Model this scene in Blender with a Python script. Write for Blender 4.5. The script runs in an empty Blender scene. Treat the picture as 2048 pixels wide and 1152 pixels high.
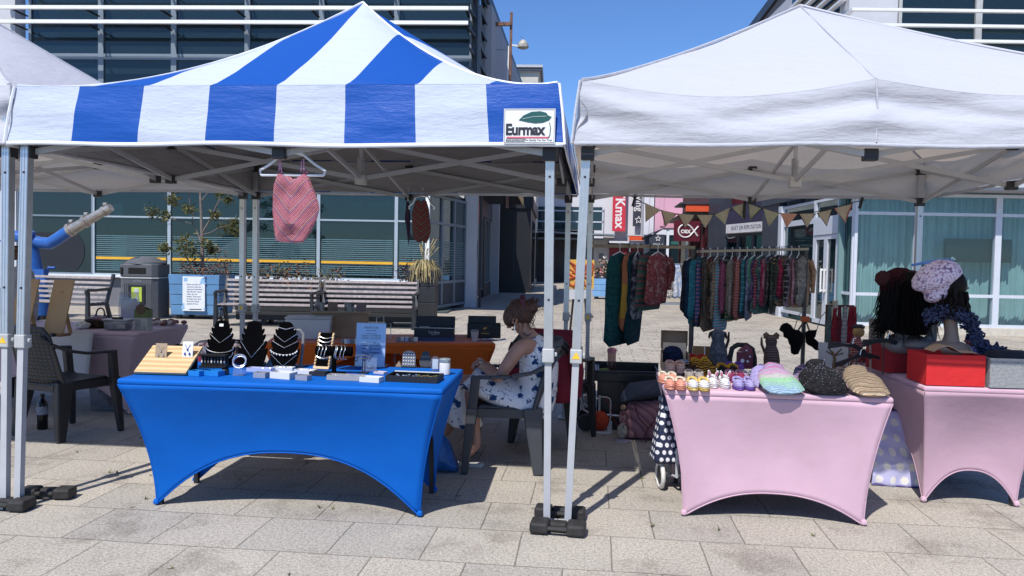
import bpy, math, random
from math import sin, cos, pi, radians, sqrt
from mathutils import Vector as V, Matrix, Euler, noise
random.seed(7)
S = bpy.context.scene; COL = S.collection
# ---------------------------------------------------------------- camera, sky, sun, exposure
CX, CY, CH, YAW, PITCH, ROLL, FPX = 1.70, -4.00, 1.43, .1063, .0373, .0188, 1543.
_f = V((-sin(YAW)*cos(PITCH), cos(YAW)*cos(PITCH), -sin(PITCH))); _r = V((cos(YAW), sin(YAW), 0)); _u = _r.cross(_f)
_r, _u = cos(ROLL)*_r + sin(ROLL)*_u, -sin(ROLL)*_r + cos(ROLL)*_u
cam = bpy.data.objects.new('camera', bpy.data.cameras.new('camera')); COL.objects.link(cam)
cam.data.sensor_width = 36; cam.data.lens = 36*FPX/2048; cam.data.clip_start = .05; cam.data.clip_end = 2000
cam.matrix_world = Matrix(((_r.x, _u.x, -_f.x, CX), (_r.y, _u.y, -_f.y, CY), (_r.z, _u.z, -_f.z, CH), (0, 0, 0, 1)))
S.camera = cam
SUN = V((-.23, -.66, 1.0)).normalized()
elev = math.asin(SUN.z); azim = math.atan2(SUN.x, SUN.y)
W = bpy.data.worlds.new('World'); S.world = W; W.use_nodes = True
nt = W.node_tree; bg = nt.nodes['Background']; sky = nt.nodes.new('ShaderNodeTexSky')
sky.sky_type = 'NISHITA'; sky.sun_disc = False; sky.sun_elevation = elev; sky.sun_rotation = azim
sky.altitude = 200; sky.air_density = 1.0; sky.dust_density = .3; sky.ozone_density = 3.0
tint = nt.nodes.new('ShaderNodeMix'); tint.data_type = 'RGBA'; tint.blend_type = 'MULTIPLY'; tint.inputs[0].default_value = 1; tint.inputs[7].default_value = (.62, .86, 1.2, 1)
nt.links.new(sky.outputs[0], tint.inputs[6]); nt.links.new(tint.outputs[2], bg.inputs[0]); bg.inputs[1].default_value = .10
sl = bpy.data.lights.new('sun', 'SUN'); sl.energy = 4.0; sl.angle = radians(.5); sl.color = (1, .95, .88)
so = bpy.data.objects.new('sun', sl); COL.objects.link(so); so.rotation_euler = SUN.to_track_quat('Z', 'Y').to_euler(); so.location = (-3, -8, 14)
S.view_settings.view_transform = 'Standard'; S.view_settings.look = 'None'; S.view_settings.exposure = 0.42; S.view_settings.gamma = 1
S.render.engine = 'CYCLES'; S.cycles.use_denoising = True; S.cycles.max_bounces = 8; S.cycles.transparent_max_bounces = 16
S.cycles.caustics_reflective = False; S.cycles.caustics_refractive = False
# ---------------------------------------------------------------- a sight through a pixel of the 2048 px photograph
def ray(px, py): return _f + _r*((px-1024)/FPX) - _u*((py-576)/FPX)
def at(px, py, y): d = ray(px, py); return V((CX, CY, CH)) + d*((y-CY)/d.y)          # on the upright plane y
def gr(px, py, z=0.): d = ray(px, py); return V((CX, CY, CH)) + d*((z-CH)/d.z)       # on the level z
# ---------------------------------------------------------------- materials
_mats = {}
def lin(c):
    return tuple(((x/255)/12.92 if x/255 <= .04045 else ((x/255+.055)/1.055)**2.4) for x in c)
def nodes(name):
    m = bpy.data.materials.new(name); m.use_nodes = True; n = m.node_tree
    return m, n, n.nodes['Principled BSDF']
def N(n, t, **k):
    x = n.nodes.new(t)
    for a, b in k.items():
        if a.startswith('i_'): x.inputs[a[2:].replace('_', ' ')].default_value = b
        else: setattr(x, a, b)
    return x
def mixc(n, fac, a, b, mode='MIX'):
    x = n.nodes.new('ShaderNodeMix'); x.data_type = 'RGBA'; x.blend_type = mode
    for s, v in ((0, fac), (6, a), (7, b)):
        if hasattr(v, 'is_output'): n.links.new(v, x.inputs[s])
        elif s == 0: x.inputs[0].default_value = v
        else: x.inputs[s].default_value = (*v[:3], 1)
    return x.outputs[2]
def ramp(n, src, stops, const=False):
    r = n.nodes.new('ShaderNodeValToRGB'); cr = r.color_ramp
    if const: cr.interpolation = 'CONSTANT'
    while len(cr.elements) < len(stops): cr.elements.new(.5)
    for e, (p, c) in zip(cr.elements, stops): e.position = p; e.color = (*c[:3], 1) if hasattr(c, '__len__') else (c, c, c, 1)
    n.links.new(src, r.inputs[0]); return r.outputs[0]
def math_(n, op, a, b=0.):
    x = n.nodes.new('ShaderNodeMath'); x.operation = op
    for i, v in enumerate((a, b)):
        if hasattr(v, 'is_output'): n.links.new(v, x.inputs[i])
        else: x.inputs[i].default_value = v
    return x.outputs[0]
def ocoord(n): return n.nodes.new('ShaderNodeTexCoord').outputs['Object']
def noise_(n, vec, scale, detail=3, rough=.55, dim='3D'):
    x = N(n, 'ShaderNodeTexNoise', i_Scale=scale, i_Detail=detail, i_Roughness=rough); n.links.new(vec, x.inputs['Vector']); return x.outputs[0]
def bump_(n, bs, h, strength, dist=.01):
    b = N(n, 'ShaderNodeBump', i_Strength=strength, i_Distance=dist); n.links.new(h, b.inputs['Height']); n.links.new(b.outputs[0], bs.inputs['Normal'])
def M(name, col=None, r=.6, m=0., var=.12, vs=6., bump=0., bs=90., dist=.004, spec=.5, trans=0., sheen=0., alpha=1., coat=0.):
    """plain surface with soft mottling of its own colour and, if asked, a fine relief"""
    if name in _mats: return _mats[name]
    mt, n, b = nodes(name); _mats[name] = mt
    b.inputs['Roughness'].default_value = r; b.inputs['Metallic'].default_value = m; b.inputs['Specular IOR Level'].default_value = spec
    b.inputs['Alpha'].default_value = alpha; b.inputs['Sheen Weight'].default_value = sheen; b.inputs['Coat Weight'].default_value = coat
    oc = ocoord(n); f = noise_(n, oc, vs, 5)
    lo = [max(0, c*(1-var)) for c in col]; hi = [min(1, c*(1+var)) for c in col]
    c = ramp(n, f, [(.3, lo), (.7, hi)]); n.links.new(c, b.inputs['Base Color'])
    if bump: bump_(n, b, noise_(n, oc, bs, 4), bump, dist)
    if trans:
        out = n.nodes['Material Output']; t = n.nodes.new('ShaderNodeBsdfTranslucent'); n.links.new(c, t.inputs[0])
        mx = N(n, 'ShaderNodeMixShader', i_Fac=trans); n.links.new(b.outputs[0], mx.inputs[1]); n.links.new(t.outputs[0], mx.inputs[2]); n.links.new(mx.outputs[0], out.inputs[0])
    return mt
def KNIT(name, cols, scale=160., band=0., axis='Z', wob=.15, r=.9, relief=.6):
    """knitted cloth: rows of stitches as relief, yarn colours in bands (band = bands per metre) or as flecks (band 0)"""
    if name in _mats: return _mats[name]
    mt, n, b = nodes(name); _mats[name] = mt; b.inputs['Roughness'].default_value = r; b.inputs['Specular IOR Level'].default_value = .15
    oc = ocoord(n); sep = n.nodes.new('ShaderNodeSeparateXYZ'); n.links.new(oc, sep.inputs[0])
    if band:
        v = math_(n, 'MULTIPLY', sep.outputs[axis], band); v = math_(n, 'ADD', v, math_(n, 'MULTIPLY', noise_(n, oc, 9, 2), wob*4))
        v = math_(n, 'FRACT', v)
    else: v = noise_(n, oc, scale*.35, 4, .7); v = math_(n, 'MULTIPLY_ADD', v, 2.4); v.node.inputs[2].default_value = -.7
    k = len(cols); c = ramp(n, v, [((i+.0)/k, cols[i]) for i in range(k)], bool(band))
    fl = noise_(n, oc, scale*1.3, 2); c = mixc(n, .55, c, ramp(n, fl, [(.3, (.35,)*3), (.7, (1,)*3)]), 'MULTIPLY'); n.links.new(c, b.inputs['Base Color'])
    w = N(n, 'ShaderNodeTexWave', i_Scale=scale*.25, i_Distortion=2.5, i_Detail=2.0); w.bands_direction = axis; n.links.new(oc, w.inputs[0])
    bump_(n, b, w.outputs[1], relief, .006); return mt
def GLASS(name, tint, ior=1.5, rough=.02, solid=.0, col=(.02, .03, .03)):
    """window glass: clear by its tint, mirror-like at a slant; solid adds a film of colour"""
    if name in _mats: return _mats[name]
    mt, n, b = nodes(name); _mats[name] = mt; out = n.nodes['Material Output']; n.nodes.remove(b)
    t = n.nodes.new('ShaderNodeBsdfTransparent'); t.inputs[0].default_value = (*tint, 1)
    g = N(n, 'ShaderNodeBsdfGlossy', i_Roughness=rough); g.inputs[0].default_value = (.95, 1, 1, 1)
    lw_ = N(n, 'ShaderNodeLayerWeight', i_Blend=.5); fz = math_(n, 'MULTIPLY_ADD', math_(n, 'POWER', lw_.outputs['Facing'], 4.0), .9); fz.node.inputs[2].default_value = .045; base = t.outputs[0]
    if solid:
        d = n.nodes.new('ShaderNodeBsdfDiffuse'); d.inputs[0].default_value = (*col, 1); mx = N(n, 'ShaderNodeMixShader', i_Fac=solid)
        n.links.new(t.outputs[0], mx.inputs[1]); n.links.new(d.outputs[0], mx.inputs[2]); base = mx.outputs[0]
    m2 = n.nodes.new('ShaderNodeMixShader'); n.links.new(fz, m2.inputs[0]); n.links.new(base, m2.inputs[1]); n.links.new(g.outputs[0], m2.inputs[2]); n.links.new(m2.outputs[0], out.inputs[0])
    return mt
# ---------------------------------------------------------------- mesh builder
SPLIT = {'wall', 'shop_pier', 'pier', 'bracket', 'fin_bracket', 'truss_bar', 'mast_hub', 'shop_fitting', 'room_wall', 'window_frame', 'edge_trim', 'sun_fin', 'elbow_plate', 'roof', 'canopy_slat', 'paper'}
class MB:
    def __init__(s, T=None): s.v = []; s.f = []; s.mi = []; s.T = T or Matrix(); s.cur = 0
    def add(s, vs, fs):
        k = len(s.v); s.v += [s.T @ V(p) for p in vs]
        for f in fs: s.f.append([i+k for i in f]); s.mi.append(s.cur)
        return s
    def box(s, c, d, rz=0., rx=0., ry=0., tap=1.):
        R = Euler((rx, ry, rz)).to_matrix(); c = V(c); x, y, z = d[0]/2, d[1]/2, d[2]/2
        P = [(-x, -y, -z), (x, -y, -z), (x, y, -z), (-x, y, -z), (-x*tap, -y*tap, z), (x*tap, -y*tap, z), (x*tap, y*tap, z), (-x*tap, y*tap, z)]
        return s.add([c + R @ V(p) for p in P], [(3, 2, 1, 0), (4, 5, 6, 7), (0, 1, 5, 4), (1, 2, 6, 5), (2, 3, 7, 6), (3, 0, 4, 7)])
    def bx(s, x0, x1, y0, y1, z0, z1): return s.box(((x0+x1)/2, (y0+y1)/2, (z0+z1)/2), (abs(x1-x0), abs(y1-y0), abs(z1-z0)))
    def bar(s, a, b, w, h=None, up=(0, 0, 1), w2=None, h2=None):
        """a rectangular bar from a to b, w across, h along up"""
        a, b = V(a), V(b); h = h or w; w2 = w2 or w; h2 = h2 or h; d = (b-a).normalized(); up = V(up)
        x = d.cross(up)
        if x.length < 1e-4: x = d.cross(V((0, 1, 0)))
        x.normalize(); y = x.cross(d)
        P = [a-x*w/2-y*h/2, a+x*w/2-y*h/2, a+x*w/2+y*h/2, a-x*w/2+y*h/2, b-x*w2/2-y*h2/2, b+x*w2/2-y*h2/2, b+x*w2/2+y*h2/2, b-x*w2/2+y*h2/2]
        return s.add(P, [(3, 2, 1, 0), (4, 5, 6, 7), (0, 1, 5, 4), (1, 2, 6, 5), (2, 3, 7, 6), (3, 0, 4, 7)])
    def tube(s, pts, r, n=8, closed=False):
        pts = [V(p) for p in pts]; m = len(pts); rs = r if hasattr(r, '__len__') else [r]*m; vs = []; fs = []
        x = None
        for i, p in enumerate(pts):
            d = (pts[(i+1) % m]-pts[i-1]) if closed else (pts[min(i+1, m-1)]-pts[max(i-1, 0)]); d.normalize()
            if x is None:
                x = d.cross(V((0, 0, 1)))
                if x.length < 1e-3: x = d.cross(V((0, 1, 0)))
            x = (x - d*x.dot(d)).normalized(); y = d.cross(x)
            vs += [p + (x*cos(2*pi*j/n)+y*sin(2*pi*j/n))*rs[i] for j in range(n)]
        for i in range(m if closed else m-1):
            a = i*n; b = ((i+1) % m)*n; fs += [(a+j, a+(j+1) % n, b+(j+1) % n, b+j) for j in range(n)]
        if not closed: fs += [tuple(range(n))[::-1], tuple(range((m-1)*n, m*n))]
        return s.add(vs, fs)
    def lathe(s, prof, c=(0, 0, 0), n=24, sx=1., sy=1., a0=0., a1=2*pi):
        """prof = [(radius, z)] turned about a vertical axis through c"""
        c = V(c); full = abs(a1-a0-2*pi) < 1e-6; k = n if full else n+1; vs = []; fs = []
        for r, z in prof: vs += [c+V((r*sx*cos(a0+(a1-a0)*j/n), r*sy*sin(a0+(a1-a0)*j/n), z)) for j in range(k)]
        for i in range(len(prof)-1):
            fs += [(i*k+j, i*k+(j+1) % k, (i+1)*k+(j+1) % k, (i+1)*k+j) for j in range(n)]
        if full:
            if prof[0][0] > 1e-4: fs.append(tuple(range(k))[::-1])
            if prof[-1][0] > 1e-4: fs.append(tuple(range((len(prof)-1)*k, len(prof)*k)))
        return s.add(vs, fs)
    def ball(s, c, r, n=14, m=9, f=None):
        c = V(c); r = V(r) if hasattr(r, '__len__') else V((r, r, r)); vs = []; fs = []
        for i in range(m+1):
            t = pi*i/m
            for j in range(n):
                d = V((sin(t)*cos(2*pi*j/n), sin(t)*sin(2*pi*j/n), cos(t))); k = f(d) if f else 1.
                vs.append(c+V((d.x*r.x*k, d.y*r.y*k, d.z*r.z*k)))
        for i in range(m): fs += [(i*n+j, (i+1)*n+j, (i+1)*n+(j+1) % n, i*n+(j+1) % n) for j in range(n)]
        return s.add(vs, fs)
    def grid(s, fn, nu, nv, mat=None, wrap=False):
        k = len(s.v); s.v += [s.T @ V(fn(i/nu, j/nv)) for j in range(nv+1) for i in range(nu+1)]
        for j in range(nv):
            for i in range(nu):
                a = k+j*(nu+1)+i; s.f.append([a, a+1, a+nu+2, a+nu+1]); s.mi.append(mat(i, j) if mat else s.cur)
        return s
    def poly(s, pts): return s.add(pts, [tuple(range(len(pts)))])
    def prism(s, out, d):
        """flat outline (3-D points) thickened by the vector d"""
        out = [V(p) for p in out]; d = V(d); n = len(out)
        return s.add(out+[p+d for p in out], [tuple(range(n))[::-1], tuple(range(n, 2*n))]+[(i, (i+1) % n, n+(i+1) % n, n+i) for i in range(n)])
    def pillow(s, out, t, o=None, ux=(1, 0, 0), uz=(0, 0, 1), rings=4, cen=None, wob=0., seed=0):
        """a soft flat thing: the outline [(x, z)] swells to a thickness t both ways; ux, uz give its plane"""
        o = V(o or (0, 0, 0)); ux = V(ux).normalized(); uz = V(uz).normalized(); nn = ux.cross(uz); n = len(out)
        cx, cz = cen or (sum(p[0] for p in out)/n, sum(p[1] for p in out)/n); vs = []; fs = []
        ks = [(1-sin(pi/2*i/rings))*1.0 for i in range(rings)]
        def ring(k, sg):
            h = t*sqrt(max(0, 1-k**2.2))*sg; q = []
            for (x, z) in out:
                p = o+ux*(cx+(x-cx)*k)+uz*(cz+(z-cz)*k)
                q.append(p+nn*(h+(wob*(noise.noise(p*14+V((seed, 0, 0)))) if k < 1 else 0)))
            return q
        K = [1-(i/rings)**1.4 for i in range(rings)]
        vs += ring(1, 1); idx = [list(range(n))]
        for sg in (1, -1):
            prev = idx[0]
            for k in K[1:]:
                st = len(vs); vs += ring(max(k, .02), sg); cur = list(range(st, st+n))
                for i in range(n):
                    q = (prev[i], prev[(i+1) % n], cur[(i+1) % n], cur[i]); fs.append(q if sg < 0 else q[::-1])
                prev = cur
            fs.append(tuple(prev) if sg < 0 else tuple(prev[::-1]))
        return s.add(vs, fs)
    def build(s, name, mat, parent=None, smooth=False, bevel=0., loc=None, ang=35, solid=0., sub=0, seg=2):
        if name in SPLIT and len(s.f) > 6 and all(len(f) == 4 for f in s.f) and len(s.f) % 6 == 0 and len(s.v) == len(s.f)//6*8 and not any(s.mi):   # separate boxes become separate parts
            for k in range(len(s.f)//6):
                q = MB(); q.v = s.v[k*8:k*8+8]; q.f = [[i-k*8 for i in f] for f in s.f[k*6:k*6+6]]; q.mi = [0]*6; o = q.build(name, mat, parent, smooth, bevel, loc, ang, solid, sub, seg)
            return o
        me = bpy.data.meshes.new(name); me.from_pydata([tuple(p) for p in s.v], [], s.f); me.update()
        for m in (mat if isinstance(mat, (list, tuple)) else [mat]): me.materials.append(m)
        if any(s.mi): me.polygons.foreach_set('material_index', s.mi)
        o = bpy.data.objects.new(name, me); COL.objects.link(o)
        if parent: o.parent = parent
        if loc: o.location = loc
        if solid: q = o.modifiers.new('thick', 'SOLIDIFY'); q.thickness = solid; q.offset = 0
        if bevel: q = o.modifiers.new('edge', 'BEVEL'); q.width = bevel; q.segments = seg; q.limit_method = 'ANGLE'; q.angle_limit = radians(40)
        if sub: q = o.modifiers.new('sub', 'SUBSURF'); q.levels = sub; q.render_levels = sub
        if smooth:
            me.polygons.foreach_set('use_smooth', [True]*len(me.polygons))
            if not sub: me.set_sharp_from_angle(angle=radians(ang))
        return o
def tag(o, label, cat, group=None, kind=None):
    if label: o['label'] = label
    if cat: o['category'] = cat
    if group: o['group'] = group
    if kind: o['kind'] = kind
    return o
def thing(name, label, cat, loc=(0, 0, 0), rz=0., group=None):
    o = bpy.data.objects.new(name, None); COL.objects.link(o); o.location = loc; o.rotation_euler = (0, 0, rz); o.empty_display_size = .1
    return tag(o, label, cat, group)
_kids = {}
def dup(o, loc, rz=None, label=None, sc=None, group=None, mats=None):
    """a copy of a thing with copies of its parts and sub-parts (mesh data shared)"""
    def cp(a, par):
        c = a.copy(); COL.objects.link(c); c.parent = par
        for ch in [x for x in ALL() if x.parent == a]: cp(ch, c)
        return c
    c = cp(o, None); c.location = loc
    if rz is not None: c.rotation_euler = (0, 0, rz)
    if sc: c.scale = (sc, sc, sc) if not hasattr(sc, '__len__') else sc
    if label: c['label'] = label
    if group: c['group'] = group
    return c
def ALL(): return list(COL.objects)
_fonts = {}
def text(name, s, size, mat, parent, loc, rx=pi/2, ry=0., rz=0., ext=.0015, fat=0., align='CENTER', sx=1., sp=1.):
    cu = bpy.data.curves.new(name, 'FONT'); cu.body = s; cu.size = size; cu.extrude = ext; cu.offset = fat; cu.align_x = align; cu.align_y = 'CENTER'; cu.space_character = sp; cu.resolution_u = 3
    t = bpy.data.objects.new(name, cu); COL.objects.link(t); bpy.context.view_layer.update()
    me = bpy.data.meshes.new_from_object(t.evaluated_get(bpy.context.evaluated_depsgraph_get())); bpy.data.objects.remove(t)
    me.materials.clear(); me.materials.append(mat)
    o = bpy.data.objects.new(name, me); COL.objects.link(o); o.parent = parent; o.location = loc; o.rotation_euler = (rx, ry, rz); o.scale = (sx, 1, 1); return o
def skin(joints, links, name, mat, parent=None, sub=2, root=0, smoothroot=True):
    """a body grown round a skeleton: joints = [(x,y,z,r) or (x,y,z,rx,ry)]"""
    me = bpy.data.meshes.new(name); me.from_pydata([j[:3] for j in joints], links, []); o = bpy.data.objects.new(name, me); COL.objects.link(o)
    q = o.modifiers.new('skin', 'SKIN'); q.use_smooth_shade = True; q.branch_smoothing = .6
    for i, j in enumerate(joints):
        sv = me.skin_vertices[0].data[i]; sv.radius = (j[3], j[4] if len(j) > 4 else j[3]); sv.use_root = (i == root)
    q = o.modifiers.new('sub', 'SUBSURF'); q.levels = sub; q.render_levels = sub
    bpy.context.view_layer.update()
    m2 = bpy.data.meshes.new_from_object(o.evaluated_get(bpy.context.evaluated_depsgraph_get())); o.modifiers.clear(); o.data = m2; m2.name = name
    m2.materials.clear(); m2.materials.append(mat); m2.polygons.foreach_set('use_smooth', [True]*len(m2.polygons))
    if parent: o.parent = parent
    return o
def rnd(a, b): return random.uniform(a, b)
WHITE = (.8, .8, .8)
def loft(m, secs, n=20, cap=True):
    """secs = [(centre, half-axis a, half-axis b)] joined by a skin; an axis may carry a fold function"""
    vs = []; fs = []
    for c, a, b, *w in secs:
        c, a, b = V(c), V(a), V(b)
        for j in range(n):
            t = 2*pi*j/n; k = 1+(w[0](t) if w else 0); vs.append(c+a*cos(t)*k+b*sin(t)*k)
    for i in range(len(secs)-1):
        for j in range(n): fs.append((i*n+j, i*n+(j+1) % n, (i+1)*n+(j+1) % n, (i+1)*n+j))
    if cap: fs += [tuple(range(n))[::-1], tuple(range((len(secs)-1)*n, len(secs)*n))]
    return m.add(vs, fs)
# ================================================================ ground
def paving_mat(name, w, h, mort, ca, cb, cm, speck, sscale, bstr, dirt):
    mt, n, b = nodes(name); oc = ocoord(n); b.inputs['Roughness'].default_value = .9; b.inputs['Specular IOR Level'].default_value = .25
    wob = noise_(n, oc, 1.7, 2); 
    br = N(n, 'ShaderNodeTexBrick', i_Scale=1.0, i_Mortar_Size=mort, i_Mortar_Smooth=.15, i_Bias=-.1, i_Brick_Width=w, i_Row_Height=h); br.offset = .5; br.squash = 1
    va = n.nodes.new('ShaderNodeVectorMath'); va.operation = 'MULTIPLY_ADD'; nz = N(n, 'ShaderNodeTexNoise', i_Scale=2.5, i_Detail=3.0); n.links.new(oc, nz.inputs['Vector'])
    n.links.new(nz.outputs[1], va.inputs[0]); va.inputs[1].default_value = (.016, .016, 0); n.links.new(oc, va.inputs[2]); n.links.new(va.outputs[0], br.inputs['Vector'])
    br.inputs['Color1'].default_value = (*ca, 1); br.inputs['Color2'].default_value = (*cb, 1); br.inputs['Mortar'].default_value = (*cm, 1)
    sp = noise_(n, oc, sscale, 5, .75); c = mixc(n, speck, br.outputs[0], ramp(n, sp, [(.33, (.25, .24, .22)), (.5, (.72, .7, .67)), (.64, (1.35, 1.3, 1.22))]), 'MULTIPLY')
    sp2 = noise_(n, oc, sscale*.45, 2, .6); c = mixc(n, speck*.7, c, ramp(n, sp2, [(.36, (.5, .49, .47)), (.58, (1.1,)*3)]), 'MULTIPLY')
    big = noise_(n, oc, .9, 4, .6); c = mixc(n, dirt, c, ramp(n, big, [(.3, (.62, .61, .62)), (.66, (1.1, 1.08, 1.04))]), 'MULTIPLY')
    st = N(n, 'ShaderNodeTexVoronoi', i_Scale=2.1); st.feature = 'F1'; n.links.new(oc, st.inputs['Vector'])
    c = mixc(n, 1.0, c, ramp(n, st.outputs[0], [(.028, (.45, .42, .4)), (.05, (1, 1, 1))]), 'MULTIPLY')
    tn = N(n, 'ShaderNodeTexBrick', i_Scale=1.0, i_Mortar_Size=0.0, i_Bias=0.0, i_Brick_Width=w, i_Row_Height=h); tn.offset = .5; n.links.new(va.outputs[0], tn.inputs['Vector']); tn.inputs['Color1'].default_value = (.78, .78, .79, 1); tn.inputs['Color2'].default_value = (1.08, 1.06, 1.03, 1); c = mixc(n, .8, c, tn.outputs[0], 'MULTIPLY')
    s2 = N(n, 'ShaderNodeTexVoronoi', i_Scale=3.3); n.links.new(oc, s2.inputs['Vector']); c = mixc(n, ramp(n, s2.outputs[0], [(.02, (.6, .6, .6)), (.034, (0, 0, 0))]), c, (.62, .6, .56))
    sm = noise_(n, oc, 1.9, 5, .7); c = mixc(n, .8, c, ramp(n, sm, [(.36, (.66, .64, .63)), (.48, (1, 1, 1)), (.62, (1, 1, 1)), (.7, (1.13, 1.12, 1.1))]), 'MULTIPLY')
    n.links.new(c, b.inputs['Base Color'])
    hgt = math_(n, 'ADD', math_(n, 'MULTIPLY', br.outputs[1], -1.6), math_(n, 'MULTIPLY', sp, .5)); bump_(n, b, hgt, bstr, .006); return mt
slab = paving_mat('slab paving', .455, .455, .004, (.55, .525, .475), (.50, .475, .43), (.27, .25, .22), .68, 125., .6, .35)
sett = paving_mat('block paving', .42, .21, .007, (.52, .48, .42), (.46, .425, .37), (.26, .235, .2), .5, 60., .5, .45)
g = MB().grid(lambda u, v: (-80+160*u, -12+140*v, 0), 4, 4); tag(g.build('ground', slab), 'pale exposed aggregate paving slabs of the square', 'ground', kind='structure')
p = MB().grid(lambda u, v: (-60+120*u, 5.1+110*v, .004), 2, 2); tag(p.build('street_paving', sett), 'small pale paving blocks of the shopping street', 'paving', kind='structure')
gk = MB()
random.seed(3)
for i in range(215):                                    # weeds in the joints
    if i < 190: c = V((1.2+rnd(0, 3.2), 5.2+.21*random.randint(0, 34), .004))
    else: c = V((rnd(-2.5, 3.5), -.73+.455*random.randint(0, 5)+rnd(-.012, .012), .0))
    for k in range(5):
        a = rnd(0, 6.3); h = rnd(.008, .03); d = V((cos(a), sin(a), 0))*rnd(.008, .03); e = V((-d.y, d.x, 0))*.2
        gk.add([c-e, c+e, c+d+V((0, 0, h))], [(0, 1, 2)])
tag(gk.build('joint_weeds', M('weed', (.1, .13, .03), .8)), 'small weeds growing in the paving joints', 'weeds', kind='stuff')
# ================================================================ left building
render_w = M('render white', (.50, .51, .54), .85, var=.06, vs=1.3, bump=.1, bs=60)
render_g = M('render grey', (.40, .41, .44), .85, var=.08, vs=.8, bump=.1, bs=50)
frame_w = M('window frame pale', (.62, .66, .70), .35, var=.05)
frame_m = M('window frame blue grey', (.34, .40, .45), .35, var=.06)
frame_g = M('window frame grey', (.18, .22, .26), .4, var=.06)
fin_w = M('sun fin white', (.78, .78, .77), .4, var=.04)
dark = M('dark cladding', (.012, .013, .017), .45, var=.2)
slate = M('slate cladding', (.035, .045, .065), .5, var=.15, vs=2)
tealg = GLASS('teal shop glass', (.42, .6, .62), solid=.12, col=(.035, .075, .085))
darkg = GLASS('dark office glass', (.10, .17, .2), solid=.35, col=(.03, .06, .075))
film = M('frosted band film', (.10, .19, .22), .5, var=.05)
yel = M('yellow band', (.72, .40, .03), .45, var=.05)
LA = radians(3.2)                                       # the front's direction
LB = thing('shop_building', 'grey glass fronted corner building with white sun fins behind the striped tent', 'building', (-2.53, 15.19, 0), LA)
def win(par, x0, x1, y, z0, z1, fr, gl, fw=.06, fd=.09, bars=(), name='window', ax='x', vb=()):
    """a framed pane in the plane y (ax x) or x (ax y)"""
    def B(m, a0, a1, c0, c1, e=0.):
        return m.bx(a0, a1, y-fd/2-e, y+fd/2+e, c0, c1) if ax == 'x' else m.bx(y-fd/2-e, y+fd/2+e, a0, a1, c0, c1)
    m = MB(); B(m, x0, x0+fw, z0, z1); B(m, x1-fw, x1, z0, z1); B(m, x0+fw, x1-fw, z0, z0+fw); B(m, x0+fw, x1-fw, z1-fw, z1)
    for b in bars: B(m, x0+fw, x1-fw, b-fw/2, b+fw/2, -.003)
    for b in vb: B(m, b-fw/2, b+fw/2, z0+fw, z1-fw, -.006)
    f = m.build(name, fr, par)
    g = MB()
    if ax == 'x': g.bx(x0+fw*.5, x1-fw*.5, y-.006, y+.006, z0+fw*.5, z1-fw*.5)
    else: g.bx(y-.006, y+.006, x0+fw*.5, x1-fw*.5, z0+fw*.5, z1-fw*.5)
    g.build('pane', gl, f); return f
ZS, ZT = .83, 3.08
xs = [-10.75, -8.72, -6.70, -4.74, -2.80, -.80, .0]
# walls: rendered pier on the left, plinth under the sills, fascia, upper storey
m = MB(); m.bx(-26, -10.75, 0, .4, 0, 8.7); m.bx(-10.75, 1.05, -.02, .35, ZT+.02, 5.25); m.bx(-10.75, 1.0, 12, 12.3, 0, 8.7)
m.build('wall', render_w, LB)
MB().bx(-10.75, -.06, .06, .3, 0, ZS-.065).build('plinth', M('plinth grey', (.14, .145, .16), .8, var=.1, vs=2), LB)
MB().bx(-10.75, .02, -.12, .10, ZS-.06, ZS).build('sill', frame_w, LB, bevel=.01)
for i in range(6):
    f = win(LB, xs[i], xs[i+1], .08, ZS, ZT, frame_m if i else frame_g, tealg if i else darkg, bars=(2.34,), fw=.042)
    if i:
        b = MB()
        for k in range(18):
            z = .95+k*.052
            if abs(z-1.27) > .03: b.bx(xs[i]+.08, xs[i+1]-.08, .062, .066, z, z+.02)
        b.build('frosted_band', film, f); MB().bx(xs[i]+.08, xs[i+1]-.08, .045, .061, 1.235, 1.30).build('yellow_band', yel, f)
# the room behind the glass
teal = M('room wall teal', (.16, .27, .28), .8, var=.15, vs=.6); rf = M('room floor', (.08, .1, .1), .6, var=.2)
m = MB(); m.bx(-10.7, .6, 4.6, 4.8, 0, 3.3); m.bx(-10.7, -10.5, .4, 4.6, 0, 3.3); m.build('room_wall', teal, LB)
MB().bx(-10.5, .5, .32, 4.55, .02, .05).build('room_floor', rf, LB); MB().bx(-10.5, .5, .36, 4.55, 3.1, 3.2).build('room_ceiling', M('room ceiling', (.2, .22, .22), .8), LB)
m = MB()
for x, y, w, d, h in ((-9.6, 2.2, .5, .5, 2.2), (-8.1, 1.2, .62, .06, 1.5), (-6.1, 3.2, 1.2, .6, 1.0), (-3.5, 3.0, 1.6, .7, .95), (-1.3, 2.6, .5, .5, 2.0)): m.box((x, y, h/2+.05), (w, d, h))
m.build('shop_fitting', M('shop fittings', (.30, .38, .38), .7, var=.3, vs=2), LB, bevel=.01)
MB().bx(-7.75, -7.1, 4.5, 4.59, .05, 2.1).build('back_door', dark, LB)
for x in (-2.65, -1.75):                                 # spotlights hung in the shop
    m = MB(); m.bx(x-.25, x+.25, .5, .56, 2.98, 3.02); m.tube([(x, .53, 2.98), (x, .53, 2.85)], .015); m.tube([(x+.02, .5, 2.87), (x+.09, .38, 2.70)], [.04, .06], 12)
    m.build('spotlight', dark, LB, smooth=True)
m = MB(); m.lathe([(.52, 0), (.52, .01)], (0, 0, 0), 36, .75, 1.0); q_ = m.build('round_poster', dark, LB, loc=(-9.35, .07, 1.42)); q_.rotation_euler = (pi/2, 0, 0); MB().bx(-10.3, -9.5, .066, .07, .95, 1.9).build('window_poster', dark, LB)
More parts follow.
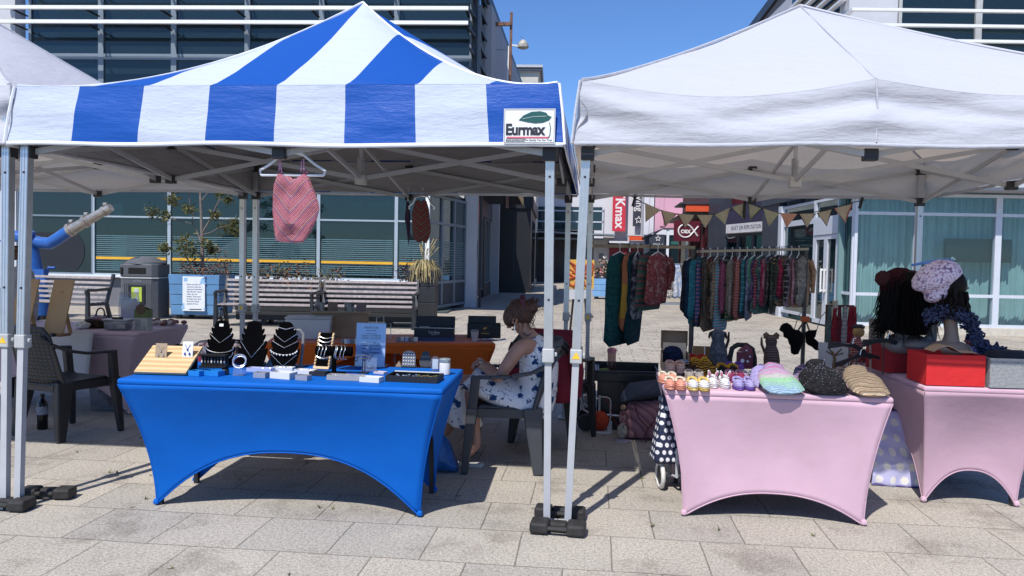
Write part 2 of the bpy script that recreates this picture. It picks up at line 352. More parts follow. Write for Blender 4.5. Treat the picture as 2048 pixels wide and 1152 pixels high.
pt_l = M('panel pale teal', (.42, .62, .58), .7, var=.1); MB().bx(-8.5, -8.1, .5, .53, .95, 1.85).build('pale_panel', pt_l, LB); MB().bx(-8.45, -8.2, .5, .53, 2.38, 2.7).build('pale_panel', pt_l, LB); MB().bx(-7.75, -7.35, .7, .8, .4, 2.25).build('dark_panel', dark, LB); MB().bx(-10.0, -9.8, .5, .52, 2.0, 3.0).build('pale_strip', slate, LB)
for x0, x1 in ((-4.55, -3.1), (-6.5, -5.2), (-2.6, -1.0)): MB().bx(x0, x1, 2.6, 2.65, 2.85, 3.0).build('ceiling_light', M('strip light panel', (.5, .62, .58), .6), LB)
# corner bay that runs back to the white column
CB = [V((.0, .08, 0)), V((.62, 2.95, 0))]
dv = (CB[1]-CB[0]); L = dv.length; ang = math.atan2(dv.y, dv.x)
bay = Matrix.Translation(CB[0]) @ Matrix.Rotation(ang, 4, 'Z')
m = MB(bay)
for k in range(4):
    x = L*k/3; m.bx(max(0, x-.05), min(L, x+.05), -.05, .05, 0.12, ZT)
for z in (.14, .78, 2.34, ZT-.04): m.bx(0.05, L-.05, -.045, .045, z-.035, z+.035)
bf = m.build('window', frame_g, LB); MB(bay).bx(.02, L-.02, -.008, .008, .8, ZT).build('pane', tealg, bf); MB(bay).bx(.02, L-.02, -.02, .02, .1, .78).build('panel', slate, bf)
b = MB(bay)
for k in range(14): b.bx(.06, L-.06, -.016, -.012, .95+k*.068, .98+k*.068)
b.build('frosted_band', film, bf)
MB().bx(-.055, .055, .02, .13, .0, ZT-.003).build('corner_post', M('corner post white', (.8, .84, .86), .4), LB, bevel=.012)
MB().bx(.62, .98, 2.95, 3.3, 0, 5.25).build('column', render_w, LB, bevel=.01)
MB().bx(.985, 1.0, 3.05, 3.2, 1.45, 1.95).build('notice_frame', frame_g, LB)
# upper storey: long window band with mullions, fins wrapping the corner
for i in range(6):
    x0 = -10.5+i*1.925
    win(LB, x0, x0+1.925, .2, 5.26, 8.3, frame_g, darkg, bars=(6.42, 6.5), fw=.07, fd=.1)
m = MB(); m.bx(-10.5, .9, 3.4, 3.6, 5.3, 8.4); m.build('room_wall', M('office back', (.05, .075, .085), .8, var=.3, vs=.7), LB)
m = MB()
for k in range(7): m.bx(-10.3, .85, 1.0+.02*k, 1.06+.02*k, 5.9+k*.62, 6.08+k*.62)
m.build('blind', M('office blind', (.10, .14, .15), .7), LB)
m = MB(); m.bx(-10.75, 1.0, .0, .4, 8.3, 8.7); m.build('parapet_wall', render_w, LB)
RC = V((1.05, 0, 0))
for z in (7.08, 7.43, 8.0, 8.35):
    m = MB(); m.bx(-11.1, 1.02, -.62, -.54, z, z+.085); m.build('sun_fin', fin_w, LB); m = MB()
    for q in range(7): m.bx(-10.5+q*1.91-.03, -10.5+q*1.91+.03, -.54, .1, z+.02, z+.05)
    m.build('fin_bracket', dark, LB)
for k in range(7):                                       # louvre blades on the street side
    z = 5.5+k*.46; m = MB(); m.prism([(1.03, -.6, z+.1), (1.12, -.5, z+.06), (1.27, 1.9, z), (1.02, 1.9, z+.2)], (0, 0, .05)); m.build('side_louvre', slate, LB)
m = MB(); m.bx(1.05, 1.2, .0, .3, 5.25, 8.4); m.build('corner_mullion', dark, LB)
m = MB(); m.prism([(1.2, .2, 5.25), (1.2, 2.0, 5.25), (1.2, 2.0, 8.4), (1.2, .2, 8.4)], (-.05, 0, 0)); m.build('side_glazing', darkg, LB)
# street side wall, sloping roof edge
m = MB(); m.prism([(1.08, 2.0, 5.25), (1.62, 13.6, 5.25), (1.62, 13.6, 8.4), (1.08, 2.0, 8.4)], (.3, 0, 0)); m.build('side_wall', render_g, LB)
m = MB(); m.prism([(.7, .4, 8.42), (1.3, 13.7, 8.42), (1.3, 13.7, 8.72), (.7, .4, 8.72)], (.55, 0, 0)); m.build('roof_edge', slate, LB)
win(LB, 7.4, 8.3, 1.36, 5.5, 8.5, slate, darkg, ax='y', name='window')
# shop front under the wall: recessed glazing, doors, sign board
m = MB(); m.bx(.55, .7, 3.3, 13.6, 2.95, 5.2); m.build('shop_fascia', slate, LB)
m = MB(); m.bx(.52, .68, 4.0, 4.2, 0, 2.95); m.bx(.52, .68, 5.9, 6.1, 0, 2.95); m.bx(.52, .68, 8.8, 9.3, 0, 2.95); m.bx(.4, .68, 9.3, 13.6, 0, .5); m.build('shop_pier', dark, LB)
for y0, y1 in ((4.2, 5.05), (5.05, 5.9)):
    d = win(LB, y0, y1, .6, .02, 2.4, frame_g, darkg, ax='y', fw=.09, name='door'); MB().bx(.66, .72, y1-.16 if y0 < 5 else y0+.1, y1-.1 if y0 < 5 else y0+.16, .9, 1.3).build('handle', dark, d)
    win(LB, y0, y1, .6, 2.4, 2.95, frame_g, darkg, ax='y', fw=.07)
for y0 in (3.3, 6.1, 7.0, 7.9): win(LB, y0, y0+(.7 if y0 < 4 else .9), .6, .3, 2.95, frame_g, darkg, ax='y', fw=.06)
for k in range(5): win(LB, 9.3+k*.85, 10.15+k*.85, .6, .5, 2.95, frame_g, darkg, ax='y', fw=.05)
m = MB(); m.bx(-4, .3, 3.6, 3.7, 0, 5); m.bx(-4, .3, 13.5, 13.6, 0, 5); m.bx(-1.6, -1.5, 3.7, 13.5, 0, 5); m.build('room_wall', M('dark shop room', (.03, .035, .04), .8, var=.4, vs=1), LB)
# yellow edged canopy over the shop door
m = MB(); m.bx(.7, 2.0, 5.6, 10.6, 3.55, 3.75); c = m.build('canopy', dark, LB)
m = MB(); m.bx(2.0, 2.02, 5.6, 10.6, 3.5, 3.8); m.bx(.72, 2.0, 5.57, 5.6, 3.5, 3.55); m.build('edge_trim', M('canopy trim yellow', (.55, .35, .04), .5), c)
# red poster above the shop door (large white letters)
m = MB(); m.bx(.71, .73, 4.75, 6.2, 2.62, 3.3); ps = m.build('poster', M('poster red', (.36, .03, .05), .6, var=.2, vs=3), LB)
m = MB(); m.bx(.71, .73, 3.75, 4.74, 2.62, 3.3); m.build('poster', M('poster pale', (.42, .40, .42), .6, var=.25, vs=2), LB)
for k, t in enumerate(('INA', 'RU')): text('poster_letter', t, .4, M('poster lettering', (.75, .72, .72), .6), ps, (.733, 5.15+k*.5, 2.98), pi/2, 0, pi/2)
# black block and the pale block beyond it
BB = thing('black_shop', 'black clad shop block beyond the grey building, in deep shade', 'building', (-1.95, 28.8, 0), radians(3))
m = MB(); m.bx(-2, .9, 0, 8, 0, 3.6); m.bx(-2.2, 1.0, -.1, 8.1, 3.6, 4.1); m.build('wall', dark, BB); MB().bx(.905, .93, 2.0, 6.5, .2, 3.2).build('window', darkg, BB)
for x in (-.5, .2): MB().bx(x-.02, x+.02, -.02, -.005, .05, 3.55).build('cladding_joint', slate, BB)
CB_ = thing('pale_block', 'pale concrete block with flat dark roof edge seen under the blue sky', 'building', (-3.2, 39.6, 0), radians(3))
m = MB(); m.bx(-4, 1.5, 0, 15, 0, 11.95); m.build('wall', M('concrete pale', (.52, .5, .45), .85, var=.15, vs=1.2), CB_); MB().bx(-4.2, 1.7, -.2, 15, 12.0, 12.18).build('roof', slate, CB_); MB().bx(-4.2, 1.75, -.25, 15.1, 12.18, 12.32).build('roof_trim', M('roof trim', (.45, .47, .5), .5), CB_)
MB().bx(-4.1, 1.6, -.1, 15, 11.95, 12.0).build('cornice', render_w, CB_)
for k in range(4): win(CB_, 1.2+k*3.2, 3.9+k*3.2, 1.51, .3, 3.0, dark, darkg, ax='y')
# ================================================================ right building
RA = radians(5)
RB = thing('corner_shop', 'white framed glass corner shop with drawn teal curtains behind the white tent', 'building', (7.17, 13.15, 0), RA)
curt = M('curtain teal', (.44, .55, .55), .9, var=.1, vs=2, trans=.25); clearg = GLASS('curtain window glass', (.84, .93, .94))
frame_b = M('shop frame white', (.56, .59, .65), .35, var=.04)
rxs = [0, 1.32, 3.02, 4.62, 6.3, 8]
m = MB(); m.bx(-.08, 9, -.12, .4, 0, .16); m.build('plinth', M('stone plinth', (.52, .48, .4), .9, var=.15, vs=9, bump=.3, bs=40), RB)
for i in range(5):
    f = win(RB, rxs[i], rxs[i+1], 0, .16, 2.98, frame_b, clearg, bars=(.83, 2.55), fw=.065, fd=.1)
    m = MB(); w = rxs[i+1]-rxs[i]; ph = i*1.7
    m.grid(lambda u, v: (rxs[i]+w*u, .38+.045*sin(u*w*30+ph+2*sin(u*w*5))*(.6+.4*v)+.02*sin(u*w*83), .18+2.78*v), int(w*70), 6); m.build('curtain', curt, f, smooth=True)
MB().bx(2.0, 3.4, .1, .16, 1.55, 2.05).build('wall_screen', dark, RB)
text('screen_word', 'Pu', .09, fin_w, RB, (2.17, .095, 1.62), ext=.001)
m = MB(); m.bx(-.1, 9, .5, .6, 0, 3.2); m.build('room_wall', teal, RB)
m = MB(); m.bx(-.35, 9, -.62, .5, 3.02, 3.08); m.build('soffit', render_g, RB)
m = MB(); m.bx(-.3, 9, -.66, .5, 3.08, 4.9)
m.build('fascia', M('fascia pale', (.46, .48, .53), .6, var=.05), RB)
for x in (3.9,): MB().bx(x-.008, x+.008, -.668, -.662, 3.08, 4.9).build('fascia_joint', dark, RB)
m = MB(); m.bx(-.34, 9, -.22, .3, 4.9, 5.0); m.bx(-.34, .66, -.2, .3, 5.0, 9.2); m.bx(-.34, 9, -.3, .3, 9.2, 9.9); m.bx(-.34, .0, 3.4, 5.9, 4.9, 8.3); m.build('wall', render_w, RB)
for i in range(5): win(RB, .68+i*1.65, 2.33+i*1.65, -.16, 5.0, 9.2, M('upper frame', (.42, .42, .41), .5), darkg, bars=(5.55,), fw=.065, fd=.12)
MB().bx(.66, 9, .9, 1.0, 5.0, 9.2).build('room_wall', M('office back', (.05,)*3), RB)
for k in range(4):
    z = 6.53-k*.30; MB().bx(-.55, 9, -.86, -.78, z, z+.055).build('sun_fin', fin_w, RB)
    m = MB(); m.prism([(-.55, -.78, z), (-.47, -.78, z), (-.40, 3.3, z), (-.48, 3.3, z)], (0, 0, .055)); m.build('side_fin', fin_w, RB)
for k in range(5): m = MB(); m.prism([(-.5, -.2, 6.95+k*.3), (-.4, -.2, 6.95+k*.3), (-.36, 3.3, 6.95+k*.3), (-.46, 3.3, 6.95+k*.3)], (0, 0, .055)); m.build('side_fin', fin_w, RB)
MB().bx(-.34, -.28, .3, 3.4, 4.9, 9.2).build('side_glazing', darkg, RB)
# side along the street: door pair and shop windows, in the building's own x = small
def sidewin(y0, y1, z0, z1, **k): return win(RB, y0, y1, .02, z0, z1, frame_b, tealg, ax='y', **k)
sidewin(.0, .75, .14, 2.55, bars=(.83,), fw=.06); sidewin(.0, .75, 2.55, 2.98, fw=.06)
for y0, y1 in ((.78, 1.48), (1.48, 2.18)):
    d = win(RB, y0, y1, .02, .05, 2.13, frame_b, darkg, ax='y', fw=.1, name='door'); yy = y1-.1 if y0 < 1 else y0+.1
    m = MB(); m.bx(-.09, -.06, yy-.02, yy+.02, .8, 1.35); m.bx(-.06, -.03, yy-.02, yy+.02, .82, .86); m.bx(-.06, -.03, yy-.02, yy+.02, 1.3, 1.34); m.build('handle', fin_w, d)
MB().bx(-.04, .08, .76, 2.2, 2.14, 2.5).build('door_header', frame_b, RB); sidewin(.78, 2.18, 2.5, 2.98, fw=.06)
sidewin(2.2, 4.5, .14, 2.5, bars=(.83,), fw=.07); sidewin(2.2, 4.5, 2.5, 2.98, fw=.07)
m = MB(); m.bx(-.08, .2, 4.5, 4.75, 0, 3.0); m.build('pier', frame_b, RB)
MB().bx(-.05, .15, 4.75, 6.3, 0, 3.2).build('pier', slate, RB)
m = MB(); m.bx(.5, .6, .6, 6.2, 0, 3.1); m.build('room_wall', teal, RB)
MB().bx(-.1, .0, 2.2, 6.3, 3.1, 3.9).build('side_fascia', slate, RB)
MB().box((.45, 1.2, .55), (.3, .5, .5)).build('waiting_chair', M('blue chair inside', (.12, .3, .5), .5), RB, bevel=.05)
# brick gable of the next house, rising above the white tent
GB = thing('brick_building', 'brown brick building with a dark sloping roof edge above the white tent', 'building', (7.45, 19.5, 0), radians(15))
mt, n, b = nodes('brown brick'); oc = ocoord(n); mp = N(n, 'ShaderNodeMapping'); mp.inputs['Rotation'].default_value = (0, radians(90), 0); br = N(n, 'ShaderNodeTexBrick', i_Scale=1.0, i_Mortar_Size=.01, i_Brick_Width=.25, i_Row_Height=.085)
sx = n.nodes.new('ShaderNodeSeparateXYZ'); n.links.new(oc, sx.inputs[0]); cb = n.nodes.new('ShaderNodeCombineXYZ'); n.links.new(math_(n, 'ADD', sx.outputs[0], sx.outputs[1]), cb.inputs[0]); n.links.new(sx.outputs[2], cb.inputs[1]); n.links.new(cb.outputs[0], br.inputs[0])
for k, c in (('Color1', (.27, .19, .16)), ('Color2', (.20, .14, .125)), ('Mortar', (.32, .3, .28))): br.inputs[k].default_value = (*c, 1)
n.links.new(br.outputs[0], b.inputs['Base Color']); b.inputs['Roughness'].default_value = .9; brick = mt
m = MB(); m.prism([(-.45, -.4, 3.9), (5, -.4, 3.9), (5, 8, 3.9), (1.6, 8, 3.9)], (0, 0, 5.6)); m.build('wall', brick, GB)
m = MB(); m.prism([(-.55, -.5, 9.51), (5, -.5, 9.51), (5, 8.1, 9.51), (1.5, 8.1, 9.51)], (0, 0, .3)); m.build('roof', slate, GB)
sign_n = M('sign navy', (.03, .025, .06), .5)
m = MB(); m.bx(-.3, 0, .9, 3.9, 2.45, 2.75); sg = m.build('sign_board', M('sign band pale', (.62, .62, .64), .5), GB); m = MB(); m.bx(-.3, 0, .9, 3.9, 2.76, 3.4); m.build('sign_board', sign_n, GB)
text('sign_lettering', 'BUILT ON REPUTATION', .19, sign_n, sg, (-.302, 2.4, 2.6), pi/2, 0, -pi/2, sp=1.05)
for k in range(4): win(GB, .2+k*1.1, 1.3+k*1.1, 0, .4, 2.44, slate, tealg, ax='y', fw=.09)
m = MB(); m.bx(-.05, .1, .2, 4.6, 0, .4); m.bx(-.05, .3, 4.6, 6.0, 0, 3.9); m.bx(-.02, .1, -.5, .2, 0, 3.9); m.build('pier', slate, GB)
m = MB(); m.bx(.6, .7, 0, 5, 0, 3.9); m.build('room_wall', teal, GB)
# red-fronted shop further on
CX_ = thing('red_shop', 'dark red shop front with a round white logo on a hanging board', 'building', (6.35, 23.6, 0), radians(15))
redd = M('shop front dark red', (.085, .012, .02), .35, var=.25, vs=1.5); m = MB(); m.bx(.2, 6, 0, 5, 3.0, 4.2); m.bx(.2, 6, 0, .3, 0, 3.0); m.build('wall', redd, CX_)
m = MB(); m.bx(.3, 5, .01, 5, 4.2, 7.5); m.build('upper_wall', M('grey cladding far', (.25, .25, .26), .8), CX_)
for k in range(4): win(CX_, .3+k*1.2, 1.5+k*1.2, .15, .3, 3.0, redd, GLASS('red shop glass', (.25, .1, .1), solid=.5, col=(.09, .02, .025)), ax='y', fw=.08)
m = MB(); m.bx(-1.3, -.3, 1.9, 1.98, 2.22, 2.98); hb = m.build('hanging_sign', M('hanging sign maroon', (.10, .012, .025), .4), CX_); MB().bar((-.3, 1.94, 2.8), (.2, 1.94, 2.8), .05).build('bracket', dark, CX_)
lw = M('logo white', (.72, .70, .70), .5)
m = MB(); m.tube([(-.88+.27*cos(t), 1.89, 2.6+.24*sin(t)) for t in [.6+(2*pi-1.2)*k/22 for k in range(23)]]+[(-.38, 1.89, 2.78)], .03, 6); m.tube([(-.65, 1.89, 2.74), (-.4, 1.89, 2.42)], .03, 6); m.build('logo_ring', lw, hb)
text('logo_word', 'cex', .27, lw, hb, (-.87, 1.888, 2.6), fat=.008)
MB().bx(.12, .2, .4, 4.8, 3.05, 3.6).build('shop_fascia', redd, CX_)
orange = M('canopy orange red', (.62, .075, .02), .5, var=.06)
OC = thing('orange_canopy', 'large orange red canopy fascia over the far shop fronts', 'canopy', (5.85, 25.6, 0)); m = MB(); m.bx(-.8, .8, 0, .1, 3.35, 3.62); m.build('fascia', orange, OC); m = MB(); m.bx(-1.0, .95, -.05, 2.2, 3.63, 3.69); m.prism([(-.8, .1, 3.33), (.8, .1, 3.33), (.6, 2.2, 3.0), (-1.4, 2.2, 3.0)], (0, 0, .02)); m.build('roof', slate, OC)
for x in (-.7, .7): MB().bar((x, .3, 0), (x, .3, 3.35), .08).build('post', frame_g, OC)
# ================================================================ far end of the street
wf = M('far white wall', (.60, .60, .64), .8, var=.05, vs=.5)
BW = thing('far_terrace', 'pale terrace of shops closing off the far end of the street', 'building', (2, 60, 0)); m = MB(); m.bx(-14, 14, 0, 1, 0, 7.6); m.build('wall', wf, BW)
for k in range(9): MB().bx(-12.5+k*2.8, -10.3+k*2.8, -.06, -.01, .4, 2.8).build('shop_window', darkg, BW)
FE = thing('white_store', 'white store across the end of the street with a long red banner', 'building', (0, 46.5, 0), radians(0))
m = MB(); m.bx(-9, 2.2, 0, .5, 4.9, 7.6); m.bx(2.2, 5.6, 0, .5, 2.75, 7.6); m.bx(1.6, 2.6, .05, .5, 0, 2.75); m.bx(-9, -4, 0, .5, 0, 4.9); m.build('wall', wf, FE)
MB().bx(-4, 2.1, -.1, .05, 3.4, 4.9).build('window', darkg, FE); m = MB()
for k in range(2): m.bx(-4, 2.2, -.14, -.1, 3.9+k*.7, 3.98+k*.7)
m.bx(2.1, 2.2, -.14, -.1, 3.4, 4.95); m.build('window_frame', frame_b, FE)
m = MB(); m.prism([(-4, -2.2, 3.2), (2.9, -2.2, 3.0), (2.9, -2.2, 3.1), (-4, -2.2, 3.3)], (0, 2.1, 0)); m.bx(-4, 2.2, -1.6, 0, 2.75, 2.85); m.build('canopy', frame_g, FE)
MB().bx(-4, 1.6, .3, .45, 0, 3.4).build('shop_front', M('far shop dark', (.05, .045, .05), .5, var=.4, vs=.6), FE); MB().bx(1.95, 2.25, .0, .05, 1.4, 1.9).build('notice_frame', frame_g, FE)
MB().bx(2.6, 5.3, -.1, .1, 0, 2.6).build('shop_front', M('far shop red', (.25, .02, .035), .5, var=.3, vs=.6), FE); MB().bx(2.5, 5.4, -.3, -.11, 2.3, 2.6).build('shop_fascia', dark, FE); MB().bx(3.3, 4.8, -.15, -.11, .3, 1.9).build('shop_window', darkg, FE)
rb = M('banner red', (.52, .025, .05), .6, var=.05); nb = M('banner navy', (.025, .032, .05), .6)
bn = MB().bx(2.75, 3.58, -.55, -.48, 3.35, 7.0).build('banner', rb, FE); text('banner_lettering', 'TKmax', .82, lw, bn, (3.2, -.555, 4.75), pi/2, pi/2, 0, ext=.004, fat=.02)
bn = MB().bx(4.05, 4.8, -.55, -.48, 3.68, 7.0).build('banner', nb, FE); text('banner_lettering', 'Swing', .62, lw, bn, (4.42, -.555, 5.35), pi/2, pi/2, 0, ext=.004, fat=.005)
def star(c, r, name, par):
    pts = []
    for i in range(10):
        a = pi/2+i*pi/5; q = r if i % 2 == 0 else r*.45; pts.append(V((c[0]+q*cos(a), c[1], c[2]+q*sin(a))))
    MB().tube(pts, r*.15, 5, True).build(name, lw, par)
star((4.42, -.56, 4.08), .24, 'star_mark', bn)
RC_ = thing('red_canopy', 'small orange red canopy on the white store at the end of the street', 'canopy', (4.33, 43.5, 0)); MB().bx(-.6, .6, 0, .12, 2.72, 2.99).build('fascia', orange, RC_); m = MB(); m.bx(-.7, .68, -.02, 2.2, 3.0, 3.05); m.bx(-.5, .4, .2, 2.3, 2.5, 2.7); m.build('roof', frame_b, RC_)
MB().bar((-.52, .3, 0), (-.52, .3, 2.72), .07).build('post', frame_g, RC_); MB().bar((.55, .3, 0), (.55, .3, 4.2), .06).build('post', frame_g, RC_); MB().bar((-.3, .3, 3.05), (.55, .3, 3.75), .03).build('stay', frame_g, RC_)
PB = thing('pink_building', 'pink rendered building with a dark shop below, beside the white store', 'building', (5.1, 41.5, 0), radians(0)); pink = M('pink render', (.60, .34, .43), .8, var=.05, vs=.6)
m = MB(); m.bx(-.62, -.32, .05, 3, 2.9, 7.6); m.bx(-.30, -.05, .1, 3, 2.9, 7.6); m.build('wall', wf, PB)
m = MB(); m.bx(0, 3.6, .0, 3, 3.45, 7.6); m.build('wall', pink, PB); MB().prism([(0, .0, 3.0), (.6, .0, 3.4), (.6, .0, 3.45), (0, 0, 3.45)], (0, 1, 0)).build('wall', pink, PB)
m = MB(); m.bx(.55, 1.6, -.5, -.02, 3.38, 4.1); m.build('bay', M('pink render red', (.55, .26, .32), .7), PB); MB().bx(.3, .5, -.06, -.02, 3.5, 7.5).build('downpipe', pink, PB)
m = MB(); m.bx(-.6, 4.6, .01, .2, 0, 3.0); m.build('shop_front', slate, PB); m = MB(); m.prism([(-.6, -.3, 2.86), (.6, -.3, 3.38), (.6, -.3, 3.44), (-.6, -.3, 2.92)], (0, .3, 0)); m.bx(.5, 1.7, -.56, -.06, 3.3, 3.37); m.build('roof', slate, PB)
sb = MB().bx(-.3, .58, -.2, -.1, 2.2, 3.02).build('sign_board', nb, PB); star((.2, -.22, 2.78), .16, 'star_mark', sb); text('sign_lettering', 'swing & co', .13, lw, sb, (.2, -.215, 2.47), ext=.003)
MB().bx(.66, .8, -.5, -.3, 0, 3.3).build('post', frame_w, PB); MB().bx(-.3, .5, -.1, -.06, .1, 2.1).build('shop_window', darkg, PB); MB().bx(.9, 3.4, -.1, -.06, .2, 2.4).build('shop_window', darkg, PB); MB().bx(.9, 3.4, -.12, -.05, 2.45, 2.9).build('shop_fascia', M('teal fascia', (.02, .1, .09), .5), PB)
MB().bx(1.95, 2.35, -.4, -.3, 2.3, 3.0).build('hanging_sign', M('sign ochre', (.45, .25, .03), .6, var=.5, vs=12), PB)
MB().bx(3.7, 12, -1, 4, 0, 7).build('side_block', M('far grey wall', (.3, .3, .32), .8), PB)
# rusty post frame with the lamp
LP = thing('lamp_frame', 'rusty steel H frame with a dome lamp against the sky above the striped tent', 'street lamp', (-1.75, 18.2, 0), 0)
rust = M('rusty steel', (.16, .085, .06), .85, var=.5, vs=9, bump=.3); steel_d = M('dark painted steel', (.03, .03, .035), .6, var=.3)
A = at(969, 25, 18.2)-V((-1.75, 18.2, 0)); B = at(1023, 25, 18.2)-V((-1.75, 18.2, 0)); C = at(966, 50, 18.2)-V((-1.75, 18.2, 0))
MB().bar((A.x, 0, 0), (A.x, 0, A.z), .07).build('post', steel_d, LP); MB().bar((B.x-.02, 0, 2.9), (B.x, 0, B.z), .07).build('post', rust, LP)
MB().bar((A.x-.14, -.06, C.z), (B.x, -.06, C.z), .09, .10).build('crossbar', rust, LP)
m = MB(); m.tube([(A.x, 0, C.z-.7), (B.x, 0, C.z-.72)], .008, 5); m.tube([(A.x, 0, C.z-1.75), (B.x, 0, C.z-1.75)], .008, 5); m.build('tie_wire', steel_d, LP)
dl = at(1046, 92, 18.2)-V((-1.75, 18.2, 0)); m = MB(); m.lathe([(.0, .17), (.06, .165), (.10, .12), (.135, .06), (.15, .05), (.165, -.02), (.16, -.05), (.12, -.07), (.0, -.075)], dl, 20); h = m.build('lamp_head', M('lamp head worn', (.4, .38, .34), .5, var=.4, vs=12), LP, smooth=True)
m = MB(); m.bar((B.x, 0, dl.z+.03), (dl.x-.14, 0, dl.z+.0), .05); m.build('lamp_arm', frame_w, LP); m = MB(); m.tube([dl+V((0, 0, .17)), dl+V((0, 0, .22)), dl+V((-.09, 0, .27))], .004, 4); m.build('bird_spike', steel_d, h)
m = MB(); m.bar((B.x-.08, -.02, dl.z-1.6), (B.x-.06, -.02, dl.z), .03); m.build('conduit', fin_w, LP)
# ================================================================ pop-up tents
alu = M('aluminium', (.62, .63, .64), .38, m=.85, var=.05, vs=20); alu_w = M('aluminium painted', (.42, .43, .45), .45, var=.06, vs=10)
plast = M('black plastic fitting', (.02, .02, .022), .5); plast_g = M('grey plastic collar', (.42, .43, .43), .5)
def cloth_mat(name, col, trans, r=.75, wr=.5, sheen=0.):
    mt, n, b = nodes(name); oc = ocoord(n); b.inputs['Base Color'].default_value = (*col, 1); b.inputs['Roughness'].default_value = r; b.inputs['Specular IOR Level'].default_value = .3
    w = noise_(n, oc, 3.2, 4, .6); mp = N(n, 'ShaderNodeMapping'); mp.inputs['Scale'].default_value = (1.0, 1.0, 4.0); n.links.new(oc, mp.inputs[0]); w2 = noise_(n, mp.outputs[0], 4.5, 5, .62)
    bump_(n, b, math_(n, 'ADD', w, w2), wr, .045)
    if trans:
        t = n.nodes.new('ShaderNodeBsdfTranslucent'); t.inputs[0].default_value = (.86, .70, .52, 1); mx = N(n, 'ShaderNodeMixShader', i_Fac=trans); n.links.new(b.outputs[0], mx.inputs[1]); n.links.new(t.outputs[0], mx.inputs[2]); n.links.new(mx.outputs[0], n.nodes['Material Output'].inputs[0])
    return mt
cw = cloth_mat('canopy white', (.575, .605, .68), .26, wr=.28); cwb = cloth_mat('canopy striped white', (.48, .53, .63), 0., wr=.26); cb_ = cloth_mat('canopy blue', (.006, .075, .36), 0., r=.5, wr=.2)
lining_d = cloth_mat('blackout lining', (.34, .33, .335), 0.); hem = M('hem tape white', (.78, .8, .84), .7)
